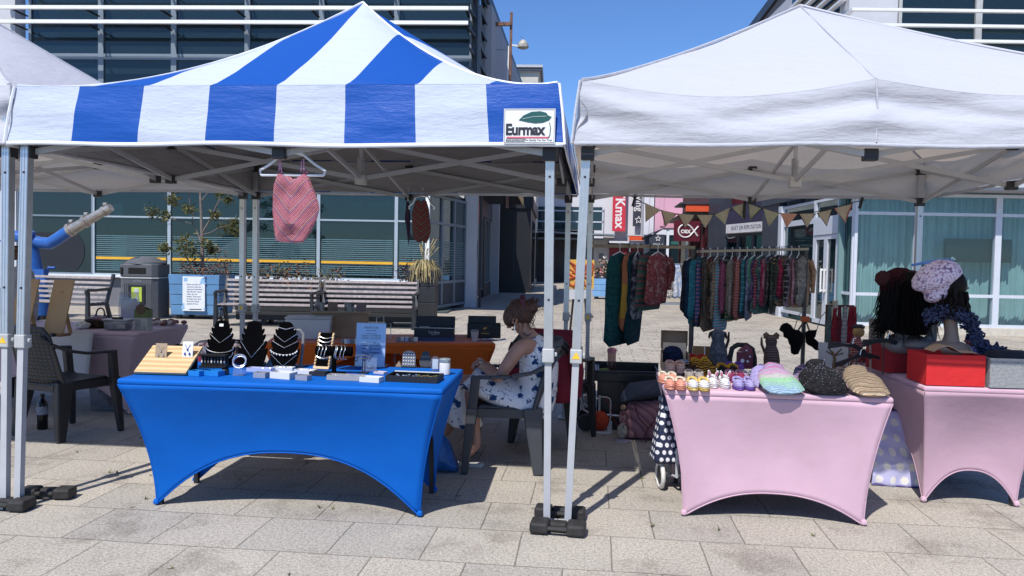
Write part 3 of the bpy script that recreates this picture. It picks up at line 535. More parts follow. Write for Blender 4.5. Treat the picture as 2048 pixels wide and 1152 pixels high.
def tent(name, label, loc, hw, hd, ze, zb, zp, pw, stripes, sag=.0, seamx=True, feet=((0, 0),)*4, group='market tents'):
    """hw, hd half sizes; zb, ze lower and upper edge of the valance; zp peak"""
    T = thing(name, label, 'market tent', loc, 0, group); ns = 8; sd = 6
    mats = [cwb, cb_] if stripes else [cw, cw]
    def wrinkle(p, k): return noise.noise(p*V((1.1, 1.1, 3.2))*1.3)*.02*k + noise.noise(p*V((3, 3, 9)))*.008*k
    m = MB()
    def roofz(x, y):
        r = min(1, max(abs(x)/hw, abs(y)/hd)); e = min(abs(x)/hw, abs(y)/hd); k = min(1, e/max(r, 1e-3)); h = ze+(zp-ze)*(1-r)**(pw[0]+(pw[1]-pw[0])*k**2.5)
        q = e/max(r, 1e-3); return h - sag*abs(sin(pi*q))*r**5
    NX = ns*sd
    for side in range(4):                                 # four roof faces, the stripes run straight up from each eave
        def pt(u, v, side=side):
            s_ = (u*2-1); r = v; a = s_                  # across, along the eave
            # a column of constant 'across' runs inward until the hip
            lim = 1-abs(a); t = v*lim
            t0 = t; q = (a*(hw+.005*(1-t)), -(1-t)*(hd+.005)) if side % 2 == 0 else (-(1-t)*(hw+.005), a*(hd+.005*(1-t)))
            if side >= 2: q = (-q[0], -q[1])
            z = roofz(*q); p = V((q[0], q[1], z)); p.z += (noise.noise(p*1.7)*.012+noise.noise(p*5)*.004)*min(1, t*7); return p
        m.grid(pt, NX, 14, (lambda i, j: (i//sd+(0 if side < 2 else 1)) % 2) if stripes else None)
    roof = m.build('canopy', mats, T, smooth=True, ang=50)
    m = MB(); hm = MB()
    for side in range(4):                                 # valance
        def pv(u, v, side=side):
            a = u*2-1; out = .004+.034*v
            q = (a*(hw+out), -(hd+out)) if side % 2 == 0 else (-(hw+out), a*(hd+out))
            if side >= 2: q = (-q[0], -q[1])
            z = ze-.0+(zb-ze)*v - (sag*.0); p = V((q[0], q[1], z)); k = sin(pi*min(1, v*1.0))*.9+.1*v
            p.z += -sag*abs(sin(pi*a))*(1-v)**1.5 + noise.noise(V((q[0]*1.5, q[1]*1.5, side)))*.012*v
            n = V((0, -1, 0)) if side == 0 else V((-1, 0, 0)) if side == 1 else V((0, 1, 0)) if side == 2 else V((1, 0, 0))
            amp = 1.0 if stripes else 2.1
            w = wrinkle(p+V((side*3, 0, 0)), amp)
            if not stripes: w += .042*sin((p.z-ze)*24+abs(a)*7.0)*math.exp(-abs(a)*3.2)*k + .034*sin(p.z*23-abs(a)*14)*k*math.exp(-(1-abs(a))*5) + .010*noise.noise(V((q[0]*6+q[1]*6+p.z*9, p.z*16, side)))*k
            p += n*(w*k); return p
        m.grid(pv, NX*2, 20, (lambda i, j: (i//(2*sd)+(0 if side < 2 else 1)) % 2) if stripes else None)
        hm.grid(lambda u, v, pv=pv, side=side: pv(u, 1.0-.0)+V((0, 0, -.002-.022*v))+(V((0, -.004, 0)) if side == 0 else V((-.004, 0, 0)) if side == 1 else V((0, .004, 0)) if side == 2 else V((.004, 0, 0))), NX, 1)
    m.build('valance', mats, T, smooth=True, ang=60); hm.build('hem', hem if stripes else cw, T, smooth=True, solid=.004)
    if seamx:
        m = MB()
        for sx, sy in ((1, -1), (-1, -1), (1, 1), (-1, 1)): m.tube([(sx*hw*(k/24), sy*hd*(k/24), roofz(hw*k/24, hd*k/24)+.006) for k in range(25)], .009, 5)
        if not stripes: m.tube([(0, -hd*k/24, roofz(0, hd*k/24)+.003) for k in range(25)], .0045, 5); m.tube([(0, -hd-.02, ze-.0), (.004, -hd-.034, (ze+zb)/2), (0, -hd-.045, zb)], .005, 5)
        for sx, sy in ((1, -1), (-1, -1), (1, 1), (-1, 1)): m.tube([(sx*(hw+.01), sy*(hd+.01), ze), (sx*(hw+.03), sy*(hd+.03), (ze+zb)/2), (sx*(hw+.045), sy*(hd+.045), zb-.01)], .008, 5)
        m.build('seam', hem if stripes else cw, T)
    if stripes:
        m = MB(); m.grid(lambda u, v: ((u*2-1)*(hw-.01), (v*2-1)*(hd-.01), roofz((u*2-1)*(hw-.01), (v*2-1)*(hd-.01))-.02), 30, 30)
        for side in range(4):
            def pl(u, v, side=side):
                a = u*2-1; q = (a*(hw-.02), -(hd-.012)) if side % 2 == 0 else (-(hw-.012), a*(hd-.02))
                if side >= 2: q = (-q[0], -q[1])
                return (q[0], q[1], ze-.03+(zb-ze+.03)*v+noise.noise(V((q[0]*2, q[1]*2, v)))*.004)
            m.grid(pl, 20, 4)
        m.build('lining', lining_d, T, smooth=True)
    px, py = hw-.036, hd-.036; cor = [(-px, -py), (px, -py), (px, py), (-px, py)]
    for i, (x, y) in enumerate(cor):
        fx, fy = x+feet[i][0], y+feet[i][1]; k = (ze-.05-.95)/(ze-.05)
        mx_, my_ = x+(fx-x)*k, y+(fy-y)*k; zc = .93
        m = MB(); m.bar((x, y, ze-.06), (mx_, my_, zc), .046, .046, (0, 1, 0))
        for d in (-.017, .0, .017): m.bar((x+d, y-.0235, ze-.06), (mx_+d, my_-.0235, zc), .007, .004, (0, 1, 0))
        L_ = m.build('leg', alu, T)
        for zb_ in (1.86, 1.22): kk = (ze-.06-zb_)/(ze-.06-zc); MB().box((x+(mx_-x)*kk, y+(my_-y)*kk-.024, zb_), (.012, .004, .012)).build('button', plast, L_)
        m = MB(); m.bar((mx_, my_, zc), (fx, fy, .02), .036, .036, (0, 1, 0)); m.build('lower_tube', alu_w, L_)
        m = MB(); m.box((mx_, my_, zc-.005), (.062, .062, .075)); m.box((mx_+.036, my_, zc), (.022, .022, .022)); c = m.build('collar', plast_g, L_, bevel=.006)
        if not stripes:
            m = MB(); m.poly([(mx_-.022, my_-.0325, zc-.018), (mx_+.022, my_-.0325, zc-.018), (mx_, my_-.0325, zc+.02)]); m.build('warning_triangle', M('warning yellow', (.8, .5, .03), .5), L_)
        m = MB(); m.box((fx, fy, .012), (.11, .11, .016)); m.build('foot_plate', alu_w, L_, bevel=.004)
        m = MB(); m.box((x, y, ze-.10), (.068, .068, .07)); m.box((x, y, zb-.05), (.068, .068, .07)); m.build('bracket', plast, L_, bevel=.006)
    # scissor trusses: two crossing pairs a side, and four that meet at the central mast
    zt, zl = ze-.10, zb-.05
    def scis(a, b, off):
        m = MB(); n_ = V((b[1]-a[1], a[0]-b[0], 0)).normalized()*.014*off
        m.bar(V((*a, zt))+n_, V((*b, zl))+n_, .014, .030); m.bar(V((*a, zl))-n_, V((*b, zt))-n_, .014, .030)
        c = (V((*a, 0))+V((*b, 0)))/2; c.z = (zt+zl)/2; d = n_.normalized()
        m.tube([c-d*.03, c+d*.03], .011, 8); m.build('truss_bar', alu_w, T)
    mids = []
    for i in range(4):
        a, b = cor[i], cor[(i+1) % 4]; mid = ((a[0]+b[0])/2, (a[1]+b[1])/2); mids.append(mid); scis(a, mid, 1); scis(b, mid, 1)
        MB().box((*mid, zt), (.07, .05, .06)).build('connector', plast, T, bevel=.006); MB().box((*mid, zl), (.07, .05, .06)).build('connector', plast, T, bevel=.006)
    for mid in mids: 
        q = (mid[0]*.5, mid[1]*.5); scis(mid, q, 1) if False else None
        m = MB(); m.bar((*mid, zt), (0, 0, zl+.02), .016, .03); m.bar((*mid, zl), (0, 0, zt+.02), .014, .03); m.build('truss_bar', alu_w, T)
    m = MB(); m.tube([(0, 0, zl-.02), (0, 0, zp-.05)], .014, 10); m.tube([(.024*cos(k*.7), .024*sin(k*.7), zl+.06+k*.0016) for k in range(70)], .004, 4); mast = m.build('mast', alu_w, T)
    m = MB(); m.box((0, 0, zl+.01), (.075, .075, .07)); m.box((0, 0, zt+.03), (.075, .075, .05)); m.build('mast_hub', M('hub plastic white', (.5, .5, .48), .5), mast, bevel=.006)
    return T
ST = tent('striped_tent', 'blue and white striped pop-up tent over the jewellery stall', (.0, 1.47, 0), 1.49, 1.49, 2.33, 2.025, 3.25, (1.1, 1.6), True, feet=((.01, -.10), (.02, .10), (0, 0), (0, 0)))
WT = tent('white_tent', 'plain white pop-up tent over the knitwear stall on the right', (3.045, 1.47, 0), 1.43, 1.49, 2.345, 2.03, 3.18, (1.0, 1.16), False, .085, feet=((-.065, .10), (0, 0), (0, 0), (0, 0)))
LT = tent('white_tent', 'plain white pop-up tent cut off by the left edge, over the stall with wooden boards', (-3.05, 1.5, 0), 1.49, 1.49, 2.345, 2.03, 3.25, (1.0, 1.2), False, .05, feet=((0, 0), (.07, -.13), (0, 0), (0, 0)))
# maker's badge on the striped valance
bl = at(1012, 285, -.06); br_ = at(1105, 285, -.06); tl = at(1012, 221, -.06); bw, bh = .262, .178; cxb, czb = (bl.x+br_.x)/2, (bl.z+tl.z)/2
bd = thing('badge', None, None); del_ = bd; bd.parent = ST; bd.name = 'maker_badge'; bd.location = (cxb, -1.545, czb)
bpy.data.objects.remove(bd)
m = MB(); m.bx(-bw/2, bw/2, -.002, .002, -bh/2, bh/2); bd = m.build('maker_badge', M('badge white', (.74, .75, .74), .5, var=.05), ST, loc=(cxb, -1.538, czb)); bd.rotation_euler = (radians(-3), 0, radians(0))
ink = M('badge ink', (.012, .012, .02), .5); lg = M('badge leaf', (.0, .075, .07), .5)
text('badge_lettering', 'Eurmax', .078, ink, bd, (-.022, -.0035, -.02), fat=.0028, sx=.86, sp=.95, ext=.0008)
leaf = [(-.055, .03), (-.03, .055), (.01, .073), (.055, .076), (.085, .068), (.093, .055), (.112, .047), (.1, .03), (.07, .018), (.03, .014), (-.01, .02)]
m = MB(); m.prism([(x, -.0042, z) for x, z in leaf], (0, .001, 0)); m.build('badge_leaf', lg, bd)
m = MB(); m.tube([(-.035, -.005, .036), (.02, -.005, .048), (.085, -.005, .05)], .0011, 4); m.build('badge_leaf_vein', M('badge white', None), bd)
m = MB(); m.tube([(.102, -.004, .018), (.108, -.004, -.01), (.105, -.004, -.045), (.099, -.004, -.06)], .002, 5); m.build('badge_stem', lg, bd)
m = MB(); m.bx(-.115, .1, -.0038, -.0028, -.062, -.054); m.build('badge_rule', M('badge red', (.55, .1, .12), .5), bd)
m = MB()
for x0, x1, z0, z1 in ((-.118, -.022, -.066, -.0645), (-.118, -.022, -.0785, -.077), (-.118, -.1165, -.077, -.066), (-.0235, -.022, -.077, -.066), (-bw/2+.004, bw/2-.004, bh/2-.006, bh/2-.0045), (-bw/2+.004, bw/2-.004, -bh/2+.0045, -bh/2+.006), (-bw/2+.004, -bw/2+.0055, -bh/2+.006, bh/2-.006), (bw/2-.0055, bw/2-.004, -bh/2+.006, bh/2-.006)): m.bx(x0, x1, -.0036, -.0026, z0, z1)
m.build('badge_border', ink, bd); text('badge_small_print', 'www.eurmax.com', .013, ink, bd, (-.07, -.0035, -.0715), ext=.0005); text('badge_small_print', 'The Quality You Can Trust', .0125, ink, bd, (.047, -.0035, -.0715), ext=.0005)
# cast weights on the feet
iron = M('weight rubber black', (.022, .021, .02), .65, var=.4, vs=25, bump=.4, bs=50)
def weight(loc, rz, label, w=.36, d=.13):
    T = thing('base_weight', label, 'tent weight', loc, rz, 'weights on the tent feet'); m = MB()
    m.box((-w*.33, 0, .036), (w*.34, d, .06)); m.box((w*.33, 0, .036), (w*.34, d, .06)); m.box((0, d*.18, .036), (w*.33, d*.55, .045)); m.build('body', iron, T, bevel=.014)
    m = MB(); m.tube([(-w*.17, -d*.38, .038), (w*.17, -d*.38, .038)], .013, 8); m.build('handle', iron, T, smooth=True); return T
c = gr(1095, 1040); weight((1.54, -.005, 0), radians(-4), 'front black base weight with a handle under the two middle tent legs', .29, .12); weight((1.54, .235, 0), radians(-4), 'rear black base weight behind the two middle tent legs', .28, .10)
weight((-1.50, -.115, 0), radians(2), 'front black base weight under the left pair of tent legs', .29, .12); weight((-1.41, .10, 0), radians(8), 'rear black base weight behind the left pair of tent legs', .29, .10)
# ================================================================ benches, bin, planters, sculpture
slatw = M('bench slat weathered', (.30, .26, .25), .6, var=.3, vs=14); iron_b = M('bench iron black', (.015, .018, .022), .45, var=.2)
def bench(loc, rz, label, w=1.93):
    T = thing('park_bench', label, 'bench', loc, rz, 'park benches on the square')
    for k in range(5): MB().box((0, .0+.19+.026*k, .52+k*.096), (w-.06, .022, .05), rx=radians(-14)).build('back_slat', slatw, T, bevel=.004)
    for k in range(4): MB().box((0, -.30+k*.118, .435+.004*abs(k-1.5)), (w-.06, .095, .025)).build('seat_slat', slatw, T, bevel=.004)
    for sx in (-1, 1):
        x = sx*(w/2-.03); m = MB()
        m.bar((x, .36, .98), (x, .16, .42), .055, .05, (0, 1, 0)); m.bar((x, .16, .42), (x, .30, .0), .06, .05, (0, 1, 0), .07, .06); m.bar((x, -.34, .41), (x, .18, .41), .055, .05); m.bar((x, -.33, .66), (x, -.33, .0), .055, .055, (0, 1, 0), .07, .08)
        m.tube([(x, .27, .70), (x, .1, .69), (x, -.15, .68), (x, -.31, .69), (x, -.38, .665), (x, -.37, .63), (x, -.335, .63)], .03, 8)
        m.tube([(x, .0+.11*cos(t), .22+.11*sin(t)) for t in [2*pi*k/14 for k in range(14)]], .016, 6, True); m.tube([(x, -.32, .12), (x, -.16, .17), (x, -.11, .22)], .016, 6); m.tube([(x, .25, .12), (x, .14, .16), (x, .11, .22)], .016, 6)
        m.build('end_frame', iron_b, T)
    m = MB(); m.bar((-w/2, .0, .40), (w/2, .0, .40), .04, .02); m.build('rail', iron_b, T); return T
b1 = (gr(420, 655)+gr(640, 657))/2; bz = radians(7)
bench((b1.x-.1, b1.y+.38, 0), bz, 'left one of the two slatted park benches end to end behind the striped tent'); bench((b1.x-.1+1.99*cos(bz), b1.y+.38+1.99*sin(bz), 0), bz, 'right one of the two slatted park benches end to end, next to the black planter')
c = gr(160, 652); bench((c.x-.75, c.y+.4, 0), radians(-6), 'slatted park bench seen behind the leaning wooden boards', 2.0)
c = gr(1228, 602); bench((c.x+.55, c.y+.2, 0), radians(-55), 'dark park bench far off beside a blue planter in the street', 1.6)
# litter bin
c = gr(298, 634); c.y -= .3
T = thing('litter_bin', 'grey hooded litter bin with a fluted body and a lime green picture panel', 'litter bin', (c.x+.1, c.y, 0), radians(6)); bing = M('bin grey', (.085, .09, .10), .5, var=.12)
def oct_(w, d, k=.26): return [(-w+k*w, -d), (w-k*w, -d), (w, -d+k*d), (w, d-k*d), (w-k*w, d), (-w+k*w, d), (-w, d-k*d), (-w, -d+k*d)]
m = MB(); m.prism([(x, y, .03) for x, y in oct_(.40, .36)], (0, 0, .84))
for k in range(15):
    x = -.28+k*.04
    m.bx(x-.012, x+.012, -.372, -.359, .12, .78)
m.build('body', bing, T, bevel=.015)
m = MB(); m.prism([(x, y, .875) for x, y in oct_(.415, .375)], (0, 0, .02)); m.build('band', M('bin band white', (.6, .6, .6), .5), T)
m = MB(); m.prism([(x, y, .90) for x, y in oct_(.41, .37)], (0, 0, .28)); m.build('head', bing, T, bevel=.02)
m = MB(); loft(m, [((0, 0, 1.18), (.43, 0, 0), (0, .39, 0)), ((0, 0, 1.22), (.42, 0, 0), (0, .38, 0)), ((0, 0, 1.30), (.26, 0, 0), (0, .24, 0)), ((0, 0, 1.34), (.14, 0, 0), (0, .13, 0)), ((0, 0, 1.345), (.02, 0, 0), (0, .02, 0))], 16); m.build('hood', bing, T, smooth=True)
MB().bx(-.2, .2, -.374, -.3, .955, 1.11).build('mouth', M('bin mouth black', (.004,)*3, .9), T, bevel=.02); MB().box((-.37, -.31, 1.03), (.2, .02, .15), rz=radians(-55)).build('mouth', M('bin mouth black', None), T)
MB().bx(-.17, .17, -.392, -.374, .32, .74).build('plate', dark, T, bevel=.008); p_ = MB().bx(-.11, .11, -.398, -.393, .38, .69).build('picture_panel', M('lime panel', (.40, .52, .06), .5), T)
m = MB(); m.lathe([(.035, .0), (.05, .03), (.055, .07), (.03, .1), (0, .105)], (0, -.4, .56), 10, sy=.08); m.bx(-.012, .012, -.402, -.398, .47, .56); m.bx(-.035, .035, -.402, -.398, .41, .47); m.build('tree_mark', M('mark grey', (.45, .47, .45), .6), p_)
MB().bx(-.41, .41, -.37, .37, .0, .03).build('base', M('bin base pale', (.4, .4, .4), .7), T)
text('bin_lettering', 'LITTER', .055, M('bin letter', (.3, .3, .31), .5), T, (0, -.362, .82), ext=.002)
# leaves
def leaves(name, mat, par, clumps, n, size, flat=.6):
    m = MB()
    for i in range(n):
        c, r = random.choice(clumps); d = V((random.gauss(0, .5), random.gauss(0, .5), random.gauss(0, .45)))*r; p = V(c)+d
        a = V((rnd(-1, 1), rnd(-1, 1), rnd(-flat, flat))).normalized(); b = a.cross(V((rnd(-1, 1), rnd(-1, 1), rnd(-1, 1)))).normalized(); l = size*rnd(.6, 1.3)
        m.add([p-a*l*.5, p+b*l*.26, p+a*l*.5+V((0, 0, -l*.15)), p-b*l*.26], [(0, 1, 2), (0, 2, 3)])
    return m.build(name, mat, par)
def twig(m, a, b, r0, r1, k=3, j=.06):
    a, b = V(a), V(b); L = (b-a).length; pts = [a+(b-a)*(i/k)+(V((rnd(-1, 1), rnd(-1, 1), rnd(-.5, .5)))*L*j if 0 < i < k else V()) for i in range(k+1)]; m.tube(pts, [r0+(r1-r0)*i/k for i in range(k+1)], 6); return pts
bark = M('bark grey brown', (.16, .135, .12), .9, var=.3, vs=20, bump=.4, bs=60); leafg = M('leaf dull green', (.075, .095, .03), .6, var=.6, vs=3, trans=.3); leafy = M('leaf olive yellow', (.17, .15, .05), .6, var=.5, vs=3, trans=.3); leafd = M('leaf dark purple', (.05, .03, .03), .7, var=.5, vs=5); dryg = M('dry grass', (.30, .24, .11), .8, var=.4, vs=8)
bluep = M('planter blue paint', (.10, .235, .42), .6, var=.15, vs=3, bump=.15, bs=30); soil = M('soil', (.04, .03, .022), .95, var=.4, vs=20)
def planter(name, label, loc, rz, w, d, h, mat, rows=4, flare=.08):
    T = thing(name, label, 'planter', loc, rz); m = MB()
    for k in range(rows):
        z0 = .1+(h-.1)*k/rows; z1 = .1+(h-.1)*(k+1)/rows-.012; f0 = 1-flare*(1-k/rows); f1 = 1-flare*(1-(k+1)/rows)
        m.box((0, 0, (z0+z1)/2), (w*f0, d*f0, z1-z0), tap=f1/f0)
    m.build('body', mat, T, bevel=.006); MB().box((0, 0, .12+(h-.1)/2), (w*(.985-flare), d*(.98-flare), h-.14)).build('liner', dark, T)
    for sx in (-1, 1):
        for sy in (-1, 1): MB().box((sx*w*.34, sy*d*.34, .055), (.09, .09, .11)).build('foot', dark, T)
    MB().box((0, 0, h-.03), (w*.9, d*.9, .03)).build('soil', soil, T); return T
c = gr(388, 640); random.seed(11)
PL = planter('planter_box', 'pale blue timber planter with a young tree and a white notice on its front', (c.x-.1, c.y+.55, 0), radians(6), 1.1, .95, .98, bluep)
nt_ = MB().bx(-.23, .25, -.50, -.485, .19, .93).build('notice', M('notice white', (.70, .73, .76), .5, var=.03), PL)
inkd = M('print dark', (.06, .065, .08), .6); inkb = M('print blue', (.25, .45, .68), .6)
for k, s_ in enumerate(('Plants the best to', 'everyone that you', 'read and remember', 'that flowers return', 'when the sun', 'shines. They have', 'an important time', 'from the world,', 'people do too.')): text('notice_text', s_, .042, inkd, nt_, (-.14, -.503, .76-k*.052), align='LEFT', ext=.0005)
for x, z, r in ((.40, .86, .05), (.36, .80, .03), (.43, .79, .03), (-.03, .26, .04), (-.02, .33, .025), (.43, .24, .025)):
    m = MB(); m.lathe([(r, 0), (r*.95, .001)], (0, 0, 0), 8); q = m.build('notice_flower', inkb, nt_, loc=(x-.19, -.502, z)); q.rotation_euler = (pi/2, 0, 0)
MB().bx(-.2, -.13, -.504, -.501, .83, .9).build('notice_mark', inkb, nt_); MB().bx(-.08, .18, -.504, -.501, .215, .235).build('notice_rule', inkd, nt_)
TR = thing('young_tree', 'young thin tree with sparse yellowing leaves growing in the pale blue planter', 'tree', (c.x+.02, c.y+.5, .94))
def tl_(px, py, dy=0): return at(px, py, c.y+.5+dy)-V((c.x+.02, c.y+.5, .94))
m = MB(); clumps = []
trunk = [tl_(407, 556), tl_(405, 520), tl_(404, 470), tl_(402, 420), tl_(400, 370), tl_(403, 330), tl_(405, 290)]; m.tube(trunk, [.045, .04, .035, .03, .024, .018, .012], 8)
for a, b, r in (((405, 465), (450, 372), .022), ((450, 372), (460, 320), .014), ((405, 500), (385, 420), .022), ((385, 420), (375, 372), .014), ((375, 372), (360, 310), .01), ((404, 510), (345, 480), .016), ((385, 448), (310, 430), .014), ((388, 420), (345, 405), .012), ((402, 470), (460, 450), .012), ((420, 440), (440, 400), .01), ((404, 530), (440, 500), .012), ((404, 400), (430, 350), .012)):
    p_ = twig(m, tl_(*a), tl_(*b, rnd(-.3, .3)), r, r*.4)
    for _ in range(4): twig(m, p_[-1], p_[-1]+V((rnd(-.25, .25), rnd(-.25, .25), rnd(-.1, .25))), r*.35, .003, 2)
m.build('trunk', bark, TR, smooth=True)
for px, py, r in ((308, 425, .17), (330, 432, .15), (345, 400, .15), (345, 375, .16), (450, 455, .17), (468, 460, .15), (455, 400, .12), (440, 385, .12), (370, 480, .2), (385, 505, .17), (365, 500, .15), (330, 495, .13), (415, 490, .16), (425, 500, .12), (350, 360, .2), (400, 340, .25), (450, 340, .25), (480, 380, .12), (430, 430, .12), (400, 300, .35), (440, 290, .3), (365, 320, .25), (375, 420, .14), (470, 445, .1)): clumps.append((tl_(px, py, rnd(-.25, .25)), r*1.0))
leaves('crown', leafg, TR, clumps, 1500, .085); leaves('crown', leafy, TR, clumps, 1300, .08)
def shrub(name, label, loc, spots, mats, n, size, group=None, stems=1):
    T = thing(name, label, 'plant', loc, 0, group); m = MB()
    for sx, sy, h in spots:
        for k in range(stems):
            a = V((sx+rnd(-.08, .08), sy+rnd(-.08, .08), 0)); twig(m, a, a+V((rnd(-.18, .18), rnd(-.12, .12), h*rnd(.6, 1.1))), .007, .003, 3, .12)
    m.build('stem', bark, T)
    for q in mats: leaves('foliage', q, T, [(V((sx, sy, h*z)), .16+.1*h) for sx, sy, h in spots for z in (.35, .6, .85)], n//len(mats), size*1.35)
    return T
shrub('planter_shrub', 'low dry brown shrub at the foot of the young tree in the pale blue planter', (c.x, c.y+.45, .95), [(-.45, 0, .28), (-.25, .1, .35), (.2, 0, .3), (.4, .1, .38), (.48, -.1, .3), (-.1, -.2, .2), (.1, -.25, .15)], [leafd, M('leaf dead red', (.17, .07, .035), .8, var=.4)], 420, .05, None, 5)
# black planters behind the benches
x0 = b1.x+1.0; y0 = b1.y+1.45
P2 = planter('planter_box', 'low black planter behind the two benches filled with reddish shrubs', (x0-.12, y0-.35, 0), bz, 3.7, .7, .66, M('planter black', (.02, .022, .026), .6), 3, .03)
random.seed(5); shrub('planter_shrub', 'reddish brown bushy shrubs showing above the backs of the benches', (x0-.12, y0-.35, .64), [(-1.6+k*.22, -.1+k*.02, rnd(.34, .6)) for k in range(9)], [leafd, leafy, M('leaf dead red', None)], 900, .055, None, 6)
c2 = gr(822, 650)
P3 = planter('planter_box', 'tall black planter at the corner of the grey building holding straw coloured grass', (c2.x+.05, c2.y+.9, 0), radians(6), .62, .62, 1.15, M('planter black', None), 3, .06)
random.seed(8); m = MB()
for k in range(420):
    a = rnd(0, 2*pi); r = rnd(0, .16); p0 = V((r*cos(a), r*sin(a), 0)); o = rnd(.08, .28); h = rnd(.1, .26); d = V((cos(a), sin(a), 0)); e = V((-d.y, d.x, 0))*.008
    pts = [p0, p0+d*o*.45+V((0, 0, h)), p0+d*o*.9+V((0, 0, h*.45-.1*rnd(0, 1))), p0+d*o*1.05+V((0, 0, h*.1-rnd(.05, .3)))]
    m.add([q+e*s_ for q in pts for s_ in (-1, 1)], [(0, 1, 3, 2), (2, 3, 5, 4), (4, 5, 7, 6)])
for k in range(14):
    a = rnd(-.6, 1.0); h = rnd(.4, .75); m.tube([(0, 0, .1), (a*.12, rnd(-.1, .1), h*.55), (a*.3, rnd(-.2, .2), h)], [.005, .004, .011], 5)
tag(m.build('ornamental_grass', dryg, loc=(c2.x+.08, c2.y+.85, 1.13)), 'tuft of straw coloured grass with tall seed heads in the tall black planter', 'plant')
random.seed(4); shrub('planter_shrub', 'small dark purple plant beside the straw coloured grass', (c2.x-.28, c2.y+.75, .85), [(-.1, 0, .4), (.05, 0, .35), (.12, 0, .5)], [leafd, leafd], 220, .05, None, 5)
c3 = gr(1214, 600); P4 = planter('planter_box', 'far blue planter of mixed flowers in the shopping street', (c3.x-.05, c3.y+.7, 0), radians(-6), 1.0, .8, .78, M('planter blue far', (.18, .38, .68), .6), 3, .12)
shrub('flower_clump', 'pink white and green flowers spilling from the far blue planter', (c3.x-.05, c3.y+.7, .75), [(-.35, 0, .5), (-.1, .1, .75), (.15, 0, .6), (.4, 0, .35), (.0, -.2, .4)], [leafg, leafg, leafy, M('flower pink', (.6, .22, .28), .7, var=.3), M('flower pale', (.6, .55, .5), .7)], 800, .09, None, 3)
# blue pipe sculpture at the left
sb_ = M('sculpture blue', (.022, .105, .36), .35, var=.12, vs=4, bump=.05); steel = M('sculpture steel', (.42, .38, .34), .42, m=.8, var=.3, vs=9)
sy = gr(90, 640).y+.3
SC = thing('pipe_sculpture', 'blue painted pipe sculpture with a steel barrel pointing up to the right', 'sculpture', (at(60, 600, sy).x, sy, 0))
def sl_(px, py, d=0): q = at(px, py, sy+d); return V((q.x-SC.location.x, d, q.z))
m = MB(); m.tube([sl_(20, 470), sl_(55, 478), sl_(80, 485), sl_(100, 487), sl_(118, 476), sl_(138, 462)], [.12, .12, .12, .125, .125, .12], 16); m.build('arm_pipe', sb_, SC, smooth=True)
m = MB(); m.tube([sl_(56, 492), sl_(62, 530), sl_(70, 560), sl_(76, 600), sl_(78, 650)], [.19, .2, .2, .22, .24], 16); m.build('body_pipe', sb_, SC, smooth=True)
m = MB(); m.tube([sl_(137, 463), sl_(222, 415)], [.115, .085], 18); m.build('barrel', steel, SC, smooth=True)
for px, py, r in ((140, 460, .14), (170, 444, .125), (208, 423, .108)):
    a, b = sl_(px-2, py+1), sl_(px+4, py-2); m = MB(); m.tube([a, b], r, 18); q = m.build('clamp_ring', steel, SC, smooth=True)
    MB().box(b+V((-.02, 0, r+.02)), (.08, .06, .06)).build('clamp_bolt', steel, q, bevel=.01)
m = MB(); m.box(sl_(58, 468, -.1), (.16, .2, .16), ry=.4); m.box(sl_(54, 490, -.15), (.09, .05, .3), ry=.3); m.build('elbow_plate', sb_, SC, bevel=.03)
m = MB(); m.tube([sl_(-5, 483), sl_(30, 475)], .02, 6); m.build('bracket', sb_, SC); m = MB(); m.tube([sl_(95, 545), sl_(98, 535), sl_(110, 536)], .03, 6); m.build('hook', sb_, SC); MB().bar(sl_(70, 545, -.1), sl_(92, 545, -.1), .14, .14).build('flange', sb_, SC); MB().bar(sl_(70, 560, -.1), sl_(94, 562, -.1), .12, .12).build('flange', sb_, SC)
MB().box((.15, 0, .04), (.8, .7, .08)).build('base_plate', dark, SC)
# butterfly board and its stand
by = 5.6; c = at(1160, 550, by); T = thing('butterfly_board', 'yellow painted board with a red butterfly behind the middle tent legs', 'painted board', (c.x, by, 0), radians(6)); ycl = M('board yellow', (.62, .36, .07), .7, var=.15); rcl = M('butterfly red', (.42, .07, .02), .7)
m = MB(); m.bx(-.175, .175, 0, .015, c.z-.17, c.z+.19); m.build('board', ycl, T)
for s_ in (-1, 1):
    m = MB()
    def wing(o, cx_, cz_): 
        q = [V((s_*(cx_+.5*0+x), -.004, c.z+cz_+z)) for x, z in o]; m.tube(q, .014, 5, True)
    wing([(.0, .0), (.05, .12), (.12, .16), (.145, .13), (.13, .02), (.06, -.03)], .015, .0); wing([(.0, .0), (.06, -.03), (.12, -.05), (.12, -.11), (.07, -.14), (.02, -.1)], .015, .0)
    for e in ((.11, .13), (.13, .07), (.1, .03), (.1, -.06), (.06, -.1)): m.tube([(s_*.02, -.004, c.z), (s_*e[0], -.004, c.z+e[1])], .009, 4)
    m.build('wing', rcl, T)
m = MB(); m.bx(-.16, -.02, -.01, .0, c.z-.30, c.z-.18); m.bx(.0, .14, -.01, .0, c.z-.29, c.z-.18); m.build('paper', M('paper grey', (.5, .5, .52), .7), T)
MB().bar((-.15, .03, 0), (-.05, .03, c.z), .025).build('leg', dark, T); MB().bar((.15, .03, 0), (.05, .03, c.z), .025).build('leg', dark, T); MB().bar((0, .35, 0), (0, .03, c.z+.1), .025).build('leg', dark, T)
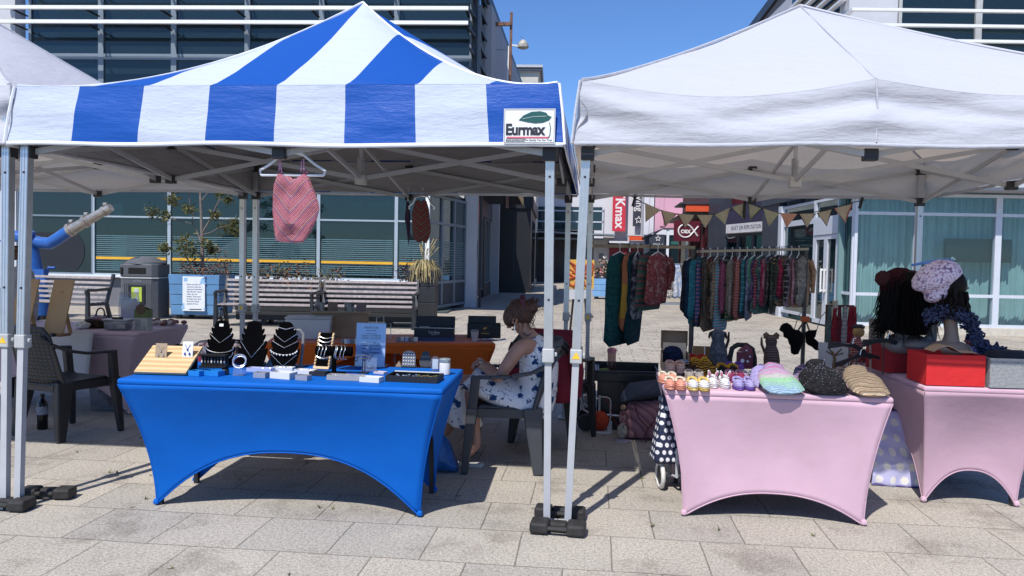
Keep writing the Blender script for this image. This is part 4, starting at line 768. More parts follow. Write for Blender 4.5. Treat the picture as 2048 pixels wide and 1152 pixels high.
# far rail of summer dresses
fy = 22.5; c = at(1362, 528, fy); T = thing('clothes_rail', 'far small clothes rail outside the shops at the end of the street', 'clothes rail', (c.x, fy, 0)); h = c.z
m = MB(); m.bar((-.6, 0, h), (.55, 0, h), .03); m.bar((-.58, 0, 0), (-.58, 0, h), .03); m.bar((.5, 0, 0), (.5, 0, h), .03); m.bx(-.65, .6, -.3, .3, 0, .06); m.build('frame', frame_g, T)
def drape(x, w, z0, z1, seed, mat, name, par, y=0, t=.05):
    """a hanging garment seen from its side: soft sheet with folds"""
    m = MB(); m.grid(lambda u, v: (x+(u-.5)*w*(.55+.45*min(1, v*2.2)), y+t*sin(u*9+seed)*v-.02, z0+(z1-z0)*v+.02*sin(u*12+seed)*(v > .95)), 12, 12); return m.build(name, mat, par, smooth=True, solid=.012)
for k, (x, w, mt_) in enumerate(((-.33, .34, KNIT('dress black white', [(.6, .58, .55), (.08, .07, .08), (.6, .58, .55)], 40)), (-.12, .3, KNIT('dress white blue', [(.62, .62, .6), (.2, .3, .55), (.62, .62, .6)], 30)), (.18, .3, M('dress blue', (.12, .2, .55), .8)), (.38, .3, M('dress blue', None)))):
    c_ = V((c.x+x, fy-.05, 0)); q = thing('hanging_dress', ('leftmost speckled dress on the far rail', 'white and blue dress on the far rail', 'plain blue dress on the far rail, left of its twin', 'plain blue dress at the right end of the far rail')[k], 'dress', c_, 0, 'dresses on the far rail'); drape(0, w, h-.03, h-1.15, k, mt_, 'dress', q); MB().tube([(0, 0, h-.05), (0, 0, h+.03)], .01, 5).build('hook', frame_g, q)
# ================================================================ tables in stretch covers, chairs
def spandex(name, col, sheen=.15):
    mt = M(name, col, .7, var=.05, vs=5, sheen=sheen, spec=.2, bump=.12, bs=7, dist=.03); return mt
def cover_table(name, label, loc, rz, w, d, h, mat, arch=(.3, .3), inset=(.12, .12), cat='table', group='market tables in stretch covers', legs=True):
    """a folding table under a stretch cover that arches up between its four feet"""
    T = thing(name, label, cat, loc, rz, group); rim = .035
    m = MB(); m.box((0, 0, h-rim/2), (w, d, rim)); m.build('table_top', mat, T, bevel=.014, seg=3, smooth=True)
    m = MB(); zt = h-rim+.002
    for side in range(4):
        L, D_, ix, iy = (w, d, inset[0], inset[1]) if side % 2 == 0 else (d, w, inset[1], inset[0]); A = arch[side % len(arch)]
        def pt(u, v, side=side):
            a = u*2-1; zb = max(0, A*(1-abs(a)**2.3)); z = zt+(zb-zt)*v; t = (zt-z)/zt; e = 1-(1-t)**1.8
            x = a*(L/2-.004-ix*e*(1)); mid = .035*(1-a*a)*sin(pi*min(1, t*1.1)); y = -(D_/2-.004-iy*e-mid)+.0035*sin((1-abs(a))*46+t*7)*math.exp(-(1-abs(a))*5)*t*(1-v**6)
            return ((x, y, z), (-y, x, z), (-x, -y, z), (y, -x, z))[side]
        m.grid(pt, 40, 22)
    m.build('cover', mat, T, smooth=True, ang=75, solid=.003)
    for side in range(4):
        L, D_, ix, iy = (w, d, inset[0], inset[1]) if side % 2 == 0 else (d, w, inset[1], inset[0]); A = arch[side % len(arch)]; m = MB(); q_ = []
        for k in range(33):
            a = k/16-1; z = max(.004, A*(1-abs(a)**2.3)); t = (zt-z)/zt; e = 1-(1-t)**1.8; x = a*(L/2-.004-ix*e); y = -(D_/2-.004-iy*e-.035*(1-a*a)*sin(pi*min(1, t*1.1))); q_.append(((x, y, z), (-y, x, z), (-x, -y, z), (y, -x, z))[side])
        m.tube(q_, .0045, 5); m.build('hem', mat, T, smooth=True)
        q_ = []
        for k in range(15):
            t = k/14; e = 1-(1-t)**1.8; x = -(L/2-.004-ix*e); y = -(D_/2-.004-iy*e); z = zt*(1-t); q_.append(((x, y, z), (-y, x, z), (-x, -y, z), (y, -x, z))[side])
        m = MB(); m.tube(q_, .0035, 5); m.build('seam', mat, T, smooth=True)
    m = MB()
    for sx in (-1, 1):
        for sy in (-1, 1): m = MB(); m.bar((sx*(w/2-inset[0]-.02), sy*(d/2-inset[1]-.02), .0), (sx*(w/2-.16), sy*(d/2-inset[1]-.02), h-.05), .026); m.build('leg', dark, T)
    for sx in (-1, 1):
        for sy in (-1, 1): m = MB(); m.box((sx*(w/2-inset[0]-.004), sy*(d/2-inset[1]-.004), .022), (.036, .036, .03), tap=.8); m.build('foot_pocket', mat, T, bevel=.01)
    return T
blue_s = spandex('stretch blue', (.0, .105, .46), 0.); pink_s = spandex('stretch pink', (.56, .37, .45)); oran_s = spandex('stretch orange', (.68, .13, .015)); pinkl_s = spandex('stretch dusty pink', (.50, .36, .385))
BT = cover_table('market_table', 'bright blue stretch covered table of jewellery at the front of the striped tent', (.01, .335, 0), radians(1.5), 1.80, .76, .74, blue_s, (.33, .4), (.14, .15))
PT = cover_table('market_table', 'small pale pink stretch covered table with baby booties and knitted hats in front', (2.72, .72, 0), radians(-.5), 1.22, .74, .72, pink_s, (.15, .2), (.12, .03))
PT2 = cover_table('market_table', 'pale pink stretch covered table running back from the right edge under red and grey boxes', (3.985, 1.31, 0), radians(0), .74, 1.26, .74, pink_s, (.21, .3), (.10, .20))
OT = cover_table('market_table', 'orange stretch covered table behind the seated woman', (-.07, 2.36, 0), radians(15), 1.83, .74, .74, oran_s, (.66, .4, .25, .4), (.14, .12))
LTB = cover_table('market_table', 'dusty pink stretch covered table of wooden boards and tubs at the left stall', (-3.12, 2.62, 0), radians(2), 1.85, .90, .74, pinkl_s, (.34, .34), (.15, .15))
m = MB(); m.grid(lambda u, v: (-3.15+.62*u-.04*v*u, 2.135-.02*v-.012*sin(u*7)*v, .748-.46*v), 12, 8); tag(m.build('paper_cloth', M('paper cloth white', (.5, .49, .5), .8, var=.05), smooth=True, solid=.003), 'white paper cloth hanging from the front of the dusty pink table', 'cloth')
# moulded garden chairs
chairb = M('chair plastic black', (.022, .023, .025), .42, var=.1, bump=.1, bs=120); chairg = M('chair plastic charcoal', (.045, .048, .056), .42, var=.1)
mt, n, b = nodes('chair woven black'); oc = ocoord(n); b.inputs['Roughness'].default_value = .45; ck = N(n, 'ShaderNodeTexWave', i_Scale=11.0, i_Distortion=0.0); ck.bands_direction = 'Z'; n.links.new(oc, ck.inputs[0]); ck2 = N(n, 'ShaderNodeTexWave', i_Scale=9.0, i_Distortion=0.0); ck2.bands_direction = 'Y'; n.links.new(oc, ck2.inputs[0])
pr = math_(n, 'MULTIPLY', ck.outputs[1], ck2.outputs[1]); n.links.new(ramp(n, pr, [(.3, (.012, .012, .014)), (.7, (.06, .062, .066))]), b.inputs['Base Color']); bump_(n, b, pr, .8, .01); chairw = mt
def chair(label, loc, rz, mat, back):
    T = thing('garden_chair', label, 'chair', loc, rz, 'plastic garden chairs')
    m = MB(); m.grid(lambda u, v: (-.21+.45*u, (v-.5)*(.46-.05*(1-u)), .425+.02*u-.02*sin(pi*v)*sin(pi*u)+(-.03*(u > .93))), 14, 14); m.build('seat', mat, T, smooth=True, solid=.018)
    m = MB(); m.bar((.23, -.22, .40), (.23, .22, .40), .02, .06); m.bar((-.2, -.2, .40), (-.2, .2, .40), .02, .05)
    for s_ in (-1, 1): m.bar((-.2, s_*.205, .40), (.23, s_*.225, .40), .02, .06)
    m.build('seat_rim', mat, T)
    def bp(u, v):
        a = u*2-1; wd = .235*(1-.12*v)*(1 if v < .75 else sqrt(max(.02, 1-((v-.75)/.27)**2.4))); return (-.21-.12*v+.055*a*a, a*wd, .44+.44*v)
    m = MB(); m.grid(bp, 16, 16); m.build('backrest', back, T, smooth=True, solid=.014)
    m = MB(); m.tube([bp(0, v/10) for v in range(0, 9)]+[bp(u/12, .94) for u in range(0, 13)]+[bp(1, v/10) for v in range(8, -1, -1)], .017, 8); m.build('back_frame', mat, T, smooth=True)
    for s_ in (-1, 1):
        m = MB(); P_ = [(-.31, s_*.19, .80), (-.25, s_*.235, .74), (-.14, s_*.265, .685), (.0, s_*.275, .655), (.14, s_*.275, .65), (.23, s_*.27, .645)]
        for i in range(5): m.bar(P_[i], P_[i+1], .052, .024)
        m.build('armrest', mat, T, bevel=.008)
        m = MB(); m.bar((.235, s_*.265, .655), (.255, s_*.262, .43), .055, .06, (1, 0, 0)); m.bar((.255, s_*.262, .44), (.30, s_*.285, .0), .07, .075, (1, 0, 0), .035, .045); m.build('leg', mat, T, bevel=.01)
        m = MB(); m.bar((-.14, s_*.205, .44), (-.19, s_*.25, .0), .085, .13, (1, 0, 0), .042, .065); m.build('leg', mat, T, bevel=.01)
    return T
chair('black garden chair with a woven back, facing away at the left stall', (-2.40, 1.56, 0), radians(72), chairb, chairw)
WC = chair('charcoal garden chair the woman in the floral dress sits on', (1.16, 1.30, 0), radians(182), chairg, chairg)
RCH = chair('black garden chair with a dark red coat over its back, behind the seated woman', (1.37, 2.05, 0), radians(75), chairb, chairb)
# ================================================================ the seated woman (faces left, head bowed over her hands)
PX, PY = 1.16, 1.30
PE = thing('person', 'seated woman in a white dress with blue flowers looking down at her hands', 'person', (PX, PY, 0))
skin_m = M('skin', (.42, .22, .155), .55, var=.08, vs=8); hair_m = M('hair auburn', (.072, .030, .018), .5, var=.5, vs=30, bump=.8, bs=140, dist=.01)
def q(px, py, y): p = at(px, py, y); return V((p.x-PX, y-PY, p.z))
cy_ = PY; nL, nR = PY-.19, PY+.19
J = []; E_ = []
def j(p, r, par=None):
    J.append((p.x, p.y, p.z, *(r if hasattr(r, '__len__') else (r, r)))); k = len(J)-1
    if par is not None: E_.append((par, k))
    return k
pel = j(q(1066, 800, cy_), (.13, .13)); sp1 = j(q(1078, 752, cy_), (.12, .125), pel); sp2 = j(q(1080, 712, cy_), (.13, .12), sp1); nb = j(q(1067, 678, cy_), (.075, .075), sp2); nk = j(q(1050, 662, cy_), (.05, .05), nb)
hd0 = j(q(1040, 648, cy_), (.075, .065), nk); hd1 = j(q(1038, 630, cy_), (.088, .078), hd0); hd2 = j(q(1041, 612, cy_), (.06, .06), hd1)
for y, s_, elb, wr, hn in ((nL, -1, (996, 757), (968, 735), (961, 728)), (nR, 1, (1000, 757), (978, 732), (967, 728))):
    sh = j(q(1052, 690, PY+s_*.155), (.062, .06), sp2); sh2 = j(q(1036, 698, PY+s_*.205), (.054, .054), sh); ua = j(q(1015, 730, PY+s_*.215), (.047, .047), sh2); el = j(q(*elb, PY+s_*.20), (.038, .038), ua); fa = j(q((elb[0]*.55+wr[0]*.45), (elb[1]*.55+wr[1]*.45), PY+s_*.13), (.036, .036), el); w_ = j(q(*wr, PY+s_*.065), (.025, .022), fa); j(q(*hn, PY+s_*.04), (.034, .02), w_)
    hp = j(q(1058, 805, PY+s_*.09), (.095, .09), pel); th = j(q(1000, 785, PY+s_*.105), (.085, .085), hp)
    kn, cf, an, ft, to = ((935, 760), (944, 820), (953, 890), (940, 906), (920, 910)) if s_ < 0 else ((925, 757), (910, 815), (895, 862), (884, 872), (866, 874))
    ky = PY+s_*.09
    k_ = j(q(*kn, ky), (.06, .06), th); c_ = j(q(*cf, ky), (.052, .055), k_); a_ = j(q(*an, ky), (.033, .035), c_); f_ = j(q(*ft, ky), (.035, .028), a_); j(q(*to, ky), (.032, .016), f_)
BODY = skin(J, E_, 'body', skin_m, PE, 2, 0)
# fingers: five on each hand, curled together over a small thing she works on
def hand(s_, hn):
    p0 = q(*hn, PY+s_*.04)
    for k in range(4):
        y = p0.y-s_*.03+s_*.018*k*.9; l = (.03, .036, .038, .03)[k]; a = V((p0.x-.012, y*.7, p0.z+.014-.006*k)); b_ = a+V((-l, -s_*.008, -.004)); c_ = b_+V((-l*.35, -s_*.01, -l*.7)); d_ = c_+V((l*.25, -s_*.004, -l*.45))
        skin([(*a, .0095), (*b_, .0088), (*c_, .008), (*d_, .007)], [(0, 1), (1, 2), (2, 3)], 'finger', skin_m, PE, 2)
    a = V((p0.x+.012, p0.y-s_*.026, p0.z+.02)); b_ = a+V((-.022, -s_*.014, .012)); c_ = b_+V((-.024, -s_*.006, -.006)); skin([(*a, .011), (*b_, .0095), (*c_, .0085)], [(0, 1), (1, 2)], 'thumb', skin_m, PE, 2)
hand(-1, (961, 728)); hand(1, (967, 728))
# face: nose, lips, eye, brow, ear (the head looks down to the left)
hc = q(1038, 632, cy_); F_ = V((-.80, 0, -.60)); U_ = V((-.60, 0, .80))
def fp(f, u, y): return hc+F_*f+U_*u+V((0, y, 0))
m = MB(); m.tube([fp(.078, .022, 0), fp(.094, .0, 0), fp(.104, -.018, 0), fp(.088, -.03, 0)], [.008, .012, .015, .008], 8); m.build('nose', skin_m, PE, smooth=True)
m = MB(); m.ball(fp(.088, -.052, 0), (.012, .024, .007)); m.build('lips', M('lips', (.4, .14, .12), .5), PE, smooth=True)
m = MB(); m.ball(fp(.05, -.085, 0), (.03, .035, .028)); m.build('chin', skin_m, PE, smooth=True)
for s_ in (-1, 1):
    m = MB(); m.ball(fp(.07, .012, s_*.034), (.013, .014, .011)); m.build('eyelid', skin_m, PE, smooth=True); m = MB(); m.tube([fp(.082, .03, s_*.015), fp(.08, .034, s_*.035), fp(.066, .03, s_*.052)], .0045, 5); m.build('eyebrow', hair_m, PE)
    m = MB(); m.tube([q(1030+2, 640, cy_)+V((0, s_*.078, .02)), q(1034, 640, cy_)+V((.008, s_*.084, .006)), q(1033, 640, cy_)+V((.0, s_*.08, -.02)), q(1031, 640, cy_)+V((-.012, s_*.076, -.012)), q(1031, 640, cy_)+V((-.01, s_*.077, .012))], .008, 6, True); m.build('ear', skin_m, PE, smooth=True)
m = MB(); e = q(1032, 648, cy_)+V((0, -.084, 0)); m.tube([e, e+V((0, -.002, -.05))], .004, 6); m.build('earring', M('silver', (.75, .75, .76), .25, m=.9), PE)
# hair: cap swept back to a bun with a burgundy scrunchie, loose wisps
m = MB(); hcc = q(1039, 625, cy_)
m.ball(hcc, (.104, .096, .097), 28, 20, lambda d: (1+.05*noise.noise(d*5)+.03*sin(d.z*30+d.x*14))*(1 if d.x*.8+d.z*-.1 > -.62 else .9)); 
for s_ in (-1, 1): m.ball(q(1022, 632, cy_)+V((0, s_*.06, 0)), (.05, .03, .07), 10, 8, lambda d: 1+.1*noise.noise(d*4))
H_ = m.build('hair', hair_m, PE, smooth=True)
bc = q(1053, 614, cy_)
m = MB(); m.ball(bc+V((.03, 0, .0)), (.05, .055, .058), 20, 14, lambda d: 1+.14*noise.noise(d*4)+.05*sin(d.z*24+d.y*14)); m.build('bun', hair_m, H_, smooth=True)
m = MB(); ax = V((.9, 0, .25)).normalized(); yy = V((0, 1, 0)); zz = ax.cross(yy); m.tube([bc+V((-.012, 0, 0))+(yy*cos(t)+zz*sin(t))*(.062+.008*sin(t*11)) for t in [2*pi*k/44 for k in range(44)]], [.017+.005*sin(k*2.3) for k in range(44)], 8, True); m.build('scrunchie', M('scrunchie burgundy', (.085, .018, .035), .7, var=.3, vs=30), H_, smooth=True)
m = MB(); random.seed(2)
for k in range(46):
    a = V((rnd(-.02, .1), rnd(-.075, .075), rnd(-.09, -.02)))+hcc; m.tube([a, a+V((rnd(-.01, .02), rnd(-.01, .01), rnd(-.03, -.01))), a+V((rnd(-.02, .04), rnd(-.02, .02), rnd(-.075, -.03)))], [.003, .0022, .001], 4)
for k in range(30):
    a = bc+V((.035, 0, 0)); d = V((rnd(-.4, 1), rnd(-1, 1), rnd(-1, 1))).normalized(); m.tube([a+d*.05, a+d*.075+V((0, 0, .01)), a+d*.085+V((.01, 0, -.02))], [.0025, .002, .001], 4)
m.build('loose_hair', hair_m, H_)
# the dress: white cotton printed with blue leaves and stems
mt, n, b = nodes('floral cotton'); oc = ocoord(n); b.inputs['Roughness'].default_value = .85; b.inputs['Specular IOR Level'].default_value = .2
vo = N(n, 'ShaderNodeTexVoronoi', i_Scale=11.0); n.links.new(oc, vo.inputs['Vector']); ds = math_(n, 'ADD', vo.outputs['Distance'], math_(n, 'MULTIPLY', noise_(n, oc, 38, 3, .7), .75)); lf = ramp(n, ds, [(.62, (1, 1, 1)), (.64, (0, 0, 0))])
v2 = N(n, 'ShaderNodeTexVoronoi', i_Scale=30.0); n.links.new(oc, v2.inputs['Vector']); d2 = math_(n, 'ADD', v2.outputs['Distance'], math_(n, 'MULTIPLY', noise_(n, oc, 12, 2), .9)); l2 = ramp(n, d2, [(.58, (1, 1, 1)), (.60, (0, 0, 0))])
nz = noise_(n, oc, 9, 3, .5); st = ramp(n, nz, [(.488, (0, 0, 0)), (.495, (1, 1, 1)), (.502, (1, 1, 1)), (.509, (0, 0, 0))]); nz2 = noise_(n, oc, 4, 2); st = mixc(n, 1, st, ramp(n, nz2, [(.45, (0, 0, 0)), (.5, (1, 1, 1))]), 'MULTIPLY')
c = mixc(n, lf, (.78, .77, .78), (.022, .06, .17)); c = mixc(n, l2, c, (.05, .10, .22)); c = mixc(n, st, c, (.03, .05, .12)); n.links.new(c, b.inputs['Base Color']); bump_(n, b, noise_(n, oc, 7, 3), .35, .03); dress_m = mt
m = MB()
def sec(px, py, ax_, by, tilt=0, f=None):
    c = q(px, py, cy_); a = V((cos(tilt), 0, sin(tilt)))*ax_; return (c, a, V((0, by, 0)), f) if f else (c, a, V((0, by, 0)))
loft(m, [sec(1058, 822, .15, .20, -.2), sec(1066, 800, .155, .205, -.15), sec(1073, 775, .145, .185, -.1), sec(1077, 750, .135, .17, 0), sec(1078, 728, .135, .175, .1), sec(1074, 708, .13, .18, .25), sec(1069, 693, .11, .165, .4), sec(1064, 682, .075, .12, .5), sec(1062, 677, .06, .085, .5)], 32); m.build('dress_bodice', dress_m, PE, smooth=True)
m = MB(); fo = lambda a, k: (lambda t: a*sin(k*t)+a*.6*sin(3*t+1))
def sk(px, py, tx, tz, th, wd, f=None): c = q(px, py, cy_); return (c, V((tx, 0, tz))*th, V((0, wd, 0)), f or (lambda t: 0))
loft(m, [sk(1078, 808, .2, 1, .10, .19), sk(1050, 802, 0, 1, .125, .215), sk(1010, 787, .1, 1, .115, .225, fo(.02, 5)), sk(970, 768, .2, 1, .10, .215, fo(.03, 6)), sk(942, 757, .45, .9, .085, .195, fo(.03, 7)), sk(926, 762, .9, .45, .085, .18, fo(.03, 8)), sk(920, 785, 1, .1, .10, .175, fo(.05, 8)), sk(921, 815, 1, -.08, .115, .175, fo(.06, 9)), sk(926, 842, 1, -.2, .125, .175, fo(.07, 9)), sk(927, 846, 1, -.2, .115, .168, fo(.07, 9)), sk(922, 815, 1, -.1, .10, .16, fo(.05, 9))], 56, False); m.build('dress_skirt', dress_m, PE, smooth=True, ang=80)
m = MB(); m.tube([q(1047, 664, cy_)+V((0, -.055, 0)), q(1056, 670, cy_)+V((0, -.075, 0)), q(1068, 672, cy_)+V((0, -.03, .03)), q(1068, 672, cy_)+V((0, .03, .03))], .0035, 5); m.build('neck_cord', dark, PE)
sand = M('sandal white', (.55, .53, .5), .5); 
for (fx, fy, tx, ty), s_ in (((955, 910, 914, 914), -1), ((897, 877, 862, 880), 1)):
    a, b_ = q(fx, fy, PY+s_*.09), q(tx, ty, PY+s_*.09); a.z = b_.z = .0; m = MB(); d = (b_-a); m.prism([a+V((.03, -.035, 0)), a+d*.5+V((0, -.042, 0)), b_+V((-.02, -.03, 0)), b_+V((-.045, 0, 0)), b_+V((-.02, .03, 0)), a+d*.5+V((0, .042, 0)), a+V((.03, .035, 0)), a+V((.045, 0, 0))], (0, 0, .022)); sd_ = m.build('sandal', sand, PE, bevel=.004)
    c_ = a+d*.62; m = MB(); m.tube([c_+V((0, -.042, .02)), c_+V((0, -.03, .06)), c_+V((0, .0, .072)), c_+V((0, .03, .06)), c_+V((0, .042, .02))], .011, 6); m.build('strap', sand, sd_)
tag(MB().box(q(961, 722, cy_)+V((PX-.01, PY, -.01)), (.05, .03, .018)).build('knitting_piece', M('pale yarn piece', (.6, .55, .5), .9), bevel=.006), 'small pale piece of craft work held in the seated woman\'s hands', 'craft work')
# ================================================================ goods on the blue jewellery table
ZT_ = .7415
silver = M('silver', (.75, .75, .76), .25, m=.9); gold = M('gold', (.75, .5, .15), .25, m=.9); velvet = M('velvet black', (.0025, .0025, .003), 1., spec=.03); cardw = M('card white', (.72, .72, .70), .7, var=.05); cardt = M('card tan', (.36, .27, .18), .8, var=.1)
boxw = M('box white', (.66, .66, .65), .6, var=.04); boxg = M('box grey', (.22, .22, .23), .6, var=.08); boxb = M('box black', (.012, .012, .014), .5); boxc = M('box sky blue', (.01, .20, .55), .5); clear = GLASS('clear acrylic', (.86, .9, .95), solid=.10, col=(.5, .55, .65))
mt, n, b = nodes('bamboo'); oc = ocoord(n); wv = N(n, 'ShaderNodeTexWave', i_Scale=9.0, i_Distortion=1.2, i_Detail=3.0); wv.bands_direction = 'Y'; n.links.new(oc, wv.inputs[0]); n.links.new(ramp(n, wv.outputs[1], [(.2, (.50, .33, .16)), (.8, (.66, .47, .26))]), b.inputs['Base Color']); b.inputs['Roughness'].default_value = .55; bamboo = mt
def tp(px, py, z=ZT_): return gr(px, py, z)
def put(name, label, cat, px, py, rz=0., group=None, z=ZT_):
    p = tp(px, py, z); return thing(name, label, cat, p, rz, group)
def tray(name, label, px, py, w, d, h, mat, rz=0., wall=.006, fill=None, cat='tray', group=None, n=0, fm=None, lid=0, z=ZT_):
    """an open tray whose front lower edge is centred on the pixel; fill = lining"""
    T = put(name, label, cat, px, py, rz, group, z); m = MB(); m.bx(-w/2, w/2, 0, wall, 0, h); m.bx(-w/2, w/2, d-wall, d, 0, h); m.bx(-w/2, -w/2+wall, wall, d-wall, 0, h); m.bx(w/2-wall, w/2, wall, d-wall, 0, h); m.bx(-w/2+wall, w/2-wall, wall, d-wall, 0, .004); m.build('body', mat, T)
    if fill: MB().bx(-w/2+wall, w/2-wall, wall, d-wall, .005, h*.45).build('lining', fill, T)
    if n:
        for k in range(n):
            x, y = rnd(-w/2+.02, w/2-.02), rnd(.02, d-.015); m = MB(); z0 = h*.45+.006
            if k % 2: m.tube([(x+.007*cos(t), y+.004*sin(t), z0+.007*sin(t)) for t in [2*pi*i/8 for i in range(8)]], .0022, 5, True)
            else: m.ball((x, y, z0), .006, 7, 5)
            m.build('trinket', fm or silver, T)
    return T
# bamboo board sloping up to the back, with two earring cards
c = tp(321, 750); T = thing('bamboo_board', 'pale bamboo board with two earring cards at the left end of the blue table', 'display board', (c.x, c.y, ZT_), radians(3))
SL = Matrix.Rotation(radians(31), 4, 'X'); m = MB(SL); m.bx(-.15, .15, 0, .245, .004, .02); m.build('board', bamboo, T, bevel=.002); m = MB(SL); m.bx(-.15, .15, 0, .01, -.006, .0035); m.build('front_edge', boxb, T); MB().bx(-.12, .12, .19, .2, .0, .1).build('prop', boxb, T)
def ecard(x, y, z, w, h, mat, mk, T, kind):
    m = MB(Matrix.Translation((x, y, z)) @ Matrix.Rotation(radians(-8), 4, 'X')); m.bx(-w/2, w/2, 0, .003, 0, h); c_ = m.build('earring_card', mat, T)
    m = MB(Matrix.Translation((x, y, z)) @ Matrix.Rotation(radians(-8), 4, 'X'))
    for s_ in (-1, 1): m.ball((s_*w*.22, -.004, h*.2), .0065, 8, 6); m.tube([(s_*w*.22, -.003, h*.2), (s_*w*.2, -.003, h*.32)], .0015, 4)
    m.tube([(-w*.25, -.003, h*.8), (0, -.003, h*.5), (w*.25, -.003, h*.8)], .0016, 4); m.ball((0, -.004, h*.48), .006, 8, 6); m.build('earring', mk, c_)
    return c_
ecard(-.052, .10, .082, .068, .085, cardt, silver, T, 0); ecard(.10, .11, .09, .062, .09, cardw, M('blue enamel', (.03, .07, .3), .4), T, 1)
T = put('necklace_stand', 'small flat black stand lying behind the bamboo board', 'jewellery stand', 336, 722, 0); m = MB(); m.pillow([(-.05, .03), (-.02, .045), (0, .04), (.03, .05), (.06, .03), (.05, .0), (0, -.02), (-.04, .0)], .012, (0, .12, .06), (1, 0, 0), (0, .7, .7)); m.build('pad', velvet, T); MB().bx(-.02, .02, .1, .12, 0, .06).build('prop', velvet, T)
# two small sky blue boxes, open
for px, py, lb in ((387, 752, 'left one of two small open sky blue boxes in front of the black display'), (421, 752, 'right one of two small open sky blue boxes in front of the black display')):
    tray('jewellery_box', lb, px, py, .075 if px < 400 else .1, .06, .028, boxc, radians(-12), .008, M('box blue inside', (.004, .09, .3), .6), 'jewellery box', 'small sky blue boxes')
T = put('earring_display', 'black slanted display box with drop earrings', 'jewellery stand', 423, 736, radians(2)); m = MB(); m.bx(-.08, .085, .03, .05, 0, .075); m.bx(-.08, .085, 0, .03, 0, .012); m.bx(-.08, .085, .0, .05, .07, .08); m.build('body', boxb, T)
for k in range(8): m = MB(); x = -.07+k*.02; m.tube([(x, .02, .062), (x+.003, .015, .04)], .0015, 4); m.ball((x+.003, .014, .034), (.005, .004, .009), 7, 5); m.build('earring', silver if k % 3 else M('pearl', (.8, .78, .75), .3), T)
T = put('ring_box', 'small black ring box beside the sky blue boxes', 'jewellery box', 447, 750); MB().box((0, .02, .016), (.034, .034, .032)).build('body', boxb, T, bevel=.004); MB().box((0, .02, .036), (.03, .03, .006)).build('lid', velvet, T, bevel=.002)
# patterned bag lying behind the busts
fl = KNIT('bag print', [(.012, .012, .02), (.015, .012, .02), (.02, .015, .02), (.35, .3, .32), (.012, .012, .02), (.30, .04, .06)], 34, relief=0., r=.6)
T = put('floral_bag', 'black floral bag with a dark red band lying behind the necklace busts', 'bag', 425, 727); m = MB(); m.pillow([(-.23, 0), (-.23, .08), (-.16, .125), (.0, .15), (.15, .135), (.24, .09), (.24, 0)], .06, (0, .14, .0), wob=.01); m.build('body', fl, T, smooth=True); m = MB(); m.bx(-.22, .23, .069, .075, .002, .04); m.build('band', M('band dark red', (.25, .015, .03), .7, var=.3, vs=20), T)
# necklace busts with toothed edges
half = [(0, .285), (.02, .283), (.037, .272), (.046, .254), (.048, .236), (.054, .232), (.062, .24), (.066, .232), (.062, .214), (.054, .203), (.060, .198), (.072, .206), (.076, .196), (.070, .176), (.062, .163), (.068, .158), (.082, .166), (.086, .154), (.080, .132), (.072, .118), (.080, .114), (.092, .122), (.094, .108), (.088, .08), (.080, .045), (.066, .016), (.05, .0)]
def bust(px, py, label, chains, sc=1., rz=0., tagc=False):
    T = put('necklace_bust', label, 'necklace bust', px, py, rz, 'black toothed necklace busts'); R = Matrix.Scale(sc, 4) @ Matrix.Rotation(radians(-9), 4, 'X')
    out = [(x, z) for x, z in half]+[(-x, z) for x, z in reversed(half[1:])]
    m = MB(R); m.prism([(x, 0, z) for x, z in out], (0, .012, 0)); m.build('pad', velvet, T)
    m = MB(); m.bar((0, .05, .2*sc), (0, .11, 0), .05, .006, (0, 1, 0)); m.build('prop', velvet, T)
    for (w, z0, dz, pend, r) in chains:
        m = MB(R)
        if pend >= 0: pts = [(-w, -.004, z0), (-w*.5, -.005, z0-dz*.52), (0, -.006, z0-dz), (w*.5, -.005, z0-dz*.52), (w, -.004, z0)]
        else: pts = [(w*cos(pi+pi*k/12), -.005, z0+dz*sin(pi+pi*k/12)) for k in range(13)]
        m.tube(pts, r, 5); ch = m.build('necklace', silver, T)
        if pend > 0: m = MB(R); m.ball((0, -.009, z0-dz-.008-pend*.3), (.006, .004, .010*pend), 8, 6); m.build('pendant', silver, ch)
        if pend == -2:
            m = MB(R)
            for k in range(1, 12): m.ball((w*cos(pi+pi*k/12), -.008, z0+dz*sin(pi+pi*k/12)-.004), .0055, 7, 5)
            m.build('pendant', M('pearl', None), ch)
    if tagc: m = MB(R); m.bx(-.014, .012, -.003, -.001, .245, .262); m.build('price_tag', cardw, T)
    return T
bust(437, 733, 'leftmost of three tall black necklace busts, with a white tag and three chains', [(.07, .198, .055, 1.2, .0016), (.09, .118, .035, -1, .003), (.088, .09, .055, -1, .0022)], 1.0, 0, True)
bust(502, 735, 'middle one of three tall black necklace busts, with one long chain', [(.078, .16, .10, 1.5, .0018)], 1.0)
bust(566, 737, 'rightmost of three tall black necklace busts, with five necklaces', [(.05, .25, .012, 0, .002), (.065, .205, .045, 1.1, .0016), (.078, .165, .04, .8, .0016), (.085, .118, .035, -2, .0018), (.082, .085, .07, 1.5, .0016)], 1.0)
T = put('bust_support', 'curved grey wire support at the side of the rightmost bust', 'display support', 598, 735); m = MB(); m.tube([(0, .02, 0), (.004, .05, .12), (.002, .06, .20), (-.02, .06, .225), (-.06, .05, .22)], .009, 8); m.build('frame', boxg, T, smooth=True); MB().box((-.01, .05, .004), (.05, .08, .008)).build('foot', boxg, T)
T = put('ring_stand', 'clear plastic ring stand with two tilted rings', 'jewellery stand', 474, 752); m = MB(); m.box((0, .03, .025), (.06, .05, .05), tap=.8); m.build('base', clear, T)
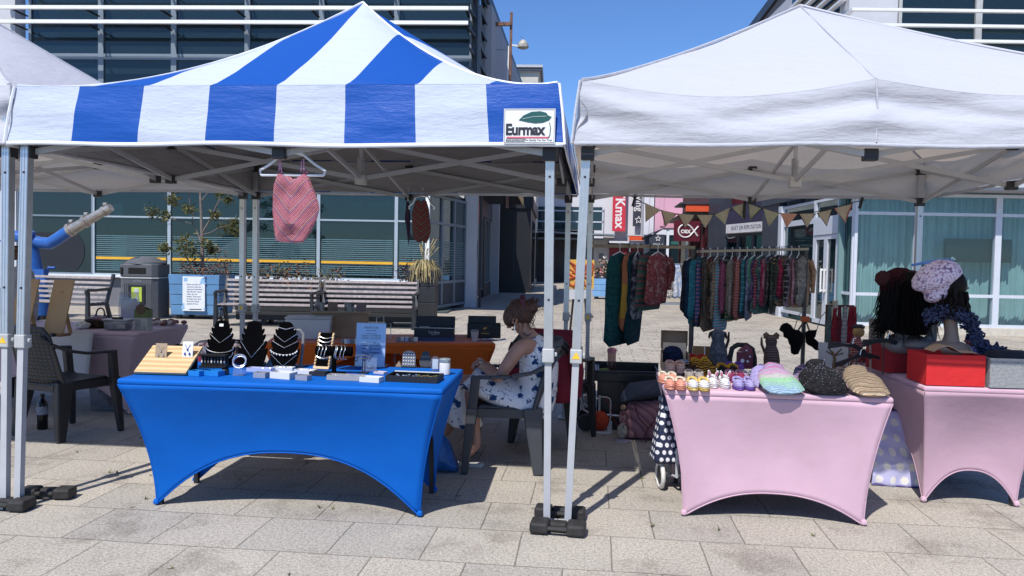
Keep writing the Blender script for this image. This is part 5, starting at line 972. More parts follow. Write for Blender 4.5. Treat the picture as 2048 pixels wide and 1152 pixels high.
for a, z in ((.5, .075), (.7, .085)):
    m = MB(); m.tube([V((0, .03, z))+Matrix.Rotation(a, 3, 'Y') @ V((.034*cos(t), .02*sin(t), .03*sin(t))) for t in [2*pi*k/20 for k in range(20)]], .004, 6, True); m.build('ring', silver, T)
lil = M('tray lilac clear', (.42, .46, .68), .3)
tray('open_tray', 'flat lilac tray left of the small silver boxes', 517, 744, .15, .06, .022, lil, 0, .004, M('tray lining white', (.6, .6, .65), .7), n=3)
tray('open_tray', 'small grey tray behind the flat lilac tray', 514, 731, .06, .05, .018, boxg, radians(-15), .005, silver)
T = put('card_tent', 'small speckled folded card beside the grey tray', 'card', 539, 732); m = MB(); m.prism([(-.03, 0, 0), (.03, 0, 0), (0, .02, .055)], (0, .003, 0)); m.build('card', KNIT('speckle card', [(.35, .45, .6), (.6, .65, .7), (.2, .3, .45)], 60, relief=0), T)
tray('silver_box', 'small silver box with a clear lid, left of the front white tray', 518, 756, .075, .05, .03, M('box silver', (.45, .45, .48), .35, m=.5), radians(-8), .005, boxg, 'jewellery box')
tray('open_tray', 'white card tray in front of the rightmost bust', 559, 758, .13, .075, .036, boxw, radians(-14), .004)
tray('open_tray', 'white tray heaped with small charms, behind the front white tray', 565, 742, .12, .05, .022, boxw, 0, .004, cardw, n=16)
tray('open_tray', 'wide white tray beside the bamboo bracelet ramp', 606, 749, .12, .06, .026, boxw, radians(-8), .004, M('lining cream', (.55, .5, .42), .8), n=3)
tray('silver_box', 'small silver box with a clear lid, in front of the wide white tray', 602, 761, .075, .05, .028, M('box silver', None), radians(-12), .005, boxg, 'jewellery box', n=3)
tray('open_tray', 'dark grey tray at the foot of the bamboo ramp', 634, 752, .10, .06, .024, M('tray dark', (.02, .02, .022), .5), radians(-5), .006, boxg)
tray('open_tray', 'long grey tray full of small silver charms', 688, 761, .20, .065, .028, M('tray weathered', (.34, .33, .32), .7, var=.2), 0, .006, cardw, n=40)
tray('open_tray', 'small white card tray right of the long grey tray', 738, 765, .115, .07, .028, boxw, radians(-8), .004)
T = tray('earring_tray', 'big black tray with gold and silver earrings at the right end', 822, 765, .295, .16, .034, boxb, radians(-2), .009, velvet)
m = MB(); m.bx(-.135, .135, .14, .149, .036, .041); m.build('edge_light', boxw, T)
for k in range(22):
    x = (.02+.11*((k*7) % 11)/11) if k < 12 else rnd(-.13, .02); y = .03+.02*(k % 4) if k < 12 else rnd(.02, .13); m = MB(); m.tube([(x+.006*cos(t), y+.003, .024+.006*sin(t)) for t in [2*pi*i/8 for i in range(8)]], .002, 5, True); m.ball((x, y, .018), .004, 6, 4); m.build('earring', gold if k < 12 else silver, T)
tray('open_tray', 'pale pink card tray behind the small white tray', 757, 748, .07, .045, .012, M('tray pinkish', (.55, .5, .52), .6), radians(-18), .004, cardw)
# bamboo ramp with bracelets, T-bar with bracelets
T = put('bracelet_ramp', 'bamboo ramp with bracelets over a black velvet pad', 'jewellery stand', 644, 738, radians(-4)); RR = Matrix.Rotation(radians(70), 4, 'X'); m = MB(RR); m.bx(-.05, -.04, 0, .225, 0, .012); m.bx(.04, .05, 0, .225, 0, .012); m.bx(-.05, .05, -.003, .012, -.003, .02); m.build('frame', bamboo, T); m = MB(RR); m.bx(-.04, .04, .012, .225, 0, .008); m.build('pad', velvet, T); MB().bar((0, .13, 0), (0, .075, .2), .04, .006).build('prop', bamboo, T)
for k in range(11):
    for s_ in (-1, 1): m = MB(RR); m.box((s_*.045, .03+k*.018, .015), (.009, .009, .006)); m.build('peg', bamboo, T)
for z, w in ((.075, .004), (.1, .003), (.125, .0045), (.15, .003), (.175, .004), (.2, .003)):
    m = MB(RR); m.tube([(x, z-.012*(1-(x/.04)**2), .012) for x in [-.04+.01*k for k in range(9)]], w*.7, 5); m.build('bracelet', silver, T)
T = put('bracelet_bar', 'black velvet T bar hung with silver bracelets', 'jewellery stand', 668, 748, radians(5)); m = MB(); m.tube([(-.105, 0, .135), (.105, 0, .135)], .029, 20); m.build('bar', velvet, T, smooth=True, ang=50); MB().box((0, 0, .06), (.022, .022, .12)).build('stem', velvet, T); MB().box((0, .0, .005), (.12, .09, .01)).build('base', velvet, T, bevel=.002)
for x, r in ((-.085, .0015), (-.065, .002), (-.045, .0028), (.012, .002), (.02, .003), (.045, .0025), (.065, .0018)):
    m = MB(); m.tube([(x+.006*sin(3*t), .033*cos(t), .135-.008*(sin(t) < 0)+(.033 if sin(t) > 0 else .042)*sin(t)) for t in [2*pi*k/22 for k in range(22)]], r, 5, True); m.build('bracelet', silver, T)
# price sign in a clear stand
T = put('price_sign', 'pale blue price list standing in a clear holder in the middle of the blue table', 'sign', 735, 736, radians(1)); T.location.y += .05; TL = Matrix.Rotation(radians(-6), 4, 'X'); m = MB(TL); m.bx(-.093, .093, 0, .002, .0, .272); pg = m.build('page', M('sign page blue', (.40, .50, .72), .55, var=.03), T)
m = MB(TL); m.bx(-.096, .096, -.006, -.004, 0, .275); m.build('clear_front', GLASS('clear acrylic front', (.97, .98, 1.0)), T); MB().box((0, .05, .003), (.19, .11, .005)).build('clear_foot', clear, T)
ip = M('sign ink', (.03, .05, .14), .6)
def ln(s_, z, sz): q_ = text('sign_text', s_, sz, ip, pg, (0, -.0012, z), rx=pi/2, ext=.0006, fat=.0003); q_.location = TL @ V((0, -.0012, z)); q_.rotation_euler = (pi/2-radians(6)*-1, 0, 0); return q_
ln('HitchyCraft', .245, .019); ln('assorted Bracelets', .227, .009)
for k, s_ in enumerate(('1 small item = £2.00', '2 small items + 1 free earring £3.00', '3 small items + 1 free earring £4.00', '4 small items + 1 free earring £5.00', '', '1 large item = £4.00', '2 small items + 1 free earring £7.00', '3 small items + 1 free earring £9.00', 'or', '1 large item + 1 free earring £6.00', 'or', '1 large item + 1 free earring £7.00', 'All earrings are hypoallergenic', 'unless stated')):
    if s_: ln(s_, .207-k*.0105, .0085)
# earring tree, cards, mini bust, cloche, jar
T = put('earring_tree', 'black wire earring tree in front of the price sign', 'jewellery stand', 725, 746); m = MB(); m.tube([(0, 0, 0), (0, 0, .105)], .0028, 6); m.tube([(.014, 0, 0), (.014, 0, .105)], .0028, 6); m.tube([(-.045, 0, .098), (0, 0, .105), (.045, 0, .098)], .0025, 5); m.tube([(-.035, 0, .085), (.04, 0, .085)], .002, 5); m.build('frame', boxb, T); MB().box((.006, 0, .003), (.06, .04, .006)).build('base', boxb, T)
for x, z in ((-.045, .095), (-.03, .1), (-.035, .08), (.03, .1), (.045, .092), (.04, .08), (.05, .1)): m = MB(); m.ball((x, -.004, z-.006), .0055, 7, 5); m.build('earring', ip, T)
T = put('card_holder', 'clear plastic stand with hoop earrings beside the earring tree', 'jewellery stand', 738, 742); m = MB(Matrix.Rotation(radians(-12), 4, 'X')); m.bx(-.045, .045, 0, .003, 0, .08); m.build('plate', clear, T); m = MB(); m.tube([(.02*cos(t), -.003, .045+.02*sin(t)) for t in [pi+pi*k/10 for k in range(11)]], .0015, 4); m.build('hoop', silver, T); MB().box((0, .0, .003), (.09, .05, .005)).build('foot', clear, T)
T = put('hook_stand', 'small gilt hook stand at the back edge of the blue table', 'jewellery stand', 790, 733); m = MB(); m.tube([(0, 0, 0), (0, 0, .07), (.006, 0, .08), (.03, 0, .08), (.034, 0, .07)], .003, 5); m.tube([(0, 0, .074), (-.01, 0, .082), (-.012, 0, .03)], .0018, 5); m.build('frame', boxb, T); m = MB(); m.prism([(0, 0, 0), (.04, 0, 0), (.025, 0, .035)], (0, .03, 0)); m.build('base', cardt, T)
T = put('earring_card_stand', 'round topped grey card of pearl studs', 'jewellery stand', 817, 735); m = MB(Matrix.Rotation(radians(-8), 4, 'X')); m.prism([(-.042, 0, 0), (.042, 0, 0), (.042, 0, .08)]+[(.042*cos(t), 0, .08+.025*sin(t)) for t in [pi*k/8 for k in range(1, 8)]]+[(-.042, 0, .08)], (0, .004, 0)); m.build('card', M('card grey', (.16, .17, .19), .8), T); MB().box((0, .02, .004), (.085, .05, .008)).build('foot', boxb, T)
for k in range(20):
    m = MB(Matrix.Rotation(radians(-8), 4, 'X')); m.ball((-.032+(k % 5)*.016, -.003, .02+(k//5)*.02), .0042, 7, 5); m.build('stud', M('pearl', None), T)
T = put('necklace_bust', 'small grey bust between the pearl card and the glass dome', 'necklace bust', 850, 735); m = MB(Matrix.Rotation(radians(-8), 4, 'X')); m.prism([(x*.42, 0, z*.36) for x, z in [(x, z) for x, z in half]+[(-x, z) for x, z in reversed(half[1:])]], (0, .008, 0)); m.build('pad', M('bust grey', (.05, .055, .06), .8), T); MB().box((0, .02, .003), (.05, .05, .006)).build('foot', boxb, T)
T = put('glass_dome', 'clear dome with white earrings inside at the right of the table', 'display dome', 869, 742); m = MB(); m.lathe([(.03, 0), (.03, .055), (.024, .075), (.012, .086), (0, .089)], (0, .02, 0), 20); m.build('dome', clear, T, smooth=True); m = MB(); m.bx(-.018, .018, .02, .024, .01, .07); m.build('card', cardw, T)
T = put('candle_jar', 'white jar with a pale metal lid at the right end of the blue table', 'jar', 888, 750); m = MB(); m.lathe([(.028, 0), (.032, .004), (.032, .07), (.029, .078)], (0, .02, 0), 22); m.build('body', M('jar white', (.68, .67, .66), .35), T, smooth=True); m = MB(); m.lathe([(.033, .074), (.034, .078), (.034, .092), (.031, .095), (0, .095)], (0, .02, 0), 22); m.build('lid', M('jar lid', (.35, .43, .45), .35, m=.5), T, smooth=True)
# ================================================================ goods on the orange table
ZO = .7415; oa = radians(15)
def op(px, py): return gr(px, py, ZO)
c = op(605, 682); T = thing('storage_tub', 'white plastic box at the left end of the orange table', 'box', (c.x-.02, c.y+.2, ZO), oa); MB().box((0, 0, .085), (.34, .22, .17), tap=1.06).build('body', M('tub white', (.56, .56, .56), .5, var=.04), T, bevel=.012, smooth=True); MB().box((0, 0, .178), (.37, .25, .016)).build('lid', M('tub lid', (.5, .5, .5), .5), T, bevel=.006)
c = op(665, 680); T = thing('wooden_display', 'sloping brown wooden display with jewellery cards along its top', 'display stand', (c.x, c.y+.3, ZO), oa); m = MB(); m.prism([(-.26, -.1, 0), (-.26, .12, 0), (-.26, .04, .2), (-.26, -.02, .2)], (.46, 0, 0)); m.build('body', M('display wood', (.36, .22, .13), .6, var=.15, vs=7), T); MB().box((-.03, .0, .208), (.50, .1, .014)).build('shelf', M('display wood light', (.36, .24, .13), .6, var=.15, vs=9), T)
for k, (x, mt_) in enumerate(((-.21, 'a'), (-.10, 'b'), (.04, 'a'), (.14, 'c'))): m = MB(); m.box((x, .0, .255), (.085, .004, .075), rx=radians(-10)); m.build('card', {'a': KNIT('card lace', [(.2, .16, .14), (.5, .48, .46), (.15, .12, .1)], 55, relief=0), 'b': M('card brown', (.2, .13, .1), .8), 'c': M('card purple brown', (.22, .15, .15), .8)}[mt_], T)
for x, h, nm in ((.30, .17, 'white wire frame stand, taller one beside the wooden display'), (.36, .11, 'white wire frame stand, shorter one beside the wooden display')):
    p_ = thing('wire_stand', nm, 'display stand', (c.x+x*cos(oa)+.03, c.y+.2+x*sin(oa), ZO), oa); m = MB(); m.tube([(-.03, 0, 0), (-.03, 0, h), (.03, 0, h+.015), (.03, 0, 0)], .0035, 5); m.tube([(-.03, 0, .0), (-.03, .07, 0), (.03, .07, 0), (.03, 0, 0)], .003, 5); m.build('frame', cardw, p_)
for k, (px, py, w, lb) in enumerate(((690, 690, .1, 'small pile of jewellery packets left of the price sign on the orange table'), (808, 686, .14, 'row of small grey packets between the price sign and the dark blue box'), (600, 668, .05, 'small white packet behind the white plastic box'))):
    c = op(px, py); T = thing('packet_pile', lb, 'packets', (c.x, c.y+.1, ZO), oa)
    for i in range(5 if k < 2 else 2): MB().box((-w/2+w*i/4, rnd(-.02, .02), .02), (w*.22, .05, .035), rz=rnd(-.2, .2)).build('packet', (boxg, cardw, lil)[i % 3], T, bevel=.003)
c = op(862, 682); T = thing('gift_box', 'open dark blue gift box with silver lettering on the orange table', 'gift box', (c.x+.02, c.y+.02, ZO), oa*.55); navy = M('box navy', (.006, .008, .018), .45)
m = MB(); w, d, h = .33, .22, .105; m.bx(-w/2, w/2, 0, .006, .025, h); m.bx(-w/2, w/2, d-.006, d, .025, h); m.bx(-w/2, -w/2+.006, .006, d-.006, .025, h); m.bx(w/2-.006, w/2, .006, d-.006, .025, h); m.bx(-w/2+.006, w/2-.006, .006, d-.006, .025, .03); bx_ = m.build('body', navy, T); MB().bx(-w/2-.003, w/2+.003, -.003, d, 0, .025).build('base_band', M('box blue band', (.01, .05, .17), .5), T); m = MB(Matrix.Translation((0, d, h)) @ Matrix.Rotation(radians(-12), 4, 'X')); m.bx(-w/2, w/2, 0, .035, 0, .085); m.build('lid', boxb, T)
MB().bx(-w/2, w/2, .0, .003, h, h+.004).build('rim', silver, T); text('box_lettering', 'Yardley', .03, silver, bx_, (0, -.001, .07), ext=.0006); text('box_lettering', 'LONDON', .011, silver, bx_, (0, -.001, .05), ext=.0006)
m = MB()
for k in range(7): m.ball((-.12+.012*k+rnd(-.005, .005), .05+rnd(-.02, .02), .105), (.016, .014, .012), 7, 5)
m.build('tissue', M('tissue grey', (.3, .28, .27), .8), T)
c = op(968, 678); T = thing('gift_box', 'black box with a gold crest behind the white cup', 'gift box', (c.x-.01, c.y+.06, ZO), oa*.5); m = MB(); w, d, h = .29, .2, .12; m.bx(-w/2, w/2, 0, .006, 0, h); m.bx(-w/2, w/2, d-.006, d, 0, h); m.bx(-w/2, -w/2+.006, .006, d-.006, 0, h); m.bx(w/2-.006, w/2, .006, d-.006, 0, h); m.bx(-w/2+.006, w/2-.006, .006, d-.006, 0, .006); bx_ = m.build('body', boxb, T); m = MB(Matrix.Translation((-.02, d, h)) @ Matrix.Rotation(radians(-10), 4, 'X')); m.bx(-w/2+.02, w/2-.02, 0, .03, 0, .06); m.build('lid', boxb, T)
m = MB(); m.ball((.01, -.002, .085), (.008, .003, .01), 8, 6); m.tube([(-.006, -.002, .075), (.004, -.002, .092), (.022, -.002, .096), (.026, -.002, .088)], .003, 5); m.tube([(.0, -.002, .062), (.012, -.002, .07), (.02, -.002, .062), (.012, -.002, .056)], .003, 5, True); m.build('gold_crest', gold, bx_); text('box_lettering', 'BELGRAVE', .014, gold, bx_, (.01, -.001, .042), ext=.0006)
c = op(949, 682); T = thing('paper_cup', 'white paper cup with a grey lid on the orange table', 'cup', (c.x, c.y, ZO)); m = MB(); m.lathe([(.025, 0), (.034, .08)], (0, 0, 0), 20); m.build('body', M('cup pinkish white', (.5, .45, .46), .6), T, smooth=True, ang=60); m = MB(); m.lathe([(.036, .08), (.036, .09), (.03, .094), (0, .094)], (0, 0, 0), 20); m.build('lid', boxg, T, smooth=True)
c = op(985, 682); T = thing('paper_sheets', 'loose printed papers at the right corner of the orange table', 'papers', (c.x-.02, c.y+.03, ZO), oa)
for k, (x, r) in enumerate(((-.08, .2), (.0, -.1), (.06, .05))): m = MB(Matrix.Translation((x, 0, .002+.004*k)) @ Matrix.Rotation(r, 4, 'Z')); m.grid(lambda u, v: (-.07+.14*u, -.05+.1*v, .006*sin(u*5+k)), 8, 4); m.build('sheet', M('paper bluish', (.45, .5, .62), .7), T, solid=.001)
# ================================================================ the left stall
def lp(px, py): return gr(px, py, .7415)
wood = M('board wood', (.36, .225, .105), .6, var=.14, vs=3)
for (x0, x1, y0, yt, lb) in ((62, 130, 672, 560, 'right one of two leaning wooden display boards at the left stall'), (-10, 60, 672, 558, 'left one of two leaning wooden display boards, half hidden by the tent leg')):
    a, b_ = lp(x0+12, y0), lp(x1+12, y0-2); top = at(x0+5, yt, a.y+.14); T = thing('display_board', lb, 'display board', ((a.x+b_.x)/2, a.y+.05, .7415), radians(-4), 'wooden display boards'); w = (b_.x-a.x)*.98; h = top.z-.74
    m = MB(Matrix.Rotation(radians(-16), 4, 'X')); m.bx(-w/2, w/2, 0, .012, .01, h*1.05); m.build('board', wood, T, bevel=.002); MB().bx(-w/2-.03, w/2+.03, -.05, .06, 0, .022).build('ledge', M('ledge wood', (.2, .1, .05), .6), T, bevel=.003); MB().bar((0, .2, 0), (0, .1, h*.8), .03, .012).build('strut', wood, T)
    for s_ in (-.3, .3): MB().box((w*s_, -.06, .014), (.03, .03, .03)).build('clip', boxb, T, bevel=.006)
fle = M('fleece grey', (.34, .32, .33), .95, var=.2, vs=30, bump=1., bs=45, dist=.03)
c = lp(48, 655); T = thing('fleece_garment', 'grey fluffy fleece on a stand behind the wooden boards', 'garment', (at(45, 600, c.y+.55).x, c.y+.55, .7415)); h = at(45, 525, c.y+.55).z-.74
m = MB(); m.pillow([(-.1, 0), (-.14, h*.5), (-.1, h*.9), (0, h), (.08, h*.9), (.16, h*.45), (.14, .0)], .09, wob=.05); m.build('fleece', fle, T, smooth=True); MB().bar((0, 0, 0), (0, 0, h*1.15), .02).build('pole', wood, T); m = MB(); m.ball((-.06, 0, h*1.16), (.09, .08, .07), 12, 8, lambda d: 1+.25*noise.noise(d*6)); m.build('fur_collar', KNIT('fur brown', [(.06, .035, .02), (.16, .1, .06), (.03, .02, .015)], 60), T)
T = thing('twine_basket', 'dark wicker basket with a purple bag on it', 'basket', lp(187, 657)+V((0, .06, 0)), radians(4)); m = MB(); m.lathe([(.075, 0), (.1, .03), (.105, .06), (.1, .075)], (0, 0, 0), 24, 1.15, .8); m.build('body', KNIT('wicker dark', [(.05, .03, .02), (.10, .06, .04), (.03, .02, .015)], 120, relief=1.), T, smooth=True); m = MB(); m.pillow([(-.1, 0), (-.05, .03), (.02, .035), (.12, .0), (.05, -.03)], .02, (0, 0, .085), (1, 0, 0), (0, .9, .3)); m.build('bag', M('plastic purple', (.16, .08, .11), .25), T, smooth=True)
T = thing('tissue_paper', 'crumpled white tissue beside the wicker basket', 'paper', lp(150, 660)+V((0, .1, 0))); m = MB(); m.ball((0, 0, .03), (.06, .05, .035), 16, 10, lambda d: 1+.5*noise.noise(d*4)); m.build('paper', M('tissue white', (.5, .5, .48), .8), T); m = MB(); m.tube([(-.1, 0, .06), (.0, -.02, .045)], .004, 5); m.build('straw', cardw, T)
T = thing('plastic_tub', 'clear plastic tub of white pieces with a black marker on its lid', 'tub', lp(229, 661)+V((0, .06, 0)), radians(3)); MB().box((0, 0, .045), (.19, .13, .085), tap=1.1).build('body', GLASS('tub plastic', (.7, .72, .75), solid=.35, col=(.4, .4, .42)), T, bevel=.012); MB().box((0, 0, .03), (.165, .1, .05)).build('contents', M('tub contents', (.45, .44, .43), .8, var=.3, vs=40), T, bevel=.01); MB().box((0, 0, .093), (.225, .16, .01)).build('lid', M('tub lid clear', (.42, .43, .45), .3), T, bevel=.004); m = MB(); m.tube([(-.04, -.03, .107), (.03, -.035, .107)], .009, 8); m.tube([(.03, -.035, .107), (.055, -.037, .107)], .012, 8); m.build('marker', boxb, T)
T = thing('clear_bag', 'tall clear bag of white card behind the plastic tub', 'bag', lp(238, 648)+V((0, .16, 0))); m = MB(); m.pillow([(-.11, 0), (-.115, .2), (-.1, .3), (.1, .3), (.115, .2), (.11, 0)], .03, wob=.01); m.build('bag', GLASS('bag plastic', (.8, .82, .86), solid=.12, col=(.5, .5, .52)), T, smooth=True); m = MB(); m.prism([(-.08, 0, .01), (.1, 0, .01), (.1, 0, .2), (.06, 0, .24), (-.09, 0, .22)], (0, .01, 0)); m.build('card', M('card lilac white', (.5, .5, .56), .7), T)
T = thing('seed_box', 'green and white carton with a brown round top behind the blue table', 'carton', lp(279, 661)+V((0, .06, 0)), radians(-4)); m = MB(); m.box((0, 0, .055), (.125, .08, .11)); m.build('body', M('carton grey white', (.36, .36, .33), .6, var=.12, vs=25), T); MB().box((0, 0, .145), (.125, .08, .069)).build('band', M('carton green', (.10, .13, .035), .6), T); m = MB(); m.lathe([(.045, 0), (.045, .004)], (0, 0, 0), 20); q_ = m.build('round_mark', M('carton brown', (.10, .05, .03), .7), T, loc=(.0, -.041, .185)); q_.rotation_euler = (pi/2, 0, 0); m = MB(); m.prism([(-.0625, -.04, .18), (.0625, -.04, .18), (0, 0, .21)], (0, .003, 0)); m.prism([(-.0625, .04, .18), (.0625, .04, .18), (0, 0, .21)], (0, -.003, 0)); m.build('lid', M('carton green', None), T)
MB().bx(.03, .05, -.042, -.0405, .012, .032).build('code_panel', boxg, T); m = MB()
for k in range(5): m.bx(-.05, .0, -.042, -.0405, .03+k*.014, .036+k*.014)
m.build('printed_lines', M('carton print', (.2, .2, .2), .6), T)
T = thing('packet_heap', 'heap of brown and white sweet packets at the right corner of the dusty pink table', 'packets', lp(325, 652)+V((-.02, .1, 0)))
random.seed(9)
for k in range(26): m = MB(); m.ball((rnd(-.13, .13), rnd(-.09, .09), .02+rnd(0, .03)), (.03, .026, .02), 7, 5, lambda d: 1+.2*noise.noise(d*3)); m.build('packet', (M('packet brown', (.20, .10, .08), .5), M('packet cream', (.45, .40, .37), .5), M('packet maroon', (.16, .07, .06), .5))[k % 3], T)
c = gr(85, 858); T = thing('drink_bottle', 'dark cola bottle with a pale label standing on the paving under the left stall', 'bottle', (c.x, c.y, 0)); m = MB(); m.lathe([(.035, 0), (.04, .01), (.038, .08), (.04, .12), (.04, .19), (.03, .22), (.016, .25), (.014, .275), (0, .276)], (0, 0, 0), 18); m.build('body', M('cola dark', (.012, .008, .008), .15), T, smooth=True); m = MB(); m.lathe([(.0405, .12), (.0405, .185)], (0, 0, 0), 18); m.build('label', M('bottle label', (.25, .26, .32), .5, var=.5, vs=40), T, smooth=True); m = MB(); m.lathe([(.0165, .26), (.0165, .285), (0, .286)], (0, 0, 0), 12); m.build('cap', boxb, T)
c = gr(215, 824); T = thing('storage_box', 'clear storage box of packets with a red lid under the left stall', 'storage box', (c.x, c.y+.17, 0), radians(5)); MB().box((0, 0, .12), (.36, .3, .235), tap=1.08).build('body', GLASS('box plastic clear', (.7, .7, .74), solid=.25, col=(.25, .23, .25)), T, bevel=.015); MB().box((0, 0, .256), (.41, .34, .03)).build('lid', M('box lid red', (.30, .02, .03), .4), T, bevel=.008)
random.seed(6)
for k in range(22): m = MB(); m.ball((rnd(-.13, .13), rnd(-.11, .11), .04+rnd(0, .13)), (.04, .035, .03), 7, 5); m.build('packet', (M('packet brown', None), M('packet grey', (.3, .3, .34), .5), M('packet dark', (.06, .04, .05), .5))[k % 3], T)
# ================================================================ hanging tops
def hanger(T, w, z, mat, bar=True):
    m = MB(); m.tube([(-w, 0, z-.075), (-w-.008, 0, z-.05), (-w*.75, 0, z-.02), (-.06, 0, z+.035), (0, 0, z+.05), (.06, 0, z+.035), (w*.75, 0, z-.02), (w+.008, 0, z-.05), (w, 0, z-.075)], .0075, 8)
    if bar: m.tube([(-w, 0, z-.075), (w, 0, z-.075)], .0075, 8)
    h = m.build('hanger', mat, T, smooth=True); m = MB(); m.tube([(0, 0, z+.05), (0, 0, z+.09), (.018, 0, z+.115), (0, 0, z+.135), (-.02, 0, z+.12)], .003, 6); m.build('hook', silver, h); return h
def chev(name, cols, scale, sx, zig=1.1):
    mt, n, b = nodes(name); oc = ocoord(n); sp = n.nodes.new('ShaderNodeSeparateXYZ'); n.links.new(oc, sp.inputs[0]); ab = math_(n, 'ABSOLUTE', sp.outputs[0]); v = math_(n, 'SUBTRACT', sp.outputs[2], math_(n, 'MULTIPLY', ab, zig)); fr = math_(n, 'FRACT', math_(n, 'MULTIPLY', v, scale)); b.inputs['Roughness'].default_value = .9; b.inputs['Specular IOR Level'].default_value = .1
    c = ramp(n, fr, [(i/len(cols), q) for i, q in enumerate(cols)], True); st = noise_(n, oc, 260, 2); c = mixc(n, .5, c, ramp(n, st, [(.35, (.45,)*3), (.65, (1.1,)*3)]), 'MULTIPLY'); n.links.new(c, b.inputs['Base Color'])
    w = N(n, 'ShaderNodeTexWave', i_Scale=scale*2.2); w.bands_direction = 'Z'; cx = n.nodes.new('ShaderNodeCombineXYZ'); n.links.new(v, cx.inputs[2]); n.links.new(cx.outputs[0], w.inputs[0]); bump_(n, b, math_(n, 'ADD', w.outputs[1], math_(n, 'MULTIPLY', st, .8)), .9, .008); return mt
pinkk = chev('crochet pink chevron', [(.62, .20, .27), (.66, .26, .30), (.62, .20, .27), (.42, .22, .36), (.66, .33, .30), (.62, .2, .27), (.66, .28, .33)], 13., 0)
gy = .035; a = at(585, 345, gy)
T = thing('crochet_top', 'pink chevron crochet top on a white hanger under the front edge of the striped tent', 'crochet top', (a.x, gy, 0)); hanger(T, .175, a.z+.06, M('hanger white', (.66, .68, .70), .45))
def pt_(px, py): q_ = at(px, py, gy); return (q_.x-a.x, q_.z)
out = [pt_(*p_) for p_ in ((559, 341), (566, 346), (578, 352), (585, 358), (592, 357), (600, 350), (606, 342), (612, 338), (616, 348), (622, 365), (630, 385), (637, 405), (639, 420), (633, 440), (623, 462), (612, 478), (606, 485), (592, 486), (578, 485), (560, 484), (551, 480), (547, 450), (545, 420), (546, 395), (549, 370), (554, 352))]
m = MB(); m.pillow(out, .03, wob=.03, rings=9, cen=pt_(592, 400)); m.build('top', pinkk, T, smooth=True)
for p0, p1 in (((559, 343), (561, 318)), ((565, 347), (560, 318)), ((609, 342), (608, 318)), ((603, 344), (604, 322))): m = MB(); m.tube([(pt_(*p0)[0], -.008, pt_(*p0)[1]), (pt_(*p1)[0], -.004, pt_(*p1)[1])], .0035, 5); m.build('strap', M('strap pink', (.5, .25, .38), .9), T)
gy2 = 2.86; a = at(843, 440, gy2); stripk = chev('crochet rust chevron', [(.62, .20, .16), (.20, .09, .10), (.60, .34, .26), (.24, .15, .18), (.55, .12, .10)], 16., 0, 1.0)
T = thing('crochet_top', 'rust and brown striped crochet top hanging at the back edge of the striped tent', 'crochet top', (a.x, gy2, 0)); hanger(T, .11, a.z+.17, silver, False)
def pt2(px, py): q_ = at(px, py, gy2); return (q_.x-a.x, q_.z)
m = MB(); m.pillow([pt2(*p_) for p_ in ((832, 402), (838, 398), (842, 404), (848, 398), (853, 402), (858, 418), (860, 440), (862, 460), (858, 478), (852, 487), (845, 482), (838, 484), (830, 481), (825, 465), (824, 445), (824, 425), (828, 412))], .03, wob=.02, rings=6); m.build('top', stripk, T, smooth=True)
T = thing('crochet_top', 'dark purple crochet top hanging edge on beside the rust striped one', 'crochet top', (a.x-.12, gy2+.02, 0)); m = MB(); m.pillow([pt2(x+26, y) for x, y in ((812, 402), (817, 402), (820, 430), (819, 470), (816, 492), (813, 470), (811, 450), (808, 440))], .02, wob=.02); m.build('top', M('crochet dark purple', (.05, .03, .07), .9), T, smooth=True); p_ = pt2(841, 402); m = MB(); m.tube([(p_[0], 0, p_[1]-.02), (p_[0], 0, p_[1]+.12)], .003, 5); m.build('hanger', silver, T)
# bags on the paving near the woman
c = gr(880, 952); T = thing('shopper_bag', 'bright blue woven shopping bag on the paving behind the blue table', 'bag', (c.x-.05, c.y+.02, 0)); m = MB(); m.pillow([(-.16, 0), (-.15, .12), (-.06, .26), (.02, .28), (.09, .2), (.16, .03), (.15, 0)], .09, (0, .1, 0), wob=.03); m.build('body', M('bag blue', (.01, .10, .33), .35, var=.25, vs=18, bump=.5, bs=30), T, smooth=True); m = MB(); m.tube([(-.06, .08, .25), (-.03, .06, .36), (.03, .06, .36), (.04, .08, .26)], .009, 6); m.build('handle', M('bag blue', None), T)
c = gr(900, 850); T = thing('hand_bag', 'black handbag on the paving beside the blue table', 'bag', (c.x-.12, c.y+.1, 0)); m = MB(); m.pillow([(-.13, 0), (-.14, .12), (-.08, .2), (.08, .2), (.14, .1), (.13, 0)], .07, wob=.02); m.build('body', boxb, T, smooth=True); m = MB(); m.tube([(-.08, 0, .19), (-.03, -.03, .3), (.04, -.03, .3), (.08, 0, .19)], .01, 6); m.build('handle', boxb, T)
# red coat over the rear chair
T = thing('red_coat', 'dark red coat draped over the back of the rear garden chair', 'coat', (1.37, 1.96, 0), radians(-15)); coat = M('coat dark red', (.20, .012, .03), .85, var=.2, vs=5, bump=.4, bs=30)
m = MB(); m.grid(lambda u, v: ((u-.5)*(.44+.12*min(1, v*2))*(1 if v > .1 else .72+2.8*v), -.20+.12*(1-v)**2+.02*sin(u*14)*v, .90-.50*v+.035*sin(u*5+1)*(v > .9)-.06*abs(u-.5)*(v < .2)), 26, 18); m.build('back', coat, T, smooth=True, solid=.02); m = MB(); m.grid(lambda u, v: ((u-.5)*.42, -.08+.1*v, .90-.3*v), 12, 6); m.build('front', coat, T, smooth=True, solid=.02); m = MB(); m.tube([(.24, -.16, .8), (.27, -.18, .6), (.26, -.16, .42)], [.05, .055, .045], 10); m.build('sleeve', coat, T, smooth=True)
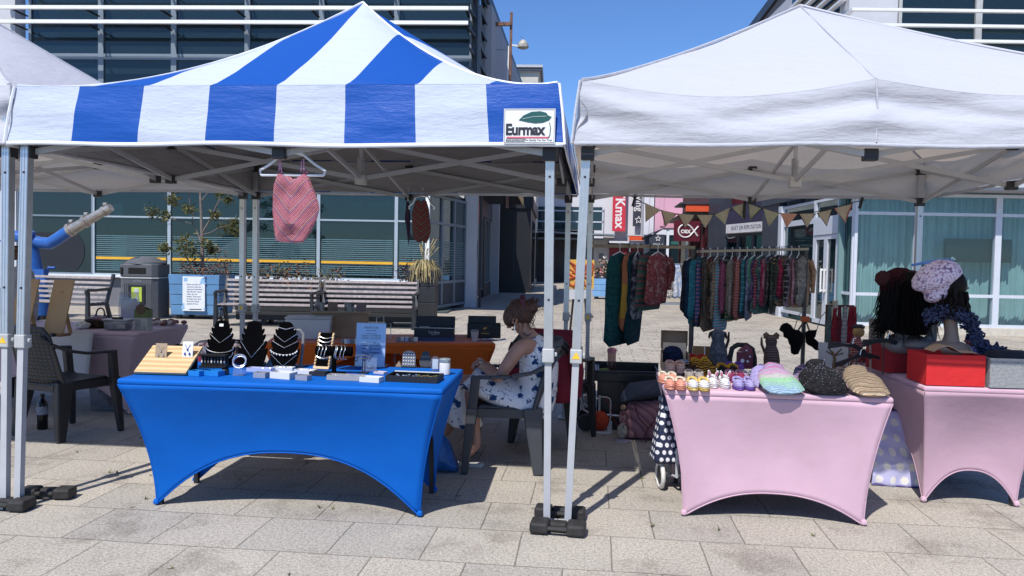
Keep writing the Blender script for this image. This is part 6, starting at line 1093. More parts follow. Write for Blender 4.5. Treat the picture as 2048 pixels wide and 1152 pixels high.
# ================================================================ knitwear on the small pink table
ZP = .7215
def pp(px, py): return gr(px, py, ZP)
def knit(name, cols, sc=130., band=0., ax='Z', **k): return KNIT(name, cols, sc, band, ax, **k)
kraft = M('kraft card', (.42, .28, .17), .75, var=.08, vs=4); kraftd = M('kraft inside', (.26, .165, .10), .8, var=.08)
# open cardboard box with the lid standing up, a navy hat in it
c = pp(1352, 742); T = thing('cardboard_box', 'open cardboard box with its lid raised at the left of the small pink table', 'box', (c.x-.005, c.y-.01, ZP), radians(-2))
w, d, h = .175, .20, .075; m = MB(); m.bx(-w/2, w/2, 0, .004, 0, h*.75); m.bx(-w/2, -w/2+.004, .004, d, 0, h*1.5); m.bx(w/2-.004, w/2, .004, d, 0, h*1.5); m.bx(-w/2+.004, w/2-.004, d-.004, d, 0, h*1.7); m.bx(-w/2+.004, w/2-.004, .004, d-.004, 0, .004); m.build('body', kraft, T)
m = MB(Matrix.Translation((0, d, h*1.7)) @ Matrix.Rotation(radians(-6), 4, 'X')); m.bx(-w/2, w/2, 0, .004, 0, .12); m.bx(-w/2, -w/2+.004, -.045, 0, .02, .12); m.bx(w/2-.004, w/2, -.045, 0, .02, .12); m.bx(-w/2, w/2, -.045, 0, .116, .12); m.build('lid', kraftd, T)
MB(Matrix.Rotation(radians(-8), 4, 'X')).bx(-w/2+.012, w/2-.012, .12, .124, .03, .19).build('inner_panel', M('kraft pale', (.62, .45, .30), .7), T)
c2 = pp(1346, 739); T = thing('knitted_hat', 'navy knitted beanie sitting in the open cardboard box', 'hat', (c2.x, c2.y+.06, ZP+.02)); m = MB(); m.lathe([(.068, .03), (.072, .06), (.066, .09), (.05, .115), (.025, .128), (0, .131)], (0, 0, 0), 24, 1, .75); m.build('crown', knit('knit navy', [(.008, .014, .04), (.02, .035, .09), (.008, .012, .03)]), T, smooth=True); m = MB(); m.lathe([(.067, .0), (.076, .012), (.077, .04), (.07, .046)], (0, 0, 0), 24, 1, .75); m.build('brim', knit('knit navy', None), T, smooth=True)
T = thing('knitted_booties', 'pale blue bootie tips at the front of the cardboard box', 'booties', (c2.x+.055, c2.y+.01, ZP+.02), 0, 'pairs of knitted booties'); 
for k in (0, 1): m = MB(); m.ball((k*.035, 0, .035), (.019, .022, .014), 10, 7); m.build('bootie', knit('knit pale blue', [(.30, .45, .65), (.5, .62, .75), (.3, .42, .6)]), T, smooth=True)
# shallow tray leaning up, its wicker back to the viewer
c = pp(1414, 735); T = thing('wicker_tray', 'shallow wooden tray with two ribbed panels leaning behind the booties', 'tray', (c.x, c.y+.12, ZP), radians(-2)); R_ = Matrix.Translation((0, 0, .035)) @ Matrix.Rotation(radians(-14), 4, 'X')
m = MB(R_); m.bx(-.084, .084, 0, .012, 0, .008); m.bx(-.084, .084, 0, .012, .09, .098); m.bx(-.084, -.077, 0, .012, .008, .09); m.bx(.077, .084, 0, .012, .008, .09); m.build('frame', kraft, T); m = MB(R_); m.bx(-.077, .077, .004, .008, .008, .09); m.build('panel', knit('wicker panel', [(.36, .22, .10), (.46, .30, .15), (.28, .16, .07)], 120, 140., 'Z', wob=.0), T); MB(R_).bx(-.004, .004, -.002, .0035, .0, .098).build('divider', cardw, T); MB(R_).bx(-.09, .09, -.004, .012, -.012, -.001).build('base_edge', cardw, T); MB().bx(-.06, .06, .0, .06, 0, .034).build('foot', kraft, T)
# booties: a pair is two soft shoes side by side
def booties(label, px, py, top, sole, dz=0., dy=0., sc=1., rz=0., collar=None, opening=True, ears=None, stripes=None, gap=.041):
    sc *= 1.32; p = pp(px, py); T = thing('knitted_booties', label, 'booties', (p.x, p.y+dy, ZP+dz), rz, 'pairs of knitted booties')
    for s_ in (-.5, .5):
        x = s_*gap*sc; m = MB(); m.ball((x, .036*sc, .017*sc), (.0205*sc, .048*sc, .020*sc), 18, 12, lambda d: (1-.12*max(0, -d.y)*max(0, d.z))*(1+.03*noise.noise(d*6+V((x*90, sc*9, 0))))); b_ = m.build('bootie', top, T, smooth=True)
        m = MB(); m.lathe([(.021*sc, 0), (.0225*sc, .004*sc), (.022*sc, .011*sc), (.018*sc, .013*sc)], (x, .036*sc, 0), 18, .98, 2.15); m.build('sole', sole, b_, smooth=True)
        m = MB(); m.tube([V((x, .054*sc, .031*sc))+V((.0155*sc*cos(t), .024*sc*sin(t), .007*sc*sin(t))) for t in [2*pi*k/18 for k in range(18)]], .0062*sc, 7, True); m.build('collar', collar or top, b_, smooth=True)
        m = MB(); m.ball((x, .054*sc, .032*sc), (.0135*sc, .020*sc, .003*sc), 10, 5); m.build('opening', M('bootie inside', (.06, .05, .05), .9), b_)
        if ears:
            for e in (-1, 1): m = MB(); m.pillow([(0, 0), (-.007*sc, .012*sc), (-.005*sc, .028*sc), (0, .033*sc), (.006*sc, .026*sc), (.006*sc, .01*sc)], .004, (x+e*.010*sc, .034*sc, .036*sc), (1, 0, 0), (e*.25, -.25, 1)); m.build('ear', top, b_, smooth=True); m = MB(); m.pillow([(0, .004*sc), (-.004*sc, .013*sc), (-.003*sc, .024*sc), (.003*sc, .024*sc), (.004*sc, .012*sc)], .003, (x+e*.010*sc, .0315*sc, .036*sc), (1, 0, 0), (e*.25, -.25, 1)); m.build('ear_lining', ears, b_, smooth=True)
            m = MB(); m.ball((x+.003, -.006*sc, .018*sc), .0028*sc, 6, 4); m.ball((x-.008, -.003*sc, .026*sc), .0018*sc, 6, 4); m.ball((x+.01, -.003*sc, .026*sc), .0018*sc, 6, 4); m.build('face', M('face thread', (.25, .07, .1), .8), b_)
    return T
peach = knit('knit peach', [(.72, .30, .22), (.78, .36, .27), (.7, .28, .2)]); cream = knit('knit cream', [(.72, .60, .46), (.78, .68, .55), (.7, .58, .44)]); yell = knit('knit yellow', [(.74, .52, .14), (.8, .6, .22), (.72, .5, .12)]); whit = knit('knit white', [(.74, .72, .72), (.8, .79, .8), (.7, .68, .7)]); lila = knit('knit lilac', [(.34, .30, .58), (.42, .38, .66), (.3, .26, .54)]); purp = knit('knit purple', [(.16, .08, .38), (.2, .11, .44), (.14, .07, .34)]); brow = knit('knit brown', [(.055, .03, .028), (.08, .045, .04), (.045, .025, .022)]); must = knit('knit mustard', [(.60, .30, .02), (.66, .36, .04), (.55, .27, .02)]); bee = knit('knit bee stripes', [(.62, .32, .03), (.02, .015, .015)], 130, 95., 'Z', wob=.0); maro = knit('knit maroon', [(.20, .02, .07), (.28, .04, .11), (.18, .02, .06)]); redk = knit('knit red', [(.50, .02, .02), (.6, .05, .03), (.45, .02, .02)]); mauv = knit('knit mauve', [(.30, .22, .36), (.42, .33, .48), (.25, .18, .3)]); grk = knit('knit grey taupe', [(.3, .26, .24), (.4, .36, .34), (.28, .24, .22)])
booties('peach booties with cream collars and a white price tag at the left corner', 1352, 780, peach, peach, collar=cream, sc=1.08)
q_ = thing('price_tag', 'white price tag on the peach booties', 'price tag', pp(1357, 772)+V((.01, -.014, .028))); m = MB(); m.pillow([(-.014, -.007), (-.017, 0), (-.014, .007), (.014, .007), (.017, 0), (.014, -.007)], .0015); m.build('card', cardw, q_); text('tag_writing', '3.00', .01, ip, q_, (0, -.0025, 0), ext=.0003)
booties('peach booties behind the tagged pair, set further left', 1337, 768, peach, peach, dy=.02, collar=cream, sc=1.0); booties('striped cream and peach booties stacked in front of the cardboard box', 1352, 752, knit('knit peach stripe', [(.72, .6, .46), (.72, .32, .24)], 130, 90., 'Z', wob=.0), cream, dy=.0, sc=1.15, dz=.02)
booties('pale yellow and white booties at the front edge of the small pink table', 1399, 782, whit, yell, collar=yell, sc=1.12); booties('beige booties with grey collars behind the yellow and white pair', 1391, 764, grk, cream, dy=.015, collar=grk, sc=1.05)
booties('white bunny face booties with pink lined ears', 1440, 777, whit, whit, ears=M('ear pink', (.55, .12, .2), .8), sc=1.12, gap=.046); booties('lilac booties with dark purple soles at the front edge', 1491, 781, lila, purp, sc=1.12); booties('dark brown booties in front of the cardboard box', 1388, 755, brow, brow, dy=.02, sc=1.12)
booties('black and mustard striped bee booties, front pair of two', 1416, 757, bee, must, dy=.02, sc=1.15, dz=.005); booties('black and mustard striped bee booties, rear pair of two', 1404, 748, bee, must, dy=.03, dz=.022, collar=must, sc=1.15); booties('black booties with mustard collars beside the bee booties', 1460, 755, knit('knit black', [(.012, .012, .014), (.03, .03, .035), (.01, .01, .012)]), must, dy=.02, collar=must, sc=1.25)
booties('maroon booties with pink trim behind the bunny booties', 1475, 766, maro, maro, dy=.02, collar=knit('knit pink trim', [(.6, .25, .35), (.7, .35, .45), (.55, .2, .3)]), sc=1.1); booties('mauve booties behind the lilac pair', 1503, 766, mauv, mauv, dy=.02, collar=whit, sc=1.05)
booties('red booties with yellow laces beside the wicker tray', 1398, 742, redk, redk, dy=.03, dz=.025, sc=1.2, collar=redk); booties('purple booties with white price labels behind the black and mustard pair', 1474, 748, purp, lila, dy=.03, sc=1.1)
T = thing('yellow_lace', 'yellow laces across the red booties', 'laces', pp(1412, 742)+V((0, .03, 0))); m = MB(); m.tube([(-.02, 0, .09), (.0, .0, .075), (.02, 0, .055), (.04, .0, .05)], .005, 5); m.tube([(-.005, 0, .095), (.01, 0, .075), (.015, 0, .05)], .004, 5); m.build('lace', M('lace yellow', (.7, .42, .03), .7), T)
# black framed seat with a maroon spotted bag
c = pp(1492, 742); T = thing('carry_frame', 'black padded carry frame standing behind the booties', 'carry frame', (c.x, c.y+.15, ZP)); m = MB(); m.tube([(-.082, 0, 0), (-.08, 0, .07), (-.066, .01, .13), (-.03, .015, .155), (.03, .015, .155), (.068, .01, .13), (.082, 0, .07), (.085, 0, 0)], .017, 10); m.build('hoop', M('foam black', (.012, .012, .014), .7), T, smooth=True); MB().box((0, .03, .01), (.16, .06, .02)).build('foot', boxb, T)
T = thing('spotted_bag', 'maroon paper bag with white spots inside the black carry frame', 'bag', (c.x+.012, c.y+.12, ZP)); m = MB(); m.bx(-.052, .052, -.02, .02, 0, .11); m.build('body', M('bag maroon', (.13, .018, .035), .5), T, bevel=.003); m = MB(); m.prism([(-.052, -.01, .115), (.05, -.01, .11), (.045, .0, .135), (.012, .01, .165), (-.03, 0, .135)], (0, .012, 0)); m.build('flap', M('bag maroon', None), T)
for x, z, r in ((-.018, .055, .013), (.016, .052, .008), (.008, .125, .006), (.03, .085, .006)): m = MB(); m.lathe([(r, 0), (r, .001)], (0, 0, 0), 14); q_ = m.build('spot', cardw, T, loc=(x, -.0205 if z < .11 else -.012, z)); q_.rotation_euler = (pi/2, 0, 0)
# two soft toy dogs seen from behind
def toy(px, py, label, bodym, earm, sc, lop, dy):
    p = pp(px, py); T = thing('toy_dog', label, 'soft toy', (p.x, p.y+dy, ZP), 0); S_ = sc
    m = MB(); loft(m, [((0, 0, .0), (.05*S_, 0, 0), (0, .05*S_, 0)), ((0, 0, .05*S_), (.055*S_, 0, 0), (0, .055*S_, 0)), ((-.003, 0, .11*S_), (.048*S_, 0, 0), (0, .045*S_, 0)), ((-.006, 0, .15*S_), (.034*S_, 0, 0), (0, .034*S_, 0)), ((-.008, -.005, .175*S_), (.04*S_, 0, 0), (0, .045*S_, 0)), ((-.01, -.01, .205*S_), (.034*S_, 0, 0), (0, .04*S_, 0)), ((-.01, -.01, .222*S_), (.012*S_, 0, 0), (0, .015*S_, 0))], 18); m.build('body', bodym, T, smooth=True)
    for s_ in (-1, 1):
        m = MB()
        if lop: m.pillow([(s_*.0, 0), (s_*.022, -.01), (s_*.03, -.045), (s_*.02, -.06), (s_*.008, -.03)][::s_], .01, (-.01+s_*.03*S_, -.01, .21*S_))
        else: m.pillow([(-.016, -.01), (-.022, .02), (0, .038), (.022, .02), (.016, -.01)], .008, (-.01+s_*.034*S_, -.01, .205*S_))
        m.build('ear', earm, T, smooth=True)
    m = MB(); m.tube([(.04*S_*(1 if lop else -1), .03, .09*S_), (.06*S_*(1 if lop else -1), .05, .15*S_), (.062*S_*(1 if lop else -1), .05, .20*S_)], [.009, .01, .006], 7); m.build('tail', earm, T, smooth=True)
    for s_ in (-1, 1): m = MB(); m.tube([(s_*.03*S_, -.02, .05), (s_*.035*S_, -.035, .0)], [.02*S_, .016*S_], 8); m.build('leg', earm, T, smooth=True)
    return T
toy(1446, 742, 'grey knitted toy dog with dark lop ears seen from behind', knit('knit denim grey', [(.10, .115, .14), (.16, .18, .21), (.08, .09, .11)]), M('plush dark brown', (.035, .022, .018), .9, var=.3, vs=40), 1.18, True, .2)
toy(1553, 740, 'brown toy dog in a striped taupe jumper with upright ears', knit('knit taupe stripe', [(.16, .11, .10), (.10, .065, .06), (.2, .15, .13)], 130, 60., 'Z'), M('plush brown', (.13, .085, .055), .9, var=.3, vs=40), 1.0, False, .15)
# three bell shaped knitted hats lying flat, a second one under each
def bell(label, pts, mat, lift=.0, th=.035, cen=None, seed=0, name='knitted_hat'):
    """outline traced on a plane that leans back from the table's front edge"""
    ys = [p_[1] for p_ in pts]; yb = max(ys); base = pp(sum(p_[0] for p_ in pts)/len(pts), yb); T = thing(name, label, 'hat', (base.x, base.y, ZP), 0, 'bell shaped knitted hats'); sl_ = radians(24); nrm = V((0, -sin(sl_), cos(sl_))); org = base+V((0, 0, .012+lift)); out = []
    for px, py in pts:
        d = ray(px, py); C_ = V((CX, CY, CH)); t = (org-C_).dot(nrm)/d.dot(nrm); h = C_+d*t; out.append((h.x-org.x, (h-org).dot(V((0, cos(sl_), sin(sl_))))))
    m = MB(); m.pillow(out, th, (0, 0, .012+lift), (1, 0, 0), (0, cos(sl_), sin(sl_)), rings=8, wob=.012, seed=seed); m.build('body', mat, T, smooth=True)
    return T
rain = KNIT('knit rainbow', [(.36, .52, .66), (.38, .62, .56), (.40, .70, .44), (.62, .60, .60), (.66, .42, .60), (.56, .50, .70), (.68, .28, .52), (.50, .42, .70), (.66, .30, .50)], 150, 3.7, 'Y', wob=.10, relief=.9)
bell('second pastel hat peeping out from under the rainbow bell shaped hat', [(1500, 760), (1503, 738), (1520, 728), (1535, 730), (1530, 745), (1528, 765), (1518, 775), (1505, 770)], lila, 0., .02, None, 3)
bell('rainbow pastel bell shaped knitted hat', [(1528, 730), (1535, 726), (1550, 727), (1565, 731), (1570, 740), (1580, 747), (1592, 757), (1602, 768), (1610, 780), (1600, 785), (1580, 787), (1560, 787), (1540, 784), (1526, 775), (1518, 763), (1514, 752), (1518, 742), (1526, 739)], rain, .02, .035, None, 1)
blk = KNIT('knit black sequin', [(.006, .006, .008), (.012, .012, .015), (.02, .02, .024), (.03, .03, .035)], 150, relief=1.2)
bell('navy and pink hat peeping out from under the black bell shaped hat', [(1585, 750), (1590, 735), (1602, 728), (1614, 728), (1612, 745), (1606, 765), (1596, 770), (1588, 765)], knit('knit navy pink', [(.02, .03, .09), (.4, .25, .36), (.05, .07, .15)], 60), 0., .02, None, 4)
bh = bell('black sequinned bell shaped knitted hat', [(1611, 726), (1620, 721), (1635, 720), (1648, 723), (1653, 733), (1662, 739), (1678, 752), (1690, 765), (1700, 782), (1690, 787), (1670, 788), (1645, 787), (1622, 783), (1606, 774), (1598, 762), (1596, 752), (1603, 742), (1611, 737)], blk, .02, .035, None, 2)
random.seed(12); m = MB(); me_ = [o for o in COL.objects if o.parent == bh][0].data
for v_ in random.sample([v_ for v_ in me_.vertices if v_.normal.z > .2], 60): m.ball(v_.co+v_.normal*.0025, .0022, 5, 4)
m.build('sequin', silver, bh)
beig = KNIT('knit beige stripes', [(.50, .37, .24), (.62, .50, .36), (.30, .20, .13), (.55, .42, .29)], 150, 42., 'Y', wob=.04, relief=1.2)
bell('brown speckled hat peeping out from under the beige bell shaped hat', [(1668, 745), (1672, 735), (1688, 731), (1698, 735), (1694, 748), (1690, 765), (1680, 766), (1672, 758)], knit('knit brown speckle', [(.25, .17, .13), (.12, .08, .07), (.4, .32, .26)], 60), 0., .02, None, 5)
bell('beige and brown striped bell shaped knitted hat at the right end', [(1690, 737), (1702, 732), (1718, 731), (1730, 736), (1735, 746), (1750, 752), (1764, 762), (1774, 775), (1781, 787), (1772, 791), (1750, 792), (1725, 790), (1706, 783), (1695, 771), (1687, 758), (1686, 747)], beig, .02, .035, None, 6)
# ================================================================ on the pink table at the right: fabric boxes, wigs and hats
ZQ = .7415
def qq(px, py): return gr(px, py, ZQ)
redf = M('fabric box red', (.60, .016, .018), .8, var=.06, vs=3, bump=.5, bs=14, dist=.012); greyf = KNIT('fabric box grey', [(.26, .27, .28), (.32, .33, .34), (.38, .39, .40)], 160, relief=.25)
def fbox(label, x, y, w, d, h, mat, rz=0.):
    T = thing('fabric_box', label, 'storage box', (x, y, ZQ), rz, 'fabric storage boxes'); m = MB(); 
    for x0, x1, y0, y1 in ((-w/2, w/2, 0, .012), (-w/2, w/2, d-.012, d), (-w/2, -w/2+.012, .012, d-.012), (w/2-.012, w/2, .012, d-.012)): m.bx(x0, x1, y0, y1, .004, h)
    m.bx(-w/2+.012, w/2-.012, .012, d-.012, .004, .012); m.build('body', mat, T); return T
a = qq(1822, 765); b_ = qq(1948, 768)
fbox('bright red fabric box at the front of the right hand pink table', (a.x+b_.x)/2+.02, a.y-.105, .325, .27, .182, redf, radians(1)); fbox('grey fabric box at the right edge of the picture', (a.x+b_.x)/2+.02+.35, a.y-.115, .34, .28, .172, greyf, radians(1)); fbox('dark red fabric box behind the bright red one, half hidden', 3.72, 1.20, .3, .28, .18, M('fabric box dark red', (.30, .012, .018), .85, var=.1), radians(4))
T = thing('box_lid', 'tan card lid lying on the bright red fabric box', 'box lid', ((a.x+b_.x)/2+.04, a.y+.02, ZQ+.186)); m = MB(); m.grid(lambda u, v: (-.12+.24*u, -.06+.13*v, .006+.035*sin(pi*min(1, u*1.6))*(u < .62)), 14, 6); m.build('card', M('card tan light', (.55, .36, .22), .7), T, solid=.004)
T = thing('dark_clothing', 'dark folded clothing heaped in the grey fabric box', 'clothing', ((a.x+b_.x)/2+.37, a.y+.0, ZQ+.1)); m = MB(); m.ball((0, .03, .06), (.14, .1, .05), 16, 10, lambda d: 1+.25*noise.noise(d*3)); m.build('cloth', M('cloth dark navy', (.012, .014, .022), .8), T, smooth=True)
# heads
headm = M('display head tan', (.33, .23, .17), .55, var=.05); headg = M('display head grey', (.16, .15, .145), .5, var=.05)
def strands(m, roots, drop, r, n, spread, seed, ctr):
    random.seed(seed)
    for k in range(n):
        a = V(random.choice(roots))+V((rnd(-.02, .02), rnd(-.03, .03), rnd(-.03, .03))); o = (a-V(ctr)); o.z = 0; o = o.normalized() if o.length > .001 else V((1, 0, 0))
        L = drop*rnd(.7, 1.1); pts = [a, a+o*spread*.5+V((0, 0, -L*.35)), a+o*spread*.8+V((rnd(-.02, .02), 0, -L*.7)), a+o*spread*(.7+rnd(-.3, .7))+V((rnd(-.03, .03), 0, -L))]
        m.tube(pts, [r, r*1.1, r*.8, r*.2], 4)
def head(label, px, py, y, mat, lean, hat, hatm, hairm, long_, seed, turn=1):
    """a display head on a rounded shoulder base; px, py is the middle of its face"""
    c = at(px, py, y); T = thing('mannequin_bust', label, 'display head', (c.x, y, ZQ+.16), 0); h = c.z-ZQ-.16
    m = MB(); m.ball((lean*.2, 0, .02), (.13, .09, .06), 20, 10); m.build('base', mat, T, smooth=True)
    sk_ = [(lean*.2, 0, .03, .075), (lean*.05+.02*turn, 0, .10, .04), (-.005*turn, .0, h-.12, .045), (0, 0, h-.05, .062), (.01*turn, 0, h, .082), (0, 0, h+.06, .07)]
    skin(sk_, [(0, 1), (1, 2), (2, 3), (3, 4), (4, 5)], 'head', mat, T, 2); m = MB(); m.tube([(turn*.075, 0, h+.01), (turn*.102, 0, h-.02), (turn*.085, 0, h-.03)], [.008, .014, .008], 7); m.ball((turn*.075, 0, h-.05), (.014, .02, .007), 8, 6); m.build('face', mat, T, smooth=True)
    return T, h
blackh = M('wig black', (.0035, .003, .0035), .6, var=.5, vs=40, spec=.12); darkh = M('wig dark brown', (.010, .007, .006), .6, var=.5, vs=40, spec=.15)
T1, h1 = head('display head with a long black wig, facing away to the left', 1815, 585, 1.22, headg, -.1, 0, None, blackh, True, 1, -1)
m = MB(); fw = lambda a, k: (lambda t: a*noise.noise(V((cos(t)*4, sin(t)*4, k)))+a*.7*sin(17*t+k)); loft(m, [((.01, 0, h1+.145), (.02, 0, 0), (0, .02, 0)), ((.01, 0, h1+.13), (.07, 0, 0), (0, .07, 0)), ((.01, 0, h1+.07), (.12, 0, 0), (0, .115, 0), fw(.03, 1)), ((.012, 0, h1), (.135, 0, 0), (0, .12, 0), fw(.04, 1.1)), ((.014, 0, h1-.09), (.14, 0, 0), (0, .115, 0), fw(.06, 1.2)), ((.015, 0, h1-.17), (.145, 0, 0), (0, .11, 0), fw(.08, 1.4)), ((.02, 0, h1-.23), (.13, 0, 0), (0, .10, 0), fw(.12, 1.6)), ((.03, 0, h1-.27), (.08, 0, 0), (0, .06, 0), fw(.2, 1.9))], 64); W1 = m.build('wig', blackh, T1, smooth=True); m = MB()
strands(m, [(.125*cos(t), .11*sin(t), h1+.06-.09*k) for t in [2*pi*i/16 for i in range(16)] for k in range(2)], .26, .0026, 700, .045, 3, (0, 0, 0)); strands(m, [(-.10, -.03, h1-.12), (-.1, .03, h1-.16), (-.11, 0, h1-.2)], .10, .003, 60, .08, 4, (0, 0, 0)); m.build('wig_strands', blackh, W1)
burg = KNIT('knit burgundy', [(.035, .006, .010), (.07, .012, .018), (.02, .004, .006)], 130, relief=1.); T = thing('bobble_hat', 'dark burgundy bobble hat on the black wig', 'hat', T1.location+V((-.035, .03, h1+.035)), 0); m = MB(Matrix.Rotation(radians(-30), 4, 'Y')); m.lathe([(.112, -.08), (.122, -.02), (.118, .04), (.09, .09), (.045, .12), (0, .128)], (0, 0, 0), 26); m.build('crown', burg, T, smooth=True); m = MB(); m.ball((-.118, -.03, .052), .05, 22, 16, lambda d: 1+.16*noise.noise(d*14)); m.build('pompom', M('pompom burgundy', (.055, .008, .012), .95, var=.5, vs=60, bump=1., bs=120, dist=.02), T)
T2, h2 = head('display head with dark curls and a frilled scarf, facing right', 1900, 570, 1.02, headm, .06, 0, None, darkh, False, 2, 1)
m = MB(); m.ball((0, 0, h2-.0), (.095, .09, .10), 18, 12); m.ball((.03, 0, h2-.13), (.075, .075, .09), 18, 12, lambda d: 1+.22*noise.noise(d*4)); W2 = m.build('wig', darkh, T2, smooth=True); m = MB(); strands(m, [(.08*cos(t), .08*sin(t), h2-.05) for t in [2*pi*i/10 for i in range(10)]], .16, .007, 60, .02, 5, (0, 0, 0)); m.build('wig_strands', darkh, W2)
lil2 = KNIT('knit lilac flecked', [(.58, .50, .66), (.64, .46, .60), (.42, .22, .38), (.62, .58, .74), (.36, .36, .62), (.66, .56, .68)], 190, relief=1.3)
def mesh_knit(name):
    mt, n, b = nodes(name); oc = ocoord(n); b.inputs['Roughness'].default_value = .9; b.inputs['Specular IOR Level'].default_value = .1; v = N(n, 'ShaderNodeTexVoronoi', i_Scale=62.0); n.links.new(oc, v.inputs['Vector']); c1 = ramp(n, noise_(n, oc, 22, 4, .7), [(.30, (.50, .50, .74)), (.40, (.72, .62, .76)), (.5, (.76, .62, .72)), (.58, (.70, .68, .80)), (.70, (.66, .36, .50))]); c = mixc(n, 1., c1, ramp(n, v.outputs['Distance'], [(.5, (1.15, 1.13, 1.15)), (.82, (.36, .26, .42))]), 'MULTIPLY'); n.links.new(c, b.inputs['Base Color']); bump_(n, b, math_(n, 'MULTIPLY', v.outputs['Distance'], -1.), 1., .012); return mt
T = thing('knitted_beret', 'big lilac flecked slouchy knitted beret on the right hand display head', 'hat', T2.location+V((-.06, 0, h2+.035)), 0); m = MB(Matrix.Rotation(radians(-30), 4, 'Y')); m.ball((-.015, 0, .012), (.148, .125, .105), 36, 24, lambda d: (1+.015*sin(d.x*26+d.z*9)+.05*noise.noise(d*2.2)) * (1-.16*math.exp(-((d.x*.2+d.z+.55)**2)*16))); m.build('crown', mesh_knit('knit beret'), T, smooth=True); m = MB(Matrix.Rotation(radians(-30), 4, 'Y')); m.ball((-.06, -.0, -.07), (.075, .08, .05), 20, 12, lambda d: 1+.06*noise.noise(d*4)); m.build('gathered_edge', mesh_knit('knit beret edge'), T, smooth=True)
frm = KNIT('frill navy', [(.008, .010, .022), (.02, .025, .06), (.10, .12, .22), (.01, .012, .03)], 70, relief=.4); T = thing('frilled_scarf', 'dark navy frilled scarf round the right hand display head, trailing to the table', 'scarf', T2.location); random.seed(21); m = MB()
def frill(path, n, r):
    for k in range(n):
        i = rnd(0, len(path)-1.001); a = V(path[int(i)]).lerp(V(path[int(i)+1]), i-int(i)); d = V((rnd(-1, 1), rnd(-1.2, .6), rnd(-1, 1))).normalized(); a = a+d*r*rnd(.3, 1); e = V((rnd(-1, 1), rnd(-1, 1), rnd(-1, 1))).normalized(); f = d.cross(e).normalized()
        m.tube([a+e*.022*cos(t)+f*.022*sin(t)*rnd(.8, 1.2)+d*.008*sin(3*t) for t in [2*pi*j/9 for j in range(7)]], [.0065]*7, 4)
frill([(-.13, -.02, h2-.2), (-.08, -.05, h2-.17), (0, -.07, h2-.16), (.08, -.05, h2-.19), (.13, -.03, h2-.26), (.15, -.05, h2-.34), (.2, -.08, h2-.40), (.26, -.1, .02)], 330, .042); m.build('frill', frm, T)
for px, py, y, lb, mt_ in ((1845, 690, 1.12, 'grey display head base lying between the two wigs', headg), (1812, 678, 1.25, 'brown display head base behind the dark red fabric box', M('display base brown', (.10, .06, .05), .6))):
    c = at(px, py, y); T = thing('head_base', lb, 'display base', (c.x, y, ZQ+.15)); m = MB(); m.ball((0, 0, c.z-ZQ-.15), (.12, .09, .04), 18, 9); m.build('base', mt_, T, smooth=True); m = MB(); m.tube([(.03, 0, c.z-ZQ-.14), (.055, 0, c.z-ZQ-.09), (.045, 0, c.z-ZQ-.02)], [.05, .03, .035], 10); m.build('neck', mt_, T, smooth=True)
c = at(1885, 520, 1.3); T = thing('blue_hanger', 'pale blue hoop behind the lilac beret', 'hanger', (c.x, 1.3, c.z)); m = MB(); m.tube([(-.19, 0, -.035), (-.1, 0, -.012), (0, 0, .004), (.04, 0, .008), (.07, 0, .0), (.03, 0, -.008), (-.08, 0, -.02), (-.19, 0, -.04)], .006, 6); m.build('hoop', M('hoop blue', (.15, .33, .68), .4), T); MB().bar((-.12, .03, -.4), (-.12, .0, -.02), .008).build('stem', boxb, T)
# clutter at the left of that table: hangers, picture, doll basket, price card
hg = M('hanger black', (.012, .012, .013), .4)
for px, py, rz, lb in ((1700, 700, .25, 'black plastic hangers crossing in front of the picture card'), (1715, 722, -.2, 'black plastic hanger lying over the corner of the right hand pink table'), (1770, 690, .1, 'bundle of black hangers on the dark red fabric box')):
    c = at(px, py, 1.12); T = thing('coat_hanger', lb, 'hanger', c, 0); m = MB(); m.prism([(-.16, 0, .02), (-.02, 0, .035), (.02, 0, .05), (.1, 0, .03), (.17, 0, -.01), (.16, 0, -.025), (.09, 0, .005), (.02, 0, .018), (-.05, 0, .01), (-.15, 0, -.03)], (0, .012, 0)); b_ = m.build('body', hg, T, bevel=.004); b_.rotation_euler = (0, rz, .3); m = MB(); m.tube([(.015, 0, .04), (.02, 0, .07), (.035, 0, .08)], .003, 5); m.build('hook', silver, T); MB().bar((0, .02, .74-c.z), (0, .02, .02), .006).build('support', hg, T)
c = at(1668, 712, 1.5); T = thing('picture_card', 'white framed picture card with a brown tree drawing behind the hats', 'picture', (c.x, 1.5, .7415), radians(-8)); h = c.z-.74; m = MB(Matrix.Rotation(radians(-8), 4, 'X')); m.bx(-.10, .10, 0, .008, h-.11, h+.09); m.build('card', M('picture card', (.42, .41, .40), .7), T); MB().bar((0, .05, 0), (0, .02, h), .04, .01).build('prop', cardw, T)
m = MB(Matrix.Rotation(radians(-8), 4, 'X')); m.tube([(.0, -.004, h-.09), (.005, -.004, h-.02), (-.01, -.004, h+.03)], [.014, .01, .006], 6); 
for e in ((-.04, .06), (.05, .05), (.06, .02), (-.05, .03)): m.tube([(.0, -.004, h), (e[0]*.6, -.004, h+e[1]*.6), (e[0], -.004, h+e[1])], .004, 4)
m.build('drawing', M('drawing brown', (.16, .085, .04), .8), T)
c = at(1712, 700, 1.75); T = thing('doll_basket', 'small red checked basket holding a straw doll', 'basket', (c.x, 1.75, .7415)); h = c.z-.74; m = MB(); m.lathe([(.06, 0), (.075, .04), (.08, .09)], (0, 0, 0), 20, 1.2, .8); m.build('basket', knit('basket check', [(.3, .03, .03), (.5, .4, .35), (.25, .02, .03)], 50), T, smooth=True)
